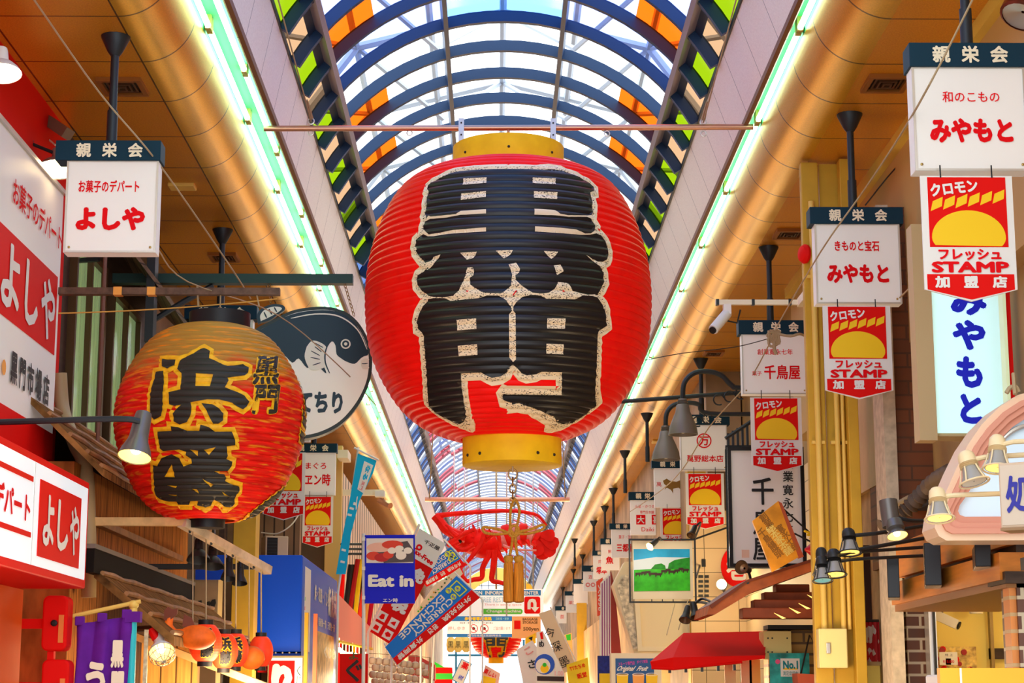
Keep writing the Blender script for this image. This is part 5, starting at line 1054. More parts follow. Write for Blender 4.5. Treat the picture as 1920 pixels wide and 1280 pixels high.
MB().prism(fr, arch(44)[::-1], -.24, -.02).build('lit_panel', mat('lit_sky_panel', (.70, .84, .95), .3, emit=.16, ecol=(.55, .80, 1)), r)
MB().tube(smooth_pts([fr.p(*fr.px(*q), .0) for q in ((1862, 850), (1885, 818), (1915, 800), (1945, 796))], 5), .012, 6).build('panel_rib', ALU, r, True)
MB().tube([fr.p(*fr.px(1898, 742), .05), fr.p(*fr.px(1900, 700), .0)], .01, 6).build('stay', WIRE, r); MB().tube(smooth_pts([fr.p(*fr.px(*q), .02) for q in ((1885, 738), (1892, 728), (1902, 726), (1908, 736))], 5), .012, 6).build('hook', WIRE, r, True)
MB().box(x_at(1900, YP), XR+.1, YP-.15, YP-.05, .62, .68).build('wall_bracket', STEEL, r)
# pharmacy sign, angled
fs_ = Fr(W(1874, 930, 8.3), (cos(.55), -sin(.55), 0)); r = thing('angled_sign', 'beige angled sign with navy lettering at the right edge, in front of lit panel', 'sign', fs_.o)
a = prect(fs_, 1874, 868, 1990, 990); zt_ = fs_.px(1875, 868)[1]; zb2 = fs_.px(1877, 990)[1]
MB().fbox(fs_, 0, .42, zb2, zt_, -.14, 0).build('case', mat('beige_sign', (.60, .44, .30), .45), r, bev=.006); MB().fbox(fs_, .008, .412, zb2+.012, zt_-.012, .001, .004).build('face', mat('pale_sign_face', (.62, .50, .38), .45), r)
h_ = zt_-zb2; text(fs_, '処方せん', (.03, zb2+h_*.22, .50, zb2+h_*.80), mat('navy_lettering', (.03, .03, .30), .5), r, bold=.03, w=.007); MB().fbox(fs_, .0, .42, zb2-.012, zb2, -.15, .01).build('bottom_lip', mat('brown_lip', (.3, .17, .08), .5), r); MB().fbox(fs_, .2, .3, zt_, zt_+.02, -.3, -.1).build('bracket', STEEL, r)
CL = mat('cream_lamp', (.84, .66, .38), .4)
def guard_lamp(label, x, y, w, h, Y, m, arm_to, glow, grp, tilt=(.0, -.25, -1)):
    """dome cap, collar with rings, flared cage and bowl"""
    s_ = SC(Y, y); R_ = w*s_/2; H = h*s_; c = W(x, y, Y); ax = Vector(tilt).normalized(); r = thing('guard_lamp', label, 'lamp', c, grp); t = c-ax*H*.5
    MB().lathe([(.004, 0), (R_*.35, H*.02), (R_*.52, H*.10), (R_*.58, H*.24), (R_*.58, H*.36)], t, 18, ax).build('cap', m, r, True)
    for k in range(3): MB().lathe([(R_*.56, H*(.37+.05*k)), (R_*.63, H*(.385+.05*k)), (R_*.56, H*(.40+.05*k))], t, 18, ax).build('collar_ring', m, r, True)
    MB().lathe([(R_*.50, H*.50), (R_*.62, H*.72), (R_*.86, H*.95), (R_*.84, H*.96), (R_*.58, H*.74), (R_*.4, H*.52)], t, 18, ax, cap=False).build('bowl', mat('grey_glass_bowl', (.34, .32, .29), .2), r, True)
    MB().lathe([(R_*.80, H*.95), (.004, H*.93)], t, 18, ax, cap=False).build('lens', glow, r, True)
    e1 = ax.orthogonal().normalized(); e2 = ax.cross(e1)
    for k in range(5):
        d = e1*cos(2*pi*k/5)+e2*sin(2*pi*k/5); MB().tube([t+d*R_*.62+ax*H*.5, t+d*R_*.74+ax*H*.7, t+d*R_+ax*H*.97], R_*.055, 5).build('guard_bar', m, r, True)
    MB().tube([t+ax*H*.97+(e1*cos(a)+e2*sin(a))*R_ for a in np.linspace(0, 2*pi, 18, False)], R_*.06, 6, True).build('guard_ring', m, r, True)
    MB().tube([t+ax*H*.3]+arm_to, R_*.17, 8).build('arm', m, r, True); return r
guard_lamp('cream guarded lamp farthest left of the three before the pink arch', 1759, 944, 56, 64, 8.6, CL, [W(1790, 928, 8.6), W(1880, 925, 8.5), W(1960, 922, 8.5)], GLOW, 'cream guarded lamps')
guard_lamp('cream guarded lamp in the middle of the three before the pink arch', 1818, 876, 58, 66, 8.5, CL, [W(1845, 857, 8.5), W(1960, 850, 8.5)], mat('unlit_lens', (.75, .72, .66), .3), 'cream guarded lamps', (.2, -.25, -1))
guard_lamp('cream guarded lamp highest of the three before the pink arch', 1870, 848, 56, 70, 8.45, CL, [W(1900, 828, 8.4), W(1960, 825, 8.4)], GLOW, 'cream guarded lamps', (-.1, -.25, -1))
BL_ = mat('black_lamp', (.035, .035, .035), .4, .3)
for lab, x, y, w, h, gl_, tp in (('uppermost', 1592, 1014, 44, 50, GLOW, ((1640, 1000), (1760, 985))), ('third from the top', 1564, 1054, 44, 52, GLOW, ((1610, 1030), (1760, 1008))), ('second', 1541, 1052, 38, 54, BLACK, ((1600, 1035), (1690, 1025))), ('lowest', 1541, 1066, 38, 50, mat('teal_lens', (.3, .75, .7), .2, emit=.4), ((1600, 1048), (1690, 1041)))):
    guard_lamp('black guarded lamp in front of the mustard column, %s of the cluster' % lab, x, y, w, h, 11.2 if lab != 'second' else 11.45, BL_, [W(tp[0][0], tp[0][1], 11.2), Vector((cx0+.02, 11.5, W(*tp[1], 11.5).z))], gl_, 'black guarded lamps')
p = W(1683, 1005, 11.0); r = shade_lamp('spot_lamp', 'grey spot lamp with glowing bulb reflector on rail before the brick pier', p, (.1, -.45, -1), .062, .10, mat('gunmetal', (.16, .15, .14), .35, .5), GLOW, None, [p+Vector((0, .05, .12)), p+Vector((.1, .08, .1)), Vector((cx0+.02, 11.3, p.z+.12))], .012, .05, True)
MB().tube([p+Vector((-.02, .06, .06)), p+Vector((-.03, .09, .22))], .055, 14).build('body', mat('gunmetal', (.16, .15, .14), .35, .5), r, True)
# gold tilted board standing on a red-brown timber eave
YE = 15.9; r = thing('timber_eave', 'red-brown timber eave with beam ends, sloping down toward the street', 'eave', W(1440, 1150, YE)); RB_ = mat('red_brown_timber', (.50, .12, .03), .5, noise=.25, nscale=8)
fr = face(1440, 1110, YE)
MB().prism(fr, fr.pxs([(1326, 1152), (1330, 1135), (1400, 1090), (1545, 1046), (1545, 1062), (1410, 1110), (1340, 1152)])[::-1], -1.1, 0).build('roof_board', RB_, r); MB().prism(fr, fr.pxs([(1330, 1134), (1400, 1087), (1545, 1040), (1545, 1046), (1400, 1092), (1334, 1140)])[::-1], -1.1, .03).build('roof_edge', mat('dark_red_edge', (.20, .04, .015), .5), r)
for i, (x0, x1, y0, y1) in enumerate(((1395, 1545, 1138, 1158), (1423, 1545, 1120, 1140), (1450, 1545, 1103, 1122), (1480, 1545, 1085, 1104))):
    a = prect(fr, x0, y0, x1, y1); MB().fbox(fr, *a, -.3-.22*i, -.08-.22*i).build('beam_end', mat('dark_timber', (.30, .06, .018), .5, noise=.2, nscale=8), r, bev=.008)
for i, (x, y) in enumerate(((1462, 1152), (1490, 1142), (1508, 1134), (1524, 1118))): q = fr.px(x, y); MB().prism(fr, [(q[0]-.05, q[1]+.015), (q[0]+.05, q[1]-.03), (q[0]+.02, q[1]-.035)], .0, .02).build('lamp_slot', GLOW, r)
fr = Fr(W(1458, 1010, 15.6), (1, 0, .0), (-.36, 0, 1)); lamp('gilt_board_lamp', 'POINT', W(1462, 1078, 15.2), 2.5, (1, .6, .15), .04); gd = mat('gilt_board', (.80, .32, .02), .35, .3, noise=.3, nscale=5); r = thing('gilt_sign_board', 'tilted gilded wooden sign board standing on the timber eave', 'sign', W(1458, 1072, 15.6))
f2 = face(1458, 1010, 15.6); MB().prism(f2, f2.pxs([(1411, 976), (1459, 939), (1498, 1044), (1448, 1072)])[::-1], -.05, 0).build('board', gd, r); MB().prism(f2, f2.pxs([(1459, 939), (1466, 943), (1507, 1043), (1498, 1047)])[::-1], -.06, .005).build('side_edge', mat('red_wood_edge', (.40, .07, .02), .45), r)
GI = mat('gilt_lettering', (.95, .70, .18), .3, .5); DI = mat('dark_gilt_lettering', (.30, .12, .01), .5)
ug = Vector((f2.px(1459, 939)[0]-f2.px(1411, 976)[0], f2.px(1459, 939)[1]-f2.px(1411, 976)[1])).normalized(); f3 = Fr(f2.o, f2.u*ug.x+f2.v*ug.y, f2.v*ug.x-f2.u*ug.y)
for i, (s, x0, y0, x1, y1, m) in enumerate((('創業', 1428, 960, 1444, 990, DI), ('千鳥饅頭', 1436, 985, 1452, 1050, DI), ('総本家本舗', 1452, 978, 1470, 1045, GI), ('寛永七年', 1470, 978, 1484, 1038, DI))):
    c = f3.px((x0+x1)/2, (y0+y1)/2); hw, hh = (x1-x0)/2*SC(15.6), (y1-y0)/2*SC(15.6); text(f3, s, (c[0]-hw, c[1]-hh, c[0]+hw, c[1]+hh), m, r, vert=True, bold=.02, w=.004)
MB().tube([W(1490, 1000, 15.64), W(1530, 1020, 15.9)], .008, 5).build('stay', STEEL, r); MB().tube([W(1470, 955, 15.65), W(1520, 1000, 15.9)], .008, 5).build('stay', STEEL, r)
p = W(1520, 1030, 15.4); r = thing('warning_lamp', 'small dark red cone lamp beside the gilded board', 'lamp', p); MB().lathe([(.035, -.07), (.05, 0), (.01, .05)], p, 14, (-1, -.2, 0)).build('lens', mat('dark_red_lens', (.45, .01, .02), .3), r, True); MB().tube([p, p+Vector((.05, .1, 0)), p+Vector((.06, .3, -.1))], .015, 6).build('arm', STEEL, r)
for i in range(4): q = W(1508+i*5, 995+i*7, 15.7); tag(MB().tube([q, q+Vector((.15, .05, -.05+.03*i))], .010, 5).build('yellow_stick', YPAINT), 'yellow stick in the bundle between gilded board and mustard column, number %s down' % nth(i), 'stick', 'yellow sticks')
# vertical white sign with black frame
YV = 18.0; fr = face(1437, 950, YV); r = thing('vertical_sign', 'tall white sign in a black frame with brushed black characters', 'sign', W(1437, 1062, YV)); a = prect(fr, 1368, 838, 1506, 1063)
MB().fbox(fr, *a, -.18, -.01).build('board', mat('sign_white', (.80, .77, .72), .4, emit=.06), r); g = .035; MB().ring(fr, [(a[0], a[2]), (a[1], a[2]), (a[1], a[3]), (a[0], a[3])], [(a[0]+g, a[2]+g), (a[1]-g, a[2]+g), (a[1]-g, a[3]-g), (a[0]+g, a[3]-g)], -.18, .02).build('frame', mat('satin_black', (.012, .012, .015), .25), r)
for ch, rc in (('千', (1410, 895, 1450, 946)), ('鳥', (1412, 955, 1450, 1002)), ('屋', (1412, 1008, 1450, 1050))): ptext(fr, ch, rc, BLACK, r, bold=.02, w=.0)
for i, ch in enumerate('創業寛永七年'): ptext(fr, ch, (1468, 858+25*i, 1487, 878+25*i), BLACK, r, bold=.015, w=.0)
a = prect(fr, 1391, 1030, 1405, 1045); MB().fbox(fr, *a, -.009, -.004).build('seal', mat('pale_seal', (.85, .6, .45), .5), r)
MB().box(fr.o.x-.1, fr.o.x+.1, YV+.15, YV+.5, fr.o.z+.2, fr.o.z+.25).build('bracket', STEEL, r)
# balustrade behind the vertical sign
r = thing('balustrade', 'dark slatted railing above the black-framed vertical sign', 'railing', W(1395, 838, 19)); fr = face(1395, 810, 19.0)
for i in range(7): q = fr.px(1366+i*9, 838); t_ = fr.px(1366+i*9, 812-i*5); MB().fbox(fr, q[0]-.012, q[0]+.012, q[1], t_[1], -.03, 0).build('slat', STEEL, r)
MB().tube([fr.p(*fr.px(1360, 822)), fr.p(*fr.px(1430, 776))], .02, 6).build('rail', STEEL, r); MB().tube([fr.p(*fr.px(1360, 838)), fr.p(*fr.px(1500, 838))], .02, 6).build('rail', STEEL, r)
# beige tiled wall, round red mark, lamps, picture frame
YT = 23.4
struct(MB().box(x_at(1292, YT), 3.3, YT, YT+.3, FLOOR, z_at(957, YT, 1400)).box(3.13, 3.2, 17.7, YT, FLOOR, z_at(957, YT, 1400)), 'wall_right_tile', mat('cream_tile', (.80, .60, .34), .45, lines=[(0, .42, .1, .008), (2, .30, .05, .008)]))
struct(MB().box(2.9, 3.25, 17.6, 19.6, FLOOR, .62), 'wall_right_shopfront', BEIGE)
fr = face(1383, 1062, YT-.02); r = thing('round_sign', 'round red sign partly hidden behind the vertical white sign', 'sign', fr.o); c = fr.px(1383, 1062); s_ = SC(YT); MB().prism(fr, circle(c, 31*s_, 30, 38*s_), -.02, .01).build('disc', REDP, r); ptext(fr, '巻', (1362, 1036, 1404, 1088), WHITEF, r, bold=.03, w=.014)
lamp('flood_lamp_light', 'POINT', W(1353, 1095, 22.6), 16, (1, .78, .45), .07); lamp('picture_lamp_light', 'POINT', W(1222, 1032, 21.7), 9, (1, .86, .62), .05)
r = thing('flood_lamp', 'glowing round lamp on the cream tiled wall', 'lamp', W(1353, 1095, 22.8)); MB().ball(W(1353, 1095, 22.8), .062, 14, 10).build('bulb', BULB, r, True); MB().lathe([(.03, .05), (.06, .07), (.03, .16)], W(1353, 1095, 22.8), 14, (.3, 1, -.2)).build('housing', DL, r, True); MB().tube([W(1355, 1100, 22.9), W(1362, 1120, YT)], .02, 6).build('arm', STEEL, r)
for i in range(5):
    x0, y0 = 1298, 1010; q = face(1330, 1045+i*14, YT-.01); 
r = thing('pierced_panel', 'small dark pierced vents on the tiled wall beside the picture frame', 'vent', W(1320, 1090, YT)); fr = face(1320, 1090, YT-.02)
for i in range(5):
    for j in range(2): a = prect(fr, 1310+j*11, 1078+i*9, 1318+j*11, 1083+i*9); MB().fbox(fr, *a, -.02, .004).build('slot', BLACK, r)
a = prect(fr, 1316, 1048, 1323, 1062); MB().fbox(fr, *a, -.02, .004).build('slot', BLACK, r)
YF = 22.3; fr = face(1240, 1070, YF); r = thing('framed_picture', 'black framed picture of dark cattle on a green meadow', 'picture', W(1240, 1130, YF))
a = prect(fr, 1180, 1010, 1304, 1130); g = .018; MB().ring(fr, [(a[0], a[2]), (a[1], a[2]), (a[1], a[3]), (a[0], a[3])], [(a[0]+g, a[2]+g), (a[1]-g, a[2]+g), (a[1]-g, a[3]-g), (a[0]+g, a[3]-g)], -.03, .03).build('frame', STEEL, r)
b = prect(fr, 1187, 1014, 1298, 1123); MB().fbox(fr, *b, -.02, .0).build('mount', IVORY, r)
def ppoly(pts, m, nm, lift): MB().prism(fr, fr.pxs(pts)[::-1], lift, lift+.002).build(nm, m, r)
ppoly([(1188, 1029), (1293, 1029), (1294, 1107), (1189, 1108)], mat('print_sky', (.02, .42, .85), .5, noise=.3, nscale=3), 'sky', .001)
ppoly([(1188, 1050), (1230, 1044), (1293, 1045), (1293, 1070), (1189, 1070)], mat('print_cloud', (.72, .85, .92), .5), 'cloud_bank', .003)
ppoly([(1189, 1068), (1293, 1064), (1294, 1107), (1189, 1108)], mat('print_grass', (.04, .50, .02), .5, noise=.35, nscale=9), 'meadow', .005)
ppoly([(1220, 1067), (1228, 1058), (1240, 1056), (1247, 1060), (1248, 1066), (1252, 1066), (1254, 1056), (1264, 1050), (1278, 1047), (1293, 1045), (1293, 1066)], mat('print_trees', (.015, .28, .02), .5, noise=.3, nscale=20), 'tree_line', .007)
CW = mat('print_cattle', (.05, .025, .02), .5); rr_ = random.Random(5)
for i, (x, y, w) in enumerate(((1196, 1076, 10), (1206, 1074, 8), (1214, 1073, 9), (1224, 1076, 14), (1234, 1077, 12), (1244, 1071, 9), (1252, 1069, 8), (1259, 1072, 12), (1268, 1070, 8), (1276, 1067, 8), (1285, 1069, 11))):
    MB().prism(fr, fr.pxs([(x-w/2, y-2.5), (x+w/2, y-3), (x+w/2+2, y-1), (x+w/2-1, y+1.5), (x+w/2-1, y+4.5), (x+w/2-2.5, y+4.5), (x+w/2-3, y+1.5), (x-w/2+3, y+1.5), (x-w/2+2, y+4.5), (x-w/2+.5, y+4.5)])[::-1], .009+.0002*i, .011+.0002*i).build('cow_figure', CW, r)
for x in (1222, 1242, 1262): q = fr.px(x, 1128); MB().fbox(fr, q[0]-.005, q[0]+.005, q[1], q[1]+.03, .0, .02).build('peg', STEEL, r)
MB().tube([fr.p(a[1], a[3]), fr.p(*fr.px(1370, 985), -.2)], .012, 6).build('stay', STEEL, r); MB().tube([fr.p(a[1], a[2]+.3), W(1312, 1060, YT)], .012, 6).build('stay', STEEL, r)
for lab, x, y, Y, ax, gl_, rd in (('over the left corner of the cattle picture', 1218, 1025, 21.8, (-.6, -.6, -.55), GLOW, .052), ('over the right corner of the cattle picture', 1296, 1004, 21.7, (-.35, -.5, -.7), BLACK, .055), ('on the timber eave before the round red sign', 1390, 1063, 16.0, (-.5, -.8, .1), BLACK, .062), ('lower left of the pair under the timber eave', 1284, 1163, 17.2, (-.25, -.5, -.8), BLACK, .055), ('lower right of the pair under the timber eave', 1305, 1158, 17.0, (.1, -.5, -.85), BLACK, .055)):
    p = W(x, y, Y); ax = Vector(ax).normalized(); q = p-ax*.14
    arm = [q, q+Vector((.05, .1, .05)), W(1240, 1012, YF-.02)+Vector((0, 0, 0))] if 'left corner' in lab else [q, q+Vector((.08, .1, .06)), W(1302, 1011, YF)] if 'right corner' in lab else [q, q+Vector((.03, .05, -.1)), W(1402, 1092, YE-.02)] if 'round' in lab else [q, q+Vector((.1, .1, .06)), W(1345, 1135, YE+.5)]
    shade_lamp('clip_lamp', 'dark round clip lamp '+lab, p, ax, rd, .15, DL, gl_ if gl_ is GLOW else mat('dim_reflector', (.25, .15, .08), .3, .6), 'dark clip lamps', arm, .012, .03, gl_ is GLOW)
# bell lamps on curved brackets
BELL = mat('bell_grey', (.20, .18, .16), .45, .3)
for lab, x, ym, w, h, Y, arm in (('nearer and higher', 1281, 815, 56, 70, 18.6, [(1281, 748), (1283, 718), (1300, 700), (1325, 696), (1352, 703), (1372, 722), (1392, 727)]), ('farther and lower', 1249, 862, 54, 66, 20.4, [(1249, 800), (1250, 775), (1262, 760), (1285, 755), (1310, 758), (1330, 775)])):
    s_ = SC(Y, ym); c = W(x, ym, Y); R_ = w*s_/2; H = h*s_; r = thing('bell_lamp', 'grey bell lamp on a curved bracket, %s of the pair' % lab, 'lamp', c, 'bell lamps on the right')
    MB().lathe([(R_*.28, H*.98), (R_*.32, H*.84), (R_*.42, H*.80), (R_*.5, H*.62), (R_*.74, H*.40), (R_*.92, H*.2), (R_, 0), (R_*.96, 0), (R_*.7, H*.36), (R_*.1, H*.5)], c, 26, cap=False).build('bell_shade', BELL, r, True)
    for k in (.84, .88, .92): MB().lathe([(R_*.30, H*(k-.012)), (R_*.38, H*k), (R_*.30, H*(k+.012))], c, 18).build('collar', BELL, r, True)
    MB().ball(c+Vector((0, 0, H*.16)), R_*.3, 12, 8).build('bulb', mat('unlit_bulb', (.8, .7, .5), .3), r, True)
    pts = [W(*q, Y) for q in arm]; pts[0] = c+Vector((0, 0, H*.97)); pts.append(Vector((XR+.05, Y, pts[-1].z))); MB().tube(smooth_pts(pts, 6), .026, 8).build('bracket', STEEL, r, True)
    q = pts[-2]
    for k in range(3):
        cc = q+Vector((-.02-.11*k, 0, -.06-.03*k)); MB().tube([cc+Vector((.055*cos(t), 0, .055*sin(t))) for t in np.linspace(.3, 5.2, 14)], .008, 5).build('scroll', STEEL, r, True)
tag(MB().tube([W(1160, 753, 19.0), Vector((XR+.05, 19.0, W(1392, 727, 19.0).z))], .022, 8).build('tie_rod', STEEL), 'long dark rod reaching left above the bell lamps', 'rod')
# red box awning and neighbours
YW = 16.6; fr = face(1330, 1220, YW); r = thing('awning', 'bright red box awning on the lower right', 'awning', W(1330, 1250, YW))
A1, B1, C1, D1 = W(1282, 1186, YW+.9), W(1438, 1183, YW+.9), W(1434, 1228, YW), W(1262, 1232, YW); AC = mat('awning_red', (.88, .008, .006), .6, spec=.06)
l0, l1 = W(1219, 1240, YW+.1), W(1222, 1252, YW+.1); 
MB().add([A1, B1, C1, D1, l0, l1, D1+Vector((0, 0, -.09)), C1+Vector((0, 0, -.03)), A1+Vector((0, 0, -.1)), B1+Vector((0, 0, -.1))], [(0, 3, 2, 1), (0, 4, 3), (3, 6, 7, 2), (4, 5, 6, 3), (8, 9, 7, 6), (0, 8, 5, 4)]).build('canopy', AC, r)
f4 = Fr(l1, (D1+Vector((.95, 0, 0))-l1)); MB().tube([l1, D1+Vector((0, 0, -.1)), C1+Vector((-.2, 0, -.06))], .012, 6).build('front_bar', mat('awning_red', (.80, .015, .012), .55), r)
for i in range(5): q = l1.lerp(D1+Vector((.6, 0, -.06)), .2+.18*i); MB().box(q.x-.012, q.x+.012, q.y-.012, q.y+.012, q.z-.05, q.z).build('hook', STEEL, r)
MB().tube([W(1250, 1190, YW+.6), W(1266, 1130, YF)], .005, 4).build('stay_wire', WIRE, r); MB().tube([W(1272, 1180, YW+.6), W(1290, 1125, YF)], .005, 4).build('stay_wire', WIRE, r)
struct(MB().box(x_at(1432, 17.2), x_at(1540, 17.2), 17.2, 17.5, FLOOR, z_at(1180, 17.2)), 'wall_right_tan_brick', TANB)
struct(MB().box(x_at(1430, 17), x_at(1540, 17), 16.9, 17.2, z_at(1180, 17), z_at(1172, 17)), 'trim_307', BLACK)
fr = face(1458, 1210, 16.9); a = prect(fr, 1433, 1183, 1483, 1235); r = thing('cover_board', 'blank yellow panel with screws beside the red awning', 'panel', fr.o); MB().fbox(fr, *a, -.3, 0).build('panel', mat('pale_yellow_box', (.88, .74, .30), .45), r)
for x in (1440, 1448, 1476): 
    for y in (1196, 1222): q = fr.px(x, y); MB().lathe([(.008, 0), (.005, .006)], fr.p(*q), 8, fr.n).build('screw', STEEL, r)
fr = face(1480, 1255, 16.7); a = prect(fr, 1445, 1224, 1517, 1320); r = thing('teal_poster', 'teal poster with a white number panel under the yellow panel', 'poster', fr.o); MB().fbox(fr, *a, -.02, 0).build('sheet', mat('teal_print', (.02, .35, .33), .5, noise=.5, nscale=12), r); b = prect(fr, 1464, 1234, 1499, 1268); MB().fbox(fr, *b, .001, .004).build('white_panel', WHITEF, r); ptext(fr, 'No.1', (1468, 1238, 1496, 1254), mat('teal_letters', (.0, .25, .3), .5), r, bold=.05, w=.007); MB().fbox(fr, b[0]+.02, b[1]-.02, b[2]+.06, b[2]+.075, .005, .007).build('yellow_line', YEL, r); ptext(fr, '満足度調査', (1468, 1258, 1496, 1266), mat('teal_letters', (.0, .25, .3), .5), r, w=.007); c = fr.px(1458, 1240); MB().prism(fr, circle(c, .022, 8), .001, .004).build('pink_flower', mat('pink_print', (.9, .1, .3), .5), r); MB().box(fr.o.x-.1, fr.o.x+.1, 16.72, 17.2, fr.o.z, fr.o.z+.03).build('bracket', STEEL, r)
tag(MB().prism(face(1515, 1270, 16.4), face(1515, 1270, 16.4).pxs([(1495, 1262), (1532, 1264), (1532, 1300), (1498, 1300)])[::-1], -.9, 0).build('red_cover', mat('orange_red_cover', (.88, .16, .06), .5)), 'orange-red cover at the foot of the mustard column', 'cover')
tag(MB().tube([W(1500, 1270, 16.5), W(1518, 1190, 16.6), W(1532, 1220, 16.5)], .008, 5).build('cable_loop', DWIRE), 'dark cable loop hanging before the tan bricks', 'cable')
for i, x in enumerate((1372, 1402, 1418)): post('folded_screen', 'upright %s panel under the red awning' % ('pale', 'pink-orange', 'orange')[i], x-(8 if i == 0 else 7), x+7, 1236, 1500, 17.0, [BEIGE, mat('salmon_panel', (.88, .45, .25), .5), ORANGE][i], 'panel', .02)
# cream triangular case and striped boards
fr = face(1220, 1170, 23.6); r = thing('cream_box_sign', 'large cream box sign below the cattle picture', 'sign', W(1220, 1230, 23.6)); MB().prism(fr, fr.pxs([(1150, 1095), (1172, 1052), (1296, 1052), (1296, 1226), (1190, 1226)])[::-1], -.5, -.05).build('case', mat('cream_case', (.86, .74, .50), .5), r); MB().ring(fr, fr.pxs([(1186, 1068), (1296, 1068), (1296, 1220), (1196, 1220)])[::-1], fr.pxs([(1196, 1078), (1290, 1078), (1290, 1212), (1204, 1212)])[::-1], -.05, .02).build('edge', mat('cream_edge', (.90, .80, .58), .5), r)
MB().prism(fr, fr.pxs([(1157, 1098), (1172, 1076), (1182, 1080), (1190, 1160), (1196, 1215), (1188, 1218)])[::-1], -.05, -.02).build('printed_strip', mat('strip_photo', (.62, .55, .42), .5, noise=.6, nscale=16), r); MB().fbox(fr, fr.px(1200, 1226)[0], fr.px(1260, 1226)[0], FLOOR-fr.o.z, fr.px(1200, 1226)[1], -.5, -.3).build('stand', BEIGE, r)
fr = face(1135, 1160, 24.2); r = thing('striped_board', 'purple and white striped board beside the cream box sign', 'board', W(1135, 1230, 24.2)); MB().prism(fr, fr.pxs([(1126, 1092), (1144, 1074), (1146, 1235), (1126, 1235)])[::-1], -.06, 0).build('board', WHITEF, r)
for i in range(4): x = 1128+i*4.5; MB().prism(fr, fr.pxs([(x, 1094-i*4.4), (x+2, 1092-i*4.4), (x+2.4, 1232), (x+.4, 1232)])[::-1], .001, .004).build('stripe', mat('plum', (.30, .06, .22), .5), r)
MB().prism(fr, fr.pxs([(1146, 1070), (1152, 1095), (1166, 1235), (1146, 1235)])[::-1], -.3, -.02).build('maroon_side', mat('maroon', (.30, .03, .02), .5), r); MB().fbox(fr, fr.px(1130, 0)[0], fr.px(1145, 0)[0], FLOOR-fr.o.z, fr.px(1130, 1235)[1], -.06, -.02).build('stand', STEEL, r)
fr = face(1185, 1260, 20.6); r = thing('juice_poster', 'blue fruit juice poster with white lettering and cups', 'poster', fr.o); a = prect(fr, 1148, 1224, 1240, 1420); MB().fbox(fr, *a, -.3, -.01).build('stall_front', IVORY, r); a = prect(fr, 1156, 1234, 1226, 1420); MB().fbox(fr, *a, -.01, 0).build('sheet', mat('deep_blue_print', (.01, .10, .35), .5), r)
ptext(fr, 'Original  Fruit', (1157, 1248, 1214, 1260), WHITEF, r, bold=.03, shear=.15); ptext(fr, 'フルーツ専門店', (1159, 1240, 1190, 1247), mat('magenta_print', (.85, .05, .5), .5), r, rot=.08); ptext(fr, 'ダイワ果園', (1194, 1237, 1214, 1243), mat('magenta_print', (.85, .05, .5), .5), r, rot=.08)
for x, m in ((1167, YEL), (1197, ORANGE), (1222, YEL)): MB().prism(fr, fr.pxs([(x-11, 1264), (x+11, 1264), (x+9, 1300), (x-9, 1300)])[::-1], .002, .004).build('cup_picture', m, r); MB().ring(fr, circle(fr.px(x, 1264), .068, 18, .016), circle(fr.px(x, 1264), .058, 18, .011), .004, .006).build('cup_rim', WHITEF, r)
fr = face(1135, 1255, 21.2); r = thing('navy_poster', 'narrow navy poster beside the juice poster', 'poster', fr.o); a = prect(fr, 1122, 1229, 1146, 1420); MB().fbox(fr, *a, -.03, 0).build('sheet', mat('navy_print', (.01, .02, .22), .5, noise=.4, nscale=25), r); a = prect(fr, 1124, 1262, 1146, 1300); MB().fbox(fr, *a, .001, .004).build('yellow_foot', YEL, r)
# right wall filler behind: ochre columns between the far boards
for i, (x0, x1, yt, Y, lab) in enumerate(((1300, 1322, 830, 23.5, 'behind the circled-mark board'), (1262, 1276, 880, 28.5, 'behind the horse board'), (1084, 1100, 1130, 54, 'below the blank ivory board'))): post('steel_column', 'ochre column '+lab, x0, x1, yt, 1500, Y, MUST, 'column', .3, 'far ochre columns')
# lower building fronts on both sides, farther on
struct(MB().box(2.55, 3.2, 24.6, 90, FLOOR, 1.9), 'wall_right_far_shops', mat('peach_shopfront', (.78, .52, .25), .6, noise=.3, nscale=1.2))
struct(MB().box(2.75, 3.2, 24, 90, 1.9, ZC), 'wall_right_far_upper', mat('warm_grey_upper', (.42, .30, .18), .7, noise=.4, nscale=1.1))
# ------------------------------------------------------------------ left side, middle distance
YM = 17.8
struct(MB().box(XL-.1, x_at(415, YM), YM, YM+.3, FLOOR, z_at(1085, YM, 400)), 'wall_left_beige', mat('dull_beige', (.52, .38, .18), .65, noise=.12, nscale=4))
fr = face(390, 1135, YM-.01); r = thing('wall_crest', 'dark leaf-shaped crest on the dull beige wall', 'crest', fr.o)
for i, (x, y) in enumerate(((374, 1132), (389, 1134), (400, 1130), (382, 1144), (394, 1146))): MB().prism(fr, fr.pxs([(x-4, y+8), (x-6, y), (x-2, y-6), (x+4, y-7), (x+5, y), (x+2, y+8)])[::-1], -.01, .012).build('leaf', mat('crest_black', (.03, .03, .02), .5), r)
post('blue_panel', 'small blue panel behind the hanging black lamps', 366, 424, 1040, 1086, YM-.1, BLUE, 'panel', .05)
post('corner_column', 'mustard column rising behind the lath frame to the worn lantern', 424, 487, 700, 1500, 18.2, MUST, 'column', .3)
tag(MB().box(x_at(415, 18.15), x_at(425, 18.15), 18.1, 18.3, FLOOR, z_at(700, 18.2)).build('drain_pipe', DWOOD), 'dark narrow pipe along the mustard column behind lath frame', 'pipe')
struct(MB().box(XL-.1, x_at(564, 22.4), 22.4, 22.6, FLOOR, z_at(880, 22.5, 540)), 'wall_left_brown', mat('brown_shutter', (.30, .16, .07), .6, noise=.2, nscale=3, lines=[(0, .12, 0, .02)]))
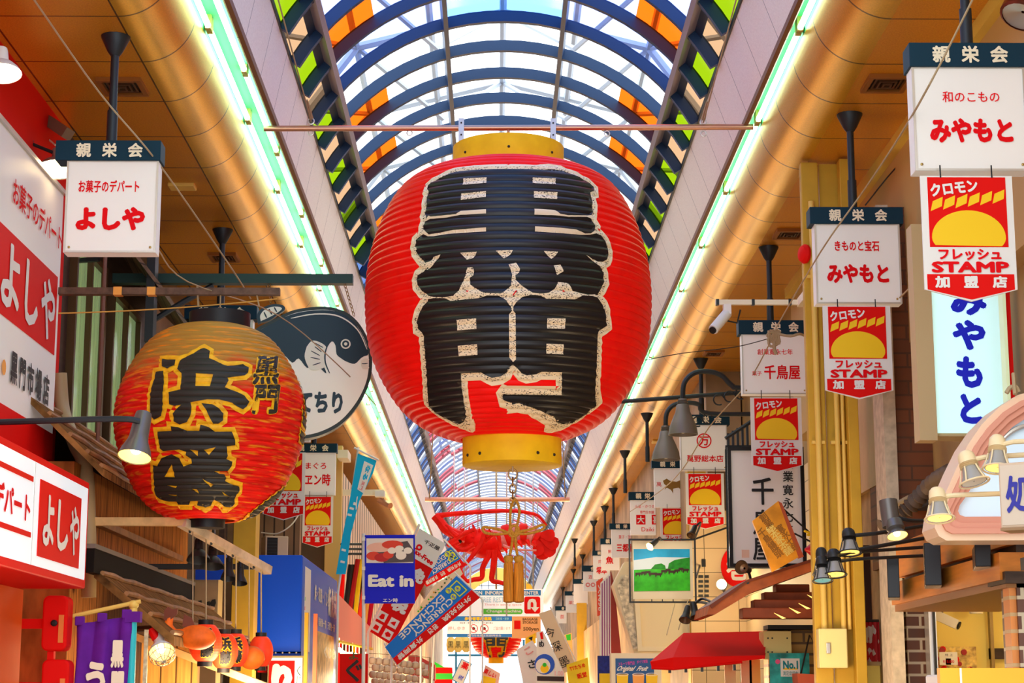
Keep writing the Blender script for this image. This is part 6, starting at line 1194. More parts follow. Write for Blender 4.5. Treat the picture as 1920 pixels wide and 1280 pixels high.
r = thing('air_conditioner', 'beige air conditioner unit above the blue box sign', 'air conditioner', W(522, 1042, 21.2)); fr = face(522, 1022, 21.2, 18); a = prect(fr, 497, 1005, 541, 1043)
MB().fbox(fr, a[0], a[1], a[2], a[3], -.26, 0).build('cabinet', mat('beige_metal', (.72, .55, .36), .5), r, bev=.01); MB().fbox(fr, a[0]+.02, a[0]+.14, a[2]+.02, a[3]-.02, .001, .004).build('grille', BLACK, r)
for i in range(5): v = a[2]+.04+i*.036; MB().fbox(fr, a[0]+.02, a[0]+.14, v, v+.006, .004, .008).build('grille_bar', STEEL, r)
MB().fbox(fr, a[0], a[0]+.03, a[2]-.5, a[2], -.2, -.16).build('bracket', STEEL, r); MB().tube(smooth_pts([W(490, 998, 21.2), W(520, 1000, 21.1), W(545, 985, 21.1), W(560, 965, 21.2)], 5), .008, 5).build('cable', CREAM, r, True)
# blue box sign
YS = 18.9; x0, x1 = x_at(488, YS), x_at(570, YS); zt, zb = z_at(1040, YS, 530), z_at(1222, YS, 530); y1 = x1*18.9/x_at(570, 18.9)
ye = 18.9
d = ray(632, 1088); ye = d.y*x1/d.x
r = thing('box_sign', 'big blue box shaped shop sign with white lettering on its street side', 'sign', ((x0+x1)/2, YS, zb))
MB().box(x0, x1, YS, ye, zb, zt).build('case', BLUE, r, bev=.01); MB().box(x0+.02, x1-.005, YS+.01, ye-.02, zb-.13, zb-.012).build('lower_band', BLUE, r); MB().box(x0+.02, x1-.005, YS+.01, ye-.02, zb-.2, zb-.13).build('red_band', REDP, r)
for i in range(6): MB().ball((x0+.06+i*(x1-x0-.1)/5, YS-.005, zb-.008), .010, 6, 5).build('bulb', CREAM, r)
fs = right_face(x1, 0, 0); fs = Fr((x1, 0, 0), (0, 1, 0))
LB = mat('blue_face', (.0, .13, .72), .4); MB().fbox(fs, YS+.03, ye-.03, zb-.35, zt-.02, .001, .004).build('street_face', LB, r)
def stext(s, ya, yb, za, zb_, m, **k): return text(fs, s, (ya, za, yb, zb_), m, r, w=.008, **k)
H_ = zt-zb; D_ = ye-YS
stext('鮮・和風・くじら', YS+.30*D_, YS+.72*D_, zt-.40*H_, zt-.22*H_, WHITEF, bold=.03); stext('新魚栄', YS+.70*D_, YS+.97*D_, zt-.5*H_, zt-.14*H_, WHITEF, bold=.05); stext('国産鯨一筋　天然物一筋', YS+.42*D_, YS+.92*D_, zt-.66*H_, zt-.56*H_, WHITEF, bold=.02); stext('くじら', YS+.6*D_, YS+.95*D_, zt-1.0*H_, zt-.86*H_, WHITEF, bold=.04)
MB().fbox(fs, YS+.06*D_, YS+.2*D_, zt-.98*H_, zt-.10*H_, .005, .008).build('white_strip', WHITEF, r)
for i, (a, b) in enumerate(((.42, .50), (.52, .60), (.62, .70))): MB().fbox(fs, YS+(.03+.0)*D_+.13, YS+.03*D_+.15, zt-a*H_, zt-b*H_+.04, .009, .011).build('strip_mark', [GREEN, RED, BLACK][i], r)
MB().fbox(fs, YS+.38*D_, YS+.9*D_, zb-.33, zt-.72*H_, .005, .008).build('photo_panel', mat('seafood_photo', (.72, .42, .14), .5, noise=.6, nscale=9), r)
MB().box(x0+.1, x0+.2, YS+.5, YS+.6, zt, zt+.02).box(XL, x0+.05, YS+.6, YS+.68, zt-.1, zt-.04).build('wall_bracket', STEEL, r)
for lab, x, yt, w, m in (('ochre', 571, 1148, 7, MUST), ('orange-red', 588, 1150, 7, mat('orange_red_cover', (.88, .16, .06), .5))): post('furled_banner', '%s furled banner standing before the blue box sign' % lab, x-w, x+w, yt, 1500, 18.7 if lab == 'ochre' else 18.6, m, 'banner', .06, 'furled banners')
fr = face(537, 1258, 18.75); a = prect(fr, 500, 1229, 571, 1330); r = thing('stall_sign', 'pale green lit sign with red seal mark under the blue box sign', 'sign', fr.o); MB().fbox(fr, *a, -.2, 0).build('case', mat('olive_case', (.3, .25, .12), .5), r); MB().fbox(fr, a[0]+.02, a[1]-.02, a[2], a[3]-.02, .001, .004).build('lit_panel', mat('lit_mint', (.72, .92, .80), .4, emit=.4), r); b = prect(fr, 503, 1238, 553, 1320)
MB().fbox(fr, b[0], b[1], b[2], b[3], .005, .008).build('red_frame', REDP, r); ptext(fr, 'り', (508, 1244, 549, 1300), WHITEF, r, bold=.10, w=.01); ptext(fr, 'くじ', (556, 1248, 566, 1285), BLACK, r, vert=True, w=.006)
# yellow posts by the small left board
post('steel_column', 'pale ochre column behind the left pennant with the blue flag', 600, 642, 835, 1500, 26.6, mat('ochre_column', (.80, .55, .16), .5), 'column', .2)
tag(MB().box(x_at(632, 26.2), x_at(652, 26.2), 26.15, 26.7, z_at(860, 26.2), z_at(845, 26.2)).build('light_fitting', CREAM), 'cream box fitting beside the small left board', 'fitting')
struct(MB().box(-3.2, -2.42, 27, 46, FLOOR, 3.55), 'wall_left_siding', mat('striped_siding', (.72, .52, .36), .55, lines=[(1, .55, 0, .20)]))
struct(MB().box(-3.2, -2.45, 46, 90, FLOOR, 3.4), 'wall_left_far', mat('peach_far_wall', (.80, .52, .28), .6, noise=.3, nscale=1))
tag(MB().box(-2.42, x_at(720, 29.5), 29.45, 29.55, z_at(925, 29.5)-.04, z_at(925, 29.5)+.05).build('cross_arm', CREAM), 'cream arm reaching from the striped siding behind the blue flag', 'arm')
r = thing('pipe_camera', 'pale camera hanging from the cream arm over the striped siding', 'camera', W(712, 928, 29.4)); MB().box(x_at(704, 29.4), x_at(722, 29.4), 29.3, 29.5, z_at(932, 29.4), z_at(922, 29.4)).build('mount', WHITEF, r); MB().tube([W(712, 938, 29.4), W(732, 948, 29.2)], .05, 8).build('housing', COPPER, r, True)
# bundle of furled banners and a red front behind the flags
struct(MB().box(-2.45, -2.25, 24.2, 29, FLOOR, .62), 'wall_left_red_shop', REDP)
cols = [('red', REDP), ('black', BLACK), ('dark red', mat('dark_red_print', (.4, .01, .01), .5)), ('brown', DWOOD), ('yellow', YPAINT), ('scarlet', mat('scarlet', (.9, .05, .02), .5)), ('dark brown', mat('dark_umber', (.08, .03, .02), .5)), ('orange', ORANGE), ('crimson', mat('crimson', (.6, .0, .03), .5))]
for i, (nm, m) in enumerate(cols): tag(MB().tube([(lambda q: (q.x, q.y, FLOOR))(W(636+i*6.5, 1185, 25.2+.12*i)), W(636+i*6.5, 1185, 25.2+.12*i), W(644+i*6.5+(i % 3)*7, 1048+(i % 2)*10, 25.2+.12*i)], .035, 6).build('furled_banner', m), '%s furled banner in the leaning row left of the white pole' % nm, 'banner', 'leaning furled banners')
for i in range(3): tag(MB().tube([W(640, 1020+i*9, 25.0), W(686, 1020+i*9, 25.6)], .018, 5).build('black_rail', STEEL), '%s of three dark rails above the furled banners' % ('topmost', 'middle', 'lowest')[i], 'rail', 'dark rails')
Yp = 23.6; q0, q1 = W(633, 1112, 22.2), W(697, 1178, 26.0); fr = Fr(q0, (q1-q0)*Vector((1, 1, 0)))
r = thing('shop_banner', 'salmon pink shop awning cloth in front of the red stall', 'awning', q0); b0, b1 = W(634, 1202, 22.2), W(697, 1216, 26.0)
m_ = MB().add([q0, q1, b1, b0]+[p+Vector((-.02, 0, 0)) for p in (q0, q1, b1, b0)], [(0, 1, 2, 3), (7, 6, 5, 4), (0, 4, 5, 1), (1, 5, 6, 2), (2, 6, 7, 3), (3, 7, 4, 0)]); m_.build('cloth', mat('salmon_cloth', (.92, .26, .18), .6, emit=.08), r); MB().tube([b0, b1], .02, 6).build('hem_bar', YPAINT, r)
for i in range(9): p = W(636+i*6.2, 1218+i*2.6+3*sin(i), 22.3+.35*i); tag(MB().ball(p, .03+.018*(i == 6), 8, 6).tube([p, p+Vector((0, 0, .14))], .004, 4).build('string_light', BULB), 'small glowing bulb of the string under the salmon awning, %s from the left' % nth(i), 'light', 'string lights')
fr = face(668, 1262, 22.1); a = prect(fr, 634, 1225, 690, 1420); r = thing('red_curtain', 'red shop curtain with black script under the string lights', 'curtain', fr.o); MB().fbox(fr, *a, -.04, 0).build('cloth', REDP, r); ptext(fr, 'ぐ', (648, 1236, 680, 1278), BLACK, r, bold=.02); ptext(fr, 'よ', (654, 1222, 672, 1236), mat('dark_green_letter', (.10, .12, .02), .5), r, bold=.02)
# ------------------------------------------------------------------ banners on poles
def pole_flag(name, label, pts, Y, m, grp=None, th=.012, cat='banner'):
    fr = face(pts[0][0], pts[0][1], Y); r = thing(name, label, cat, W(sum(p[0] for p in pts)/len(pts), max(p[1] for p in pts), Y), grp)
    P = fr.pxs(pts); ar = sum(P[i][0]*P[(i+1) % len(P)][1]-P[(i+1) % len(P)][0]*P[i][1] for i in range(len(P)))
    MB().prism(fr, P if ar > 0 else P[::-1], -th, 0).build('cloth', m, r); return r, fr
def patch(fr, pts, m, r, nm, lift=.002):
    P = fr.pxs(pts); ar = sum(P[i][0]*P[(i+1) % len(P)][1]-P[(i+1) % len(P)][0]*P[i][1] for i in range(len(P)))
    return MB().prism(fr, P if ar > 0 else P[::-1], lift, lift+.003).build(nm, m, r)
def tilted(fr, o, e):                                                 # frame whose u axis runs from pixel o to pixel e
    a, b = fr.px(*o), fr.px(*e); d = Vector((b[0]-a[0], b[1]-a[1])).normalized(); return Fr(fr.p(*a), fr.u*d.x+fr.v*d.y, fr.v*d.x-fr.u*d.y)
def ttext(fr, s, o, e, h, m, r, w=.006, **k):
    """text whose baseline centre line runs from pixel o to pixel e, h pixels tall"""
    f = tilted(fr, o, e); a, b = f.px(*o), f.px(*e); hh = h*(f.p(*b)-f.p(*a)).length/max(1, hypot(e[0]-o[0], e[1]-o[1]))/2
    return text(f, s, (a[0], -hh, b[0], hh), m, r, w=w, **k)
def poleto(r, top, foot, Y, rr=.014, m=WHITEF, nm='pole'):
    MB().tube([W(*top, Y+.03), W(*foot, Y+.03)], rr, 7).build(nm, m, r, True)
    f = W(*foot, Y+.03)
    if f.z > FLOOR: MB().tube([f, (f.x, f.y, FLOOR)], rr, 7).build(nm, m, r, True)
r, fr = pole_flag('pole_banner', 'narrow sky blue banner on a leaning pole', [(671, 850), (706, 863), (700, 885), (674, 938), (658, 1000), (648, 1076), (630, 1076), (641, 1010), (655, 940), (664, 890)], 21.8, SKYB)
poleto(r, (672, 838), (634, 1110), 21.8); MB().tube([W(664, 839, 21.79), W(710, 862, 21.79)], .012, 6).build('cross_rod', WHITEF, r); patch(fr, [(683, 864), (700, 872), (682, 925), (670, 917)], WHITEF, r, 'white_panel'); ttext(fr, 'なる', (692, 872), (683, 900), 9, SKYB, r, bold=.06); ttext(fr, '黒門', (682, 902), (676, 918), 6, RED, r); ttext(fr, 'イ', (671, 930), (664, 955), 9, WHITEF, r, bold=.05)
for x, y in ((657, 950), (653, 962), (642, 1028), (640, 1050)): patch(fr, [(x-1, y), (x+7, y+2), (x+6, y+6), (x-2, y+4)], WHITEF, r, 'white_tab')
YE_ = 20.6; r, fr = pole_flag('eat_in_banner', 'square blue banner with food photo on top and white words', [(684, 1003), (778, 1002), (778, 1131), (684, 1131)], YE_, BLUEF)
poleto(r, (682, 1000), (682, 1215), YE_, .02); b = fr.pxs([(687, 1008), (775, 1008), (775, 1055), (687, 1055)]); patch(fr, [(687, 1009), (775, 1009), (775, 1055), (687, 1055)], mat('photo_white', (.86, .80, .76), .5), r, 'photo')
patch(fr, [(700, 1028), (735, 1018), (764, 1014), (776, 1032), (776, 1053), (720, 1055)], mat('photo_slate', (.10, .08, .09), .4), r, 'photo_plate', .005)
for i, (x, y, w, h, m) in enumerate(((712, 1026, 24, 9, 'a'), (736, 1021, 20, 8, 'b'), (700, 1042, 13, 8, 'b'), (716, 1045, 14, 8, 'c'), (728, 1040, 10, 7, 'b'), (735, 1032, 8, 6, 'w'), (749, 1028, 8, 5.5, 'w'), (765, 1032, 8, 6, 'w'), (752, 1041, 10, 8, 'w'), (747, 1035, 5, 4, 'w'))):
    mm = {'a': mat('photo_pink', (.92, .52, .40), .45), 'b': mat('photo_red', (.78, .06, .03), .4), 'c': mat('photo_deep_red', (.55, .02, .02), .4), 'w': mat('photo_cream', (.94, .86, .78), .5)}[m]; c = fr.px(x, y); s_ = SC(YE_); MB().prism(fr, circle(c, w*s_, 16, h*s_), .008, .009+.001*i).build('food_picture', mm, r)
ptext(fr, 'Eat in', (690, 1077, 776, 1100), WHITEF, r, bold=.05, w=.006); ptext(fr, 'エン時', (718, 1121, 746, 1129), WHITEF, r, bold=.02, w=.006)
for y in (1010, 1065, 1120): q = fr.px(684, y); MB().fbox(fr, q[0]-.03, q[0]+.005, q[1]-.02, q[1]+.02, -.05, .004).build('loop', WHITEF, r)
# tax free banner
r, fr = pole_flag('tax_free_banner', 'tilted white and red tax free banner behind the square blue banner', [(787, 990), (836, 1019), (735, 1210), (694, 1184)], 23.2, REDP)
patch(fr, [(787, 990), (836, 1019), (811, 1066), (771, 1043), (764, 1035)], WHITEF, r, 'white_head'); poleto(r, (787, 982), (690, 1186), 23.2, .016); ttext(fr, '千疋屋', (796, 1014), (824, 1029), 8, BLACK, r, bold=.02); ttext(fr, 'Tax-Free', (772, 1028), (812, 1056), 10, RED, r, bold=.05); ttext(fr, '免', (774, 1072), (796, 1086), 26, WHITEF, r, bold=.07); ttext(fr, '税', (736, 1128), (764, 1142), 26, WHITEF, r, bold=.07)
c = fr.px(786, 1026); s_ = SC(23.2); MB().ring(fr, circle(c, 6*s_, 16), circle(c, 2.5*s_, 16), .006, .009).build('red_mark', RED, r)
f5 = tilted(fr, (700, 1150), (740, 1172)); s_ = SC(23.2)
for i, (x, y) in enumerate(((717, 1155), (738, 1168), (706, 1175), (727, 1189))):
    c = f5.px(x, y); MB().fbox(f5, c[0]-8.5*s_, c[0]+8.5*s_, c[1]-8.5*s_, c[1]+8.5*s_, .003, .006).build('icon_tile', WHITEF, r)
    k_ = [[(-5, -4), (0, -6), (5, -3), (3, 5), (-3, 4)], [(-6, -2), (4, -4), (3, 5), (-2, 2)], [(-5, -5), (5, -5), (4, 3), (-4, 4)], [(-6, 0), (-1, -5), (6, -2), (5, 3), (-2, 5)]][i]; MB().prism(f5, [(c[0]+a*s_, c[1]+b*s_) for a, b in k_], .006, .009).build('icon', REDP, r)
# currency banners
def currency(label, A, B, C, D, Y, grp):
    """A start-upper, B start-lower, C end-lower, D end-upper corner pixels"""
    r, fr = pole_flag('exchange_banner', label, [A, B, C, D], Y, mat('currency_blue', (.0, .20, .78), .5), grp); mid = lambda p, q, t: (p[0]+(q[0]-p[0])*t, p[1]+(q[1]-p[1])*t)
    patch(fr, [mid(A, B, .64), B, C, mid(D, C, .64)], REDP, r, 'red_strip')
    def at(t, s): return mid(mid(A, B, s), mid(D, C, s), t)
    W_ = hypot(B[0]-A[0], B[1]-A[1])
    ttext(fr, 'CURRENCY', at(.20, .46), at(.70, .46), W_*.20, WHITEF, r, bold=.02); ttext(fr, 'EXCHANGE', at(.24, .18), at(.82, .18), W_*.20, WHITEF, r, bold=.02)
    ttext(fr, '外币兑换', at(.06, .80), at(.40, .80), W_*.17, WHITEF, r, bold=.03); ttext(fr, '환전', at(.47, .80), at(.58, .80), W_*.17, WHITEF, r, bold=.03); ttext(fr, '外貨両替', at(.66, .80), at(.96, .80), W_*.17, WHITEF, r, bold=.03)
    YM_ = mat('icon_yellow', (.75, .85, .02), .5); f = tilted(fr, at(.05, .3), at(.18, .3)); s_ = SC(Y)
    o = [f.px(*at(t, s)) for t, s in ((.03, .10), (.03, .56), (.13, .56), (.13, .10))]; cx_ = sum(q[0] for q in o)/4; cy_ = sum(q[1] for q in o)/4; i_ = [(cx_+(q[0]-cx_)*.82, cy_+(q[1]-cy_)*.86) for q in o]
    sg = sum(o[i][0]*o[(i+1) % 4][1]-o[(i+1) % 4][0]*o[i][1] for i in range(4)); MB().ring(f, o if sg > 0 else o[::-1], i_ if sg > 0 else i_[::-1], .003, .006).build('note_icon', YM_, r)
    for (t, s_2, ch) in ((.085, .32, '¥'), (.17, .42, '$'), (.16, .16, '€')):
        c = f.px(*at(t, s_2)); MB().prism(f, circle(c, 5.5*s_, 14), .006, .009).build('coin_icon', YM_, r); text(f, ch, (c[0]-3*s_, c[1]-4*s_, c[0]+3*s_, c[1]+4*s_), BLUE, r, w=.011)
    return r, fr
r, fr = currency('blue and red currency exchange banner tilted steeply, nearest of the two', (856, 1079), (900, 1120), (745, 1246), (722, 1213), 22.4, 'currency banners')
poleto(r, (852, 1072), (905, 1124), 22.4, .01); MB().tube([W(720, 1205, 22.44), W(748, 1252, 22.44)], .014, 6).build('pole', WHITEF, r); MB().tube([W(734, 1230, 22.44), Vector((W(734, 1230, 22.44).x, 22.44, FLOOR))], .014, 6).build('pole', WHITEF, r)
r, fr = currency('blue and red currency exchange banner mostly hidden behind the tax free banner', (845, 1025), (874, 1060), (800, 1100), (780, 1075), 25.0, 'currency banners')
poleto(r, (832, 1010), (882, 1062), 25.0, .012); MB().tube([W(820, 1090, 25.05), Vector((W(800, 1090, 25.05).x, 25.05, FLOOR))], .014, 6).build('pole', WHITEF, r)
r, fr = pole_flag('leaf_banner', 'cream banner with green leaf print between the two currency banners', [(815, 1096), (862, 1064), (868, 1075), (790, 1160), (776, 1150)], 24.2, mat('leaf_print', (.85, .78, .55), .5)); rr_ = random.Random(9)
for i in range(22):
    t = rr_.random(); x = 855-70*t+rr_.uniform(-4, 4); y = 1078+72*t+rr_.uniform(-8, 4); patch(fr, [(x-2, y), (x, y-2), (x+2, y), (x, y+2)], [GREEN, mat('dark_leaf', (.03, .12, .02), .5), MUST][i % 3], r, 'leaf_mark', .002+.0002*i)
MB().tube([W(790, 1150, 24.23), Vector((W(790, 1150, 24.23).x, 24.23, FLOOR))], .014, 6).build('pole', WHITEF, r)
# ------------------------------------------------------------------ far middle: the spiny lobster and its cables
LX = 37.0; SL = SC(LX, 1000)
MB_ = None
lob = thing('lobster_model', 'giant red spiny lobster model hanging across the arcade behind the tassel', 'sculpture', W(935, 1090, LX)); LR = mat('lobster_red', (.88, .015, .008), .5, spec=.1, noise=.15, nscale=5); LP = mat('lobster_pink', (.85, .28, .25), .4, noise=.2, nscale=6)
def zl_(x, y): return (780+x/6.4, 900+y/6.4)
def L(x, y, dy=0.): q = W(*zl_(x, y), LX); return Vector((q.x, LX+dy, q.z))
# carapace and head (tapered body), then tail rings, then fan
def body(pts, rad, m, nm, n=14): MB().tube(smooth_pts([L(*p) for p in pts], 4), [float(q) for q in np.interp(np.linspace(0, 1, (len(pts)-1)*4+1), np.linspace(0, 1, len(rad)), [r_*SL/6.4 for r_ in rad])], n).build(nm, m, lob, True)
body([(420, 760), (520, 720), (650, 730), (800, 760), (930, 770), (1000, 770)], [55, 100, 150, 178, 168, 140], LR, 'carapace', 18)
tl = [(960, 735), (1060, 690), (1150, 660), (1240, 645), (1330, 650), (1410, 680), (1470, 720)]; tr = [150, 150, 142, 130, 116, 98, 80]
for i in range(6):
    a, b = L(*tl[i]), L(*tl[i+1]); d = (b-a).normalized(); l = (b-a).length; MB().lathe([(tr[i]*SL/6.4*.9, -l*.1), (tr[i]*SL/6.4, l*.15), (tr[i]*SL/6.4, l*.85), (tr[i+1]*SL/6.4*.92, l*1.08)], a, 18, d).build('tail_ring', LR if i % 2 else LP, lob, True)
    MB().tube([a+Vector((0, -.2, -tr[i]*SL/6.4*.75)), a+Vector((.05, -.3, -tr[i]*SL/6.4*1.3))], [.05, .015], 6).build('swimmeret', LR, lob, True)
for i, (a, b, w) in enumerate((((1470, 700), (1540, 945), 84), ((1480, 690), (1640, 900), 84), ((1490, 680), (1700, 790), 80), ((1490, 660), (1660, 670), 72), ((1440, 720), (1480, 900), 66))):
    p, q = L(*a), L(*b); d = (q-p).normalized(); L_ = (q-p).length; w_ = w*SL/6.4; f = Fr(p+Vector((0, -.03*i, 0)), d, d.cross(Vector((0, 1, 0)))*-1); MB().prism(f, [(0, -w_*.35), (L_*.5, -w_*.95), (L_*.85, -w_), (L_, -w_*.5), (L_*1.03, 0), (L_, w_*.5), (L_*.85, w_), (L_*.5, w_*.95), (0, w_*.35)], -.03, .03).build('tail_fan', LR, lob)
def leg(pts, r0, r1, m=LR, nm='leg', dy=0.): MB().tube(smooth_pts([L(*p, -dy) for p in pts], 4), [float(q) for q in np.linspace(r0, r1, (len(pts)-1)*4+1)*1.25*SL/6.4], 8).build(nm, m, lob, True)
leg([(600, 700), (470, 660), (360, 600), (300, 520), (230, 440)], 55, 42, nm='antenna_base', dy=.3); leg([(250, 445), (420, 425), (700, 402), (1000, 386), (1200, 390), (1350, 410), (1470, 450), (1560, 560)], 26, 12, nm='antenna', dy=.3); leg([(500, 700), (430, 640), (400, 590), (360, 560)], 30, 8, nm='antenna', dy=.5)
leg([(520, 760), (440, 800), (395, 790), (500, 720), (620, 650), (700, 620)], 26, 20, dy=.5); leg([(700, 800), (560, 860), (460, 800), (480, 760)], 28, 14, dy=.5)
leg([(880, 700), (830, 660), (790, 780), (690, 920), (640, 980), (600, 1040)], 34, 16, dy=.55); leg([(880, 860), (870, 930), (830, 1010), (800, 1080), (790, 1190), (700, 1210), (625, 1230), (570, 1180), (545, 1080), (600, 1020)], 30, 16, dy=.5); leg([(940, 860), (940, 960), (925, 1080), (912, 1215), (980, 1240), (1050, 1255)], 34, 20, dy=.5); leg([(960, 840), (1000, 920), (1040, 980), (1100, 1010)], 30, 14, dy=.45); leg([(690, 700), (700, 610), (680, 540)], 34, 6, nm='horn', dy=.2); leg([(560, 690), (560, 620), (580, 595)], 24, 8, nm='horn', dy=.3); leg([(820, 760), (900, 690), (980, 680), (1000, 760), (1010, 860)], 26, 16, dy=.5); leg([(640, 800), (620, 860), (500, 870), (430, 930)], 24, 8, dy=.5)
leg([(1040, 800), (1200, 850), (1440, 860)], 14, 8, LP, 'antennule', .4)
for x, y in ((470, 690), (540, 660), (600, 690), (640, 650), (760, 660), (820, 650), (880, 650), (420, 740)): p = L(x, y, -.15); MB().lathe([(.045, 0), (.004, .16)], p, 7, (0, -.4, 1)).build('spine', LR, lob, True)
for x, y in ((465, 735), (520, 745)): MB().ball(L(x, y, -.32), .06, 10, 7).build('eye', BLACK, lob, True)
q0, q1 = W(797, 936, LX), W(1068, 936, LX); t = thing('hanging_pipe', 'pale pipe spanning the arcade above the red lobster', 'pipe', (q0+q1)/2); MB().tube([q0, q1], .045, 8).build('pipe', COPPER, t, True)
for x in (896, 1008): MB().tube([W(x, 936, LX), W(x, 1005, LX)], .012, 5).build('chain', ALU, t)
for x in (805, 1060): p = W(x, 936, LX); MB().tube([p, (p.x+(.12 if x < 900 else -.12), LX-1.5, 5.2)], .012, 5).build('stay', WIRE, t)
# ------------------------------------------------------------------ far middle: boards and small banners
YI = 45.0; fr = face(930, 1130, YI); a = prect(fr, 842, 1104, 1019, 1155); r = thing('overhead_board', 'white information centre board with a red arrow square, hung across the street', 'sign', fr.o); MB().fbox(fr, *a, -.1, 0).build('board', WBGLOW, r)
b = prect(fr, 848, 1106, 1014, 1116); MB().fbox(fr, *b, .002, .006).build('blue_band', mat('band_blue', (.02, .22, .55), .5), r); ptext(fr, 'KUROMON  INFORMATION  CENTER', (858, 1107.5, 1010, 1114.5), WHITEF, r, bold=.03, w=.01)
PK = mat('faint_pink', (.9, .55, .55), .5); PB = mat('faint_blue', (.55, .75, .88), .5); ptext(fr, 'FREE REST SPACE', (902, 1119, 975, 1129), PB, r, bold=.02, w=.006); ptext(fr, 'There is eating space', (908, 1131, 978, 1136), PK, r, bold=.02, w=.006)
b = prect(fr, 903, 1141, 980, 1151); MB().prism(fr, rrect(*b, .06), .002, .006).build('green_pill', mat('pill_green', (.12, .62, .05), .5), r); ptext(fr, 'Change machine', (912, 1142.5, 977, 1149.5), WHITEF, r, bold=.03, w=.01)
b = prect(fr, 983, 1118, 1013, 1150); MB().prism(fr, rrect(*b, .05), .002, .006).build('red_square', REDP, r); mb = MB(); s_ = SC(YI, 1130); c = fr.px(998, 1134)
arrow = [(-9, -8), (-9, 4), (-6, 10), (0, 12), (6, 10), (8, 4), (8, -4), (13, -4), (5, -13), (-3, -4), (2, -4), (2, 3), (0, 6), (-2, 5.5), (-3, 3), (-3, -8)]; MB().prism(fr, [(c[0]+p*s_, c[1]+q*s_) for p, q in arrow][::-1], .007, .01).build('arrow', WHITEF, r)
for x in (870, 1000): p = W(x, 1104, YI); MB().tube([p, (p.x, YI, zvault(p.x))], .02, 5).build('hanger', ALU, r)
YT_ = 44.0; fr = face(900, 1175, YT_); a = prect(fr, 838, 1155, 960, 1194); r = thing('overhead_board', 'white and blue no cycling board below the information board', 'sign', fr.o); MB().fbox(fr, *a, -.08, 0).build('board', WBGLOW, r)
BB = mat('band_blue2', (.02, .20, .62), .5); b = prect(fr, 838, 1155, 960, 1164); MB().fbox(fr, *b, .002, .006).build('blue_band', BB, r); b = prect(fr, 838, 1188, 960, 1194); MB().fbox(fr, *b, .002, .006).build('blue_band', BB, r)
ptext(fr, '歩行者専用道路', (871, 1156, 922, 1163), YEL, r, bold=.05, w=.01); ptext(fr, '自転車・単車', (930, 1157, 954, 1162), mat('cyan_letter', (.4, .8, .9), .5), r, w=.01); ptext(fr, '黒門市場商店街振興組合', (876, 1189, 940, 1193), WHITEF, r, w=.01); ptext(fr, '押し歩き', (840, 1174, 872, 1181), PK, r, bold=.02, w=.006); ptext(fr, 'ご協力願います', (925, 1174, 957, 1181), PK, r, bold=.02, w=.006); ptext(fr, '自転車・単車はアーケード内通行禁止', (862, 1166, 925, 1169), STEEL, r, w=.006)
for x in (888, 908):
    c = fr.px(x, 1178); s_ = SC(YT_, 1178); MB().ring(fr, circle(c, 8*s_, 20), circle(c, 6.8*s_, 20), .003, .006).build('ban_ring', RED, r); MB().prism(fr, [(c[0]-5*s_, c[1]+5*s_), (c[0]-6*s_, c[1]+4*s_), (c[0]+5*s_, c[1]-6*s_), (c[0]+6*s_, c[1]-5*s_)], .003, .006).build('ban_bar', RED, r); MB().prism(fr, circle(c, 3*s_, 8), .001, .003).build('cycle_mark', STEEL, r)
for x in (850, 950): MB().tube([W(x, 1160, YT_+.05), (W(x, 1160, YT_).x, YT_+.05, zvault(W(x, 1160, YT_).x))], .02, 5).build('hanger', ALU, r)
fr = face(985, 1175, 46); r = thing('overhead_board', 'orange baggage storage board beside the no cycling board', 'sign', fr.o); a = prect(fr, 958, 1155, 1014, 1196); MB().fbox(fr, *a, -.08, 0).build('board', mat('peach_orange', (.92, .45, .18), .5), r); b = prect(fr, 964, 1163, 976, 1179); MB().fbox(fr, *b, .002, .006).build('red_square', REDP, r); DB = mat('dark_brown_letter', (.16, .07, .02), .5); ptext(fr, 'BAGGAGE', (980, 1158, 1008, 1163), DB, r, bold=.03, w=.006); ptext(fr, 'STORAGE', (980, 1164, 1008, 1169), DB, r, bold=.03, w=.006); ptext(fr, '500yen', (981, 1175, 1010, 1184), DB, r, bold=.02, w=.006); MB().tube([W(985, 1160, 46.05), (W(985, 1160, 46).x, 46.05, zvault(W(985, 1160, 46).x))], .02, 5).build('hanger', ALU, r)
# far red lantern, yellow lanterns
YR = 50.0; gp = [(1150, 18), (1156, 34), (1170, 45), (1188, 49), (1205, 46), (1220, 38), (1230, 24), (1233, 17)]; fl = Lantern(931, YR, gp, 16, .02); r = thing('paper_lantern', 'far red lantern with a dark gate character, under the no cycling board', 'lantern', (fl.X, YR, fl.z0)); fl.skin('paper_body', RLAN, r, 40, 3)
for lift, bold, m in ((.03, .10, ORG), (.05, .02, mat('slate_letter', (.05, .07, .09), .5))):
    vs, fs_, nv = glyph('門', bold); k_ = 1+(bold-.02)*1.3; pts = []
    for i, (x, y) in enumerate(vs): th = .9*x*k_; z = W(931, 1212-y*34*k_, YR).z; pts.append(fl.pt(th, min(fl.z1, max(fl.z0, z)), lift+.0006*(i//nv)))
    MB().add(pts, fs_).build('orange_outline' if bold > .05 else 'dark_lettering', m, r)
MB().lathe([(14*SC(YR), W(931, 1243, YR).z), (14*SC(YR), W(931, 1231, YR).z)], (fl.X, YR, 0), 20).build('bottom_ring', YPAINT, r, True); MB().tube([(fl.X, YR, fl.z1), (fl.X, YR, zvault(fl.X))], .03, 6).build('hanging_cord', WIRE, r)
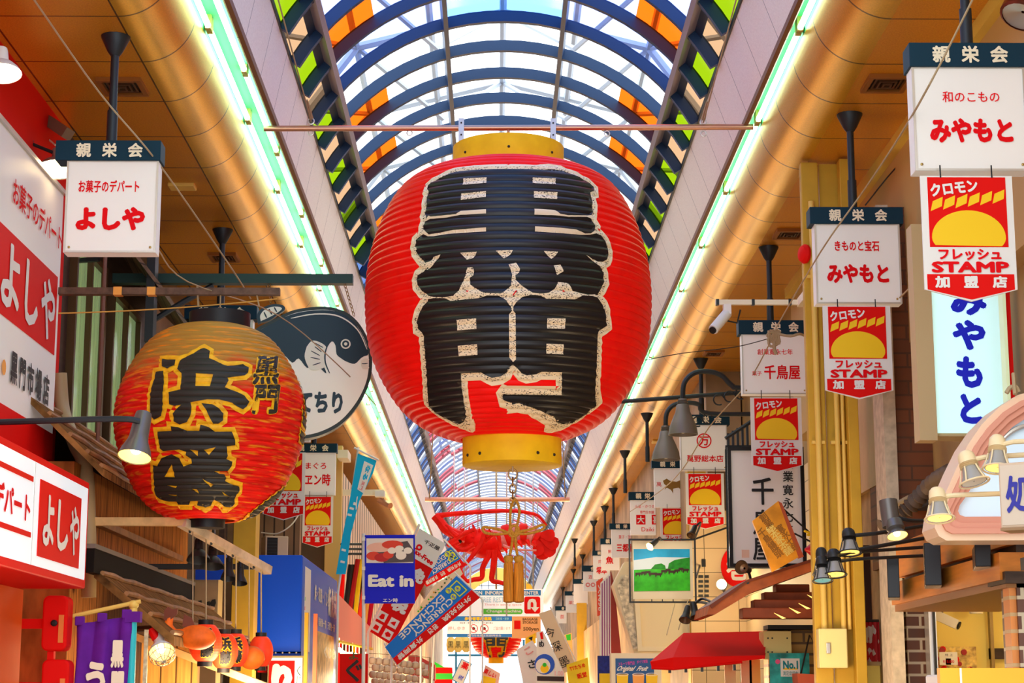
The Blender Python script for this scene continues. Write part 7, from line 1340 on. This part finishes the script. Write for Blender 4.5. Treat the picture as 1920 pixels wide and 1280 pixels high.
for i, x in enumerate((845, 859, 874)):
    q = W(x, 1208, 48); h = 28*SC(48); r = thing('yellow_lantern', 'small yellow paper lantern left of the far red one, %s of three' % ('leftmost', 'middle', 'rightmost')[i], 'lantern', (q.x, 48, q.z-h/2), 'yellow lanterns'); MB().lathe([(.05, -h/2), (.10, -h*.35), (.11, 0), (.10, h*.35), (.05, h/2)], q, 16).build('paper_body', mat('yellow_paper', (.90, .66, .18), .5, emit=.15), r, True); MB().tube([(q.x, 48, q.z+h/2), (q.x, 48, zvault(q.x))], .01, 4).build('cord', WIRE, r); text(Fr(q+Vector((0, -.115, 0))), '黒', (-.07, -h*.25, .07, h*.2), BLACK, r)
def small_banner(label, pts, Y, m, texts=(), foot=None, grp=None, patches=()):
    r, fr = pole_flag('small_banner', label, pts, Y, m, grp, .02)
    for p_, mm, nm in patches: patch(fr, p_, mm, r, nm)
    for s, o, e, h, mm in texts: ttext(fr, s, o, e, h, mm, r, bold=.03, w=.012)
    f = W(sum(p[0] for p in pts)/len(pts), max(p[1] for p in pts)-8, Y+.03); MB().tube([f, (f.x, f.y, FLOOR)], .015, 5).build('pole', ALU, r); return r, fr
small_banner('small tilted blue-edged banner with red characters, left of the far lantern', [(865, 1234), (885, 1244), (868, 1284), (846, 1274)], 34, mat('banner_blue_edge', (.05, .30, .62), .5), [('薬', (866, 1245), (878, 1251), 13, RED), ('みやげ', (860, 1268), (868, 1272), 10, BLUEL)], None, None, [([(866, 1236), (883, 1245), (867, 1283), (849, 1273)], WHITEF, 'white_face')])
small_banner('small tilted pink and yellow banner below the far lantern', [(910, 1246), (938, 1262), (932, 1300), (898, 1290)], 35, mat('pink_pale', (.92, .55, .45), .5), [('楽しい', (908, 1256), (930, 1268), 10, RED)], None, None, [([(905, 1266), (930, 1272), (925, 1300), (898, 1290)], YEL, 'yellow_foot')])
r, fr = small_banner('tilted cream banner with brushed black characters', [(1010, 1150), (1033, 1142), (1082, 1252), (1056, 1262)], 29, mat('cream_cloth', (.88, .70, .46), .6)); poleto(r, (1032, 1138), (1086, 1254), 29, .012)
for ch, c0 in (('今', (1031, 1186)), ('深', (1043, 1212)), ('墨', (1058, 1240))): ttext(fr, ch, (c0[0]-9, c0[1]+4), (c0[0]+9, c0[1]-4), 19, BLACK, r, w=.01)
small_banner('white tilted paper banner with a red character and grey script', [(968, 1218), (998, 1200), (1010, 1218), (1012, 1300), (985, 1300)], 27, mat('paper_white', (.86, .82, .80), .6), [('こ', (985, 1224), (997, 1216), 14, mat('pinkish_letter', (.75, .35, .35), .5)), ('さ', (990, 1246), (1004, 1243), 16, STEEL)])
r, fr = small_banner('white poster with a blue bowl picture beside the cream banner', [(1006, 1185), (1018, 1182), (1048, 1240), (1058, 1262), (1058, 1292), (1006, 1292)], 26, WHITEF, [('め', (1010, 1208), (1020, 1206), 12, BLACK), ('1.00', (1040, 1262), (1056, 1262), 9, PK)], None, None, [([(1012, 1186), (1017, 1184), (1019, 1198), (1014, 1198)], REDP, 'red_tab'), ([(1007, 1267), (1058, 1268), (1058, 1277), (1007, 1276)], mat('black_strip', (.04, .02, .02), .5), 'black_strip')])
c = fr.px(1021, 1245); s_ = SC(26, 1245); MB().prism(fr, circle(c, 19*s_, 22), .004, .006).build('blue_bowl', mat('bowl_blue', (.02, .10, .62), .4), r); MB().prism(fr, circle((c[0]-3*s_, c[1]-3*s_), 14*s_, 18), .006, .009).build('rice', mat('rice_white', (.85, .82, .75), .5), r); MB().prism(fr, circle((c[0], c[1]-8*s_), 8*s_, 12), .009, .011).build('topping', YEL, r); MB().prism(fr, circle((c[0], c[1]-1*s_), 4*s_, 8), .011, .013).build('green_topping', GREEN, r)
small_banner('yellow banner with red characters in front of the navy poster', [(1062, 1246), (1102, 1232), (1108, 1300), (1068, 1300)], 24, mat('bright_yellow_cloth', (.95, .66, .02), .6), [('TTたちめ', (1068, 1254), (1097, 1246), 8, RED), ('販堂', (1082, 1268), (1100, 1263), 10, RED)])
small_banner('small yellow banner with a black mark above the white paper banner', [(985, 1196), (1004, 1186), (1005, 1205), (984, 1216)], 40, YEL, [('▼', (992, 1199), (1000, 1196), 7, BLACK)])
small_banner('orange and green food poster right of the cream banner', [(1058, 1190), (1072, 1186), (1074, 1232), (1064, 1222)], 33, mat('food_orange', (.90, .42, .12), .5, noise=.5, nscale=5), [], None, None, [([(1061, 1190), (1070, 1188), (1070, 1200), (1063, 1200)], GREEN, 'green_patch')])
small_banner('red vertical strip with white characters behind the striped board', [(1118, 1090), (1130, 1082), (1132, 1150), (1120, 1155)], 30, mat('far_red', (.85, .10, .05), .5), [('大特売', (1125, 1096), (1126, 1145), 8, WHITEF)])
# far stalls at the bottom left of the centre
fr = face(792, 1250, 30); r = thing('stall_box', 'red and white box awning of a far stall', 'stall', fr.o); a = prect(fr, 766, 1228, 818, 1272); MB().prism(fr, fr.pxs([(766, 1228), (782, 1228), (816, 1246), (816, 1276), (766, 1264)])[::-1], -.3, 0).build('cloth', mat('stall_red', (.80, .10, .08), .5), r)
for x in (786, 797, 808): patch(fr, [(x, 1238+(x-786)*.5), (x+6, 1241+(x-786)*.5), (x+6, 1262+(x-786)*.5), (x, 1258+(x-786)*.5)], WHITEF, r, 'white_panel')
MB().tube([W(790, 1262, 30.1), (W(790, 1262, 30.1).x, 30.1, FLOOR)], .03, 5).build('post', ALU, r)
fr = face(832, 1262, 32); r = thing('striped_awning', 'green and red striped awning of a far stall', 'awning', fr.o); ST = [GREEN, REDP, mat('bright_green', (.05, .62, .05), .5), REDP]
for i in range(4): patch(fr, [(815, 1240+i*11), (832+min(i, 1)*16, 1240+i*11+(10 if i == 0 else 0)), (849, 1251+i*11), (815, 1251+i*11)], ST[i], r, 'stripe', -.02)
MB().tube([W(818, 1275, 32.1), (W(818, 1275, 32.1).x, 32.1, FLOOR)], .03, 5).build('post', ALU, r)
rr_ = random.Random(11)
k = 0
for j in range(4):
    for i in range(9):
        x = 698+i*11.5+(j % 2)*5+rr_.uniform(-2, 2); y = 1238+j*13+i*1.2; q = W(x, y, 26+.5*j+.15*i); k += 1
        tag(MB().lathe([(.02, -.05), (.045, -.035), (.055, 0), (.045, .035), (.02, .05)], q, 10).tube([q+Vector((0, 0, .05)), q+Vector((0, 0, .13))], .004, 4).build('white_lantern', mat('dull_paper', (.62, .50, .38), .6), None, True), 'small dull white lantern in the rows at bottom left of centre, %s' % nth(k-1), 'lantern', 'rows of small white lanterns')
for j in range(4): a, b = W(690, 1238+j*13, 26+.5*j), W(806, 1238+j*13+11, 27.5+.5*j); a.x = -2.18; tag(MB().tube([a+Vector((0, 0, .13)), b+Vector((0, 0, .13))], .006, 4).tube([b+Vector((0, 0, .13)), (b.x, b.y, FLOOR)], .015, 5).build('lantern_string', WIRE), 'string and post carrying the %s row of small white lanterns' % nth(j), 'string', 'lantern strings')
# far crossing street light: thin blue bars seen at the end
for i, (a, b) in enumerate((((840, 1228), (1010, 1228)), ((855, 1195), (855, 1300)), ((982, 1200), (982, 1300)))): tag(MB().tube([W(*a, 86), W(*b, 86)], .05, 6).build('gate_bar', mat('gate_blue', (.05, .35, .62), .5)), 'thin blue bar of the far street gate, %s' % ('level one', 'left upright', 'right upright')[i], 'bar', 'far gate bars')
# ------------------------------------------------------------------ overhead wires and ropes
def wire(label, pts, rr=.006, m=WIRE): return tag(MB().tube(smooth_pts([W(*p) for p in pts], 5), rr, 5).build('overhead_wire', m), label, 'wire', 'overhead wires')
wire('tan wire slanting down across the left board to the lantern bracket', [(20, -60, 9.4), (64, 0, 9.9), (185, 172, 11.0), (300, 310, 11.5), (430, 497, 12.9), (470, 560, 13.6)])
wire('second tan wire from the board corner over the pufferfish sign', [(298, 470, 11.6), (352, 528, 12.4), (520, 590, 14.6), (640, 690, 15.2), (705, 760, 16.5)], .005)
wire('tan wire crossing the nearest right board and the kimono board', [(1850, -60, 8.9), (1823, 0, 9.2), (1720, 200, 9.45), (1628, 345, 11.8), (1540, 470, 12.5), (1455, 615, 15.8)])
wire('tan wire running from the rope knot down past the bell lamps', [(1450, 630, 16.4), (1400, 720, 17.3), (1330, 800, 18), (1262, 900, 21), (1180, 960, 30)], .006)
wire('dark wire running along the soffit edge on the right', [(1920, 150, 9.9), (1825, 230, 11.0), (1700, 295, 13.6), (1622, 385, 14.0)], .006, DWIRE)
wire('thin dark wire from the rope knot across to the giant lantern', [(1450, 632, 16.3), (1380, 650, 16.2), (1280, 662, 15.8), (1210, 675, 15)], .004, DWIRE)
wire('tan wire from the kimono board corner up to the cyan light box', [(1687, 558, 12.6), (1725, 520, 12.2), (1760, 480, 12)], .006)
r = thing('rope_knot', 'tangle of pale rope tied at the white board with three brushed characters', 'rope', W(1452, 640, 16.2))
rr_ = random.Random(4)
for k in range(5): pts = [W(1450+rr_.uniform(-13, 13), 632+rr_.uniform(-16, 18), 16.15) for _ in range(6)]; MB().tube(smooth_pts(pts, 5), .012, 6).build('rope_loop', WIRE, r, True)
MB().tube(smooth_pts([W(1460, 626, 16.15), W(1482, 630, 16.1), W(1500, 626, 16.1), W(1516, 634, 16.2)], 6), .012, 6).build('rope_tail', WIRE, r, True); MB().tube(smooth_pts([W(1452, 640, 16.15), W(1452, 655, 16.15), W(1456, 664, 16.15)], 5), .016, 6).build('rope_tail', WIRE, r, True)
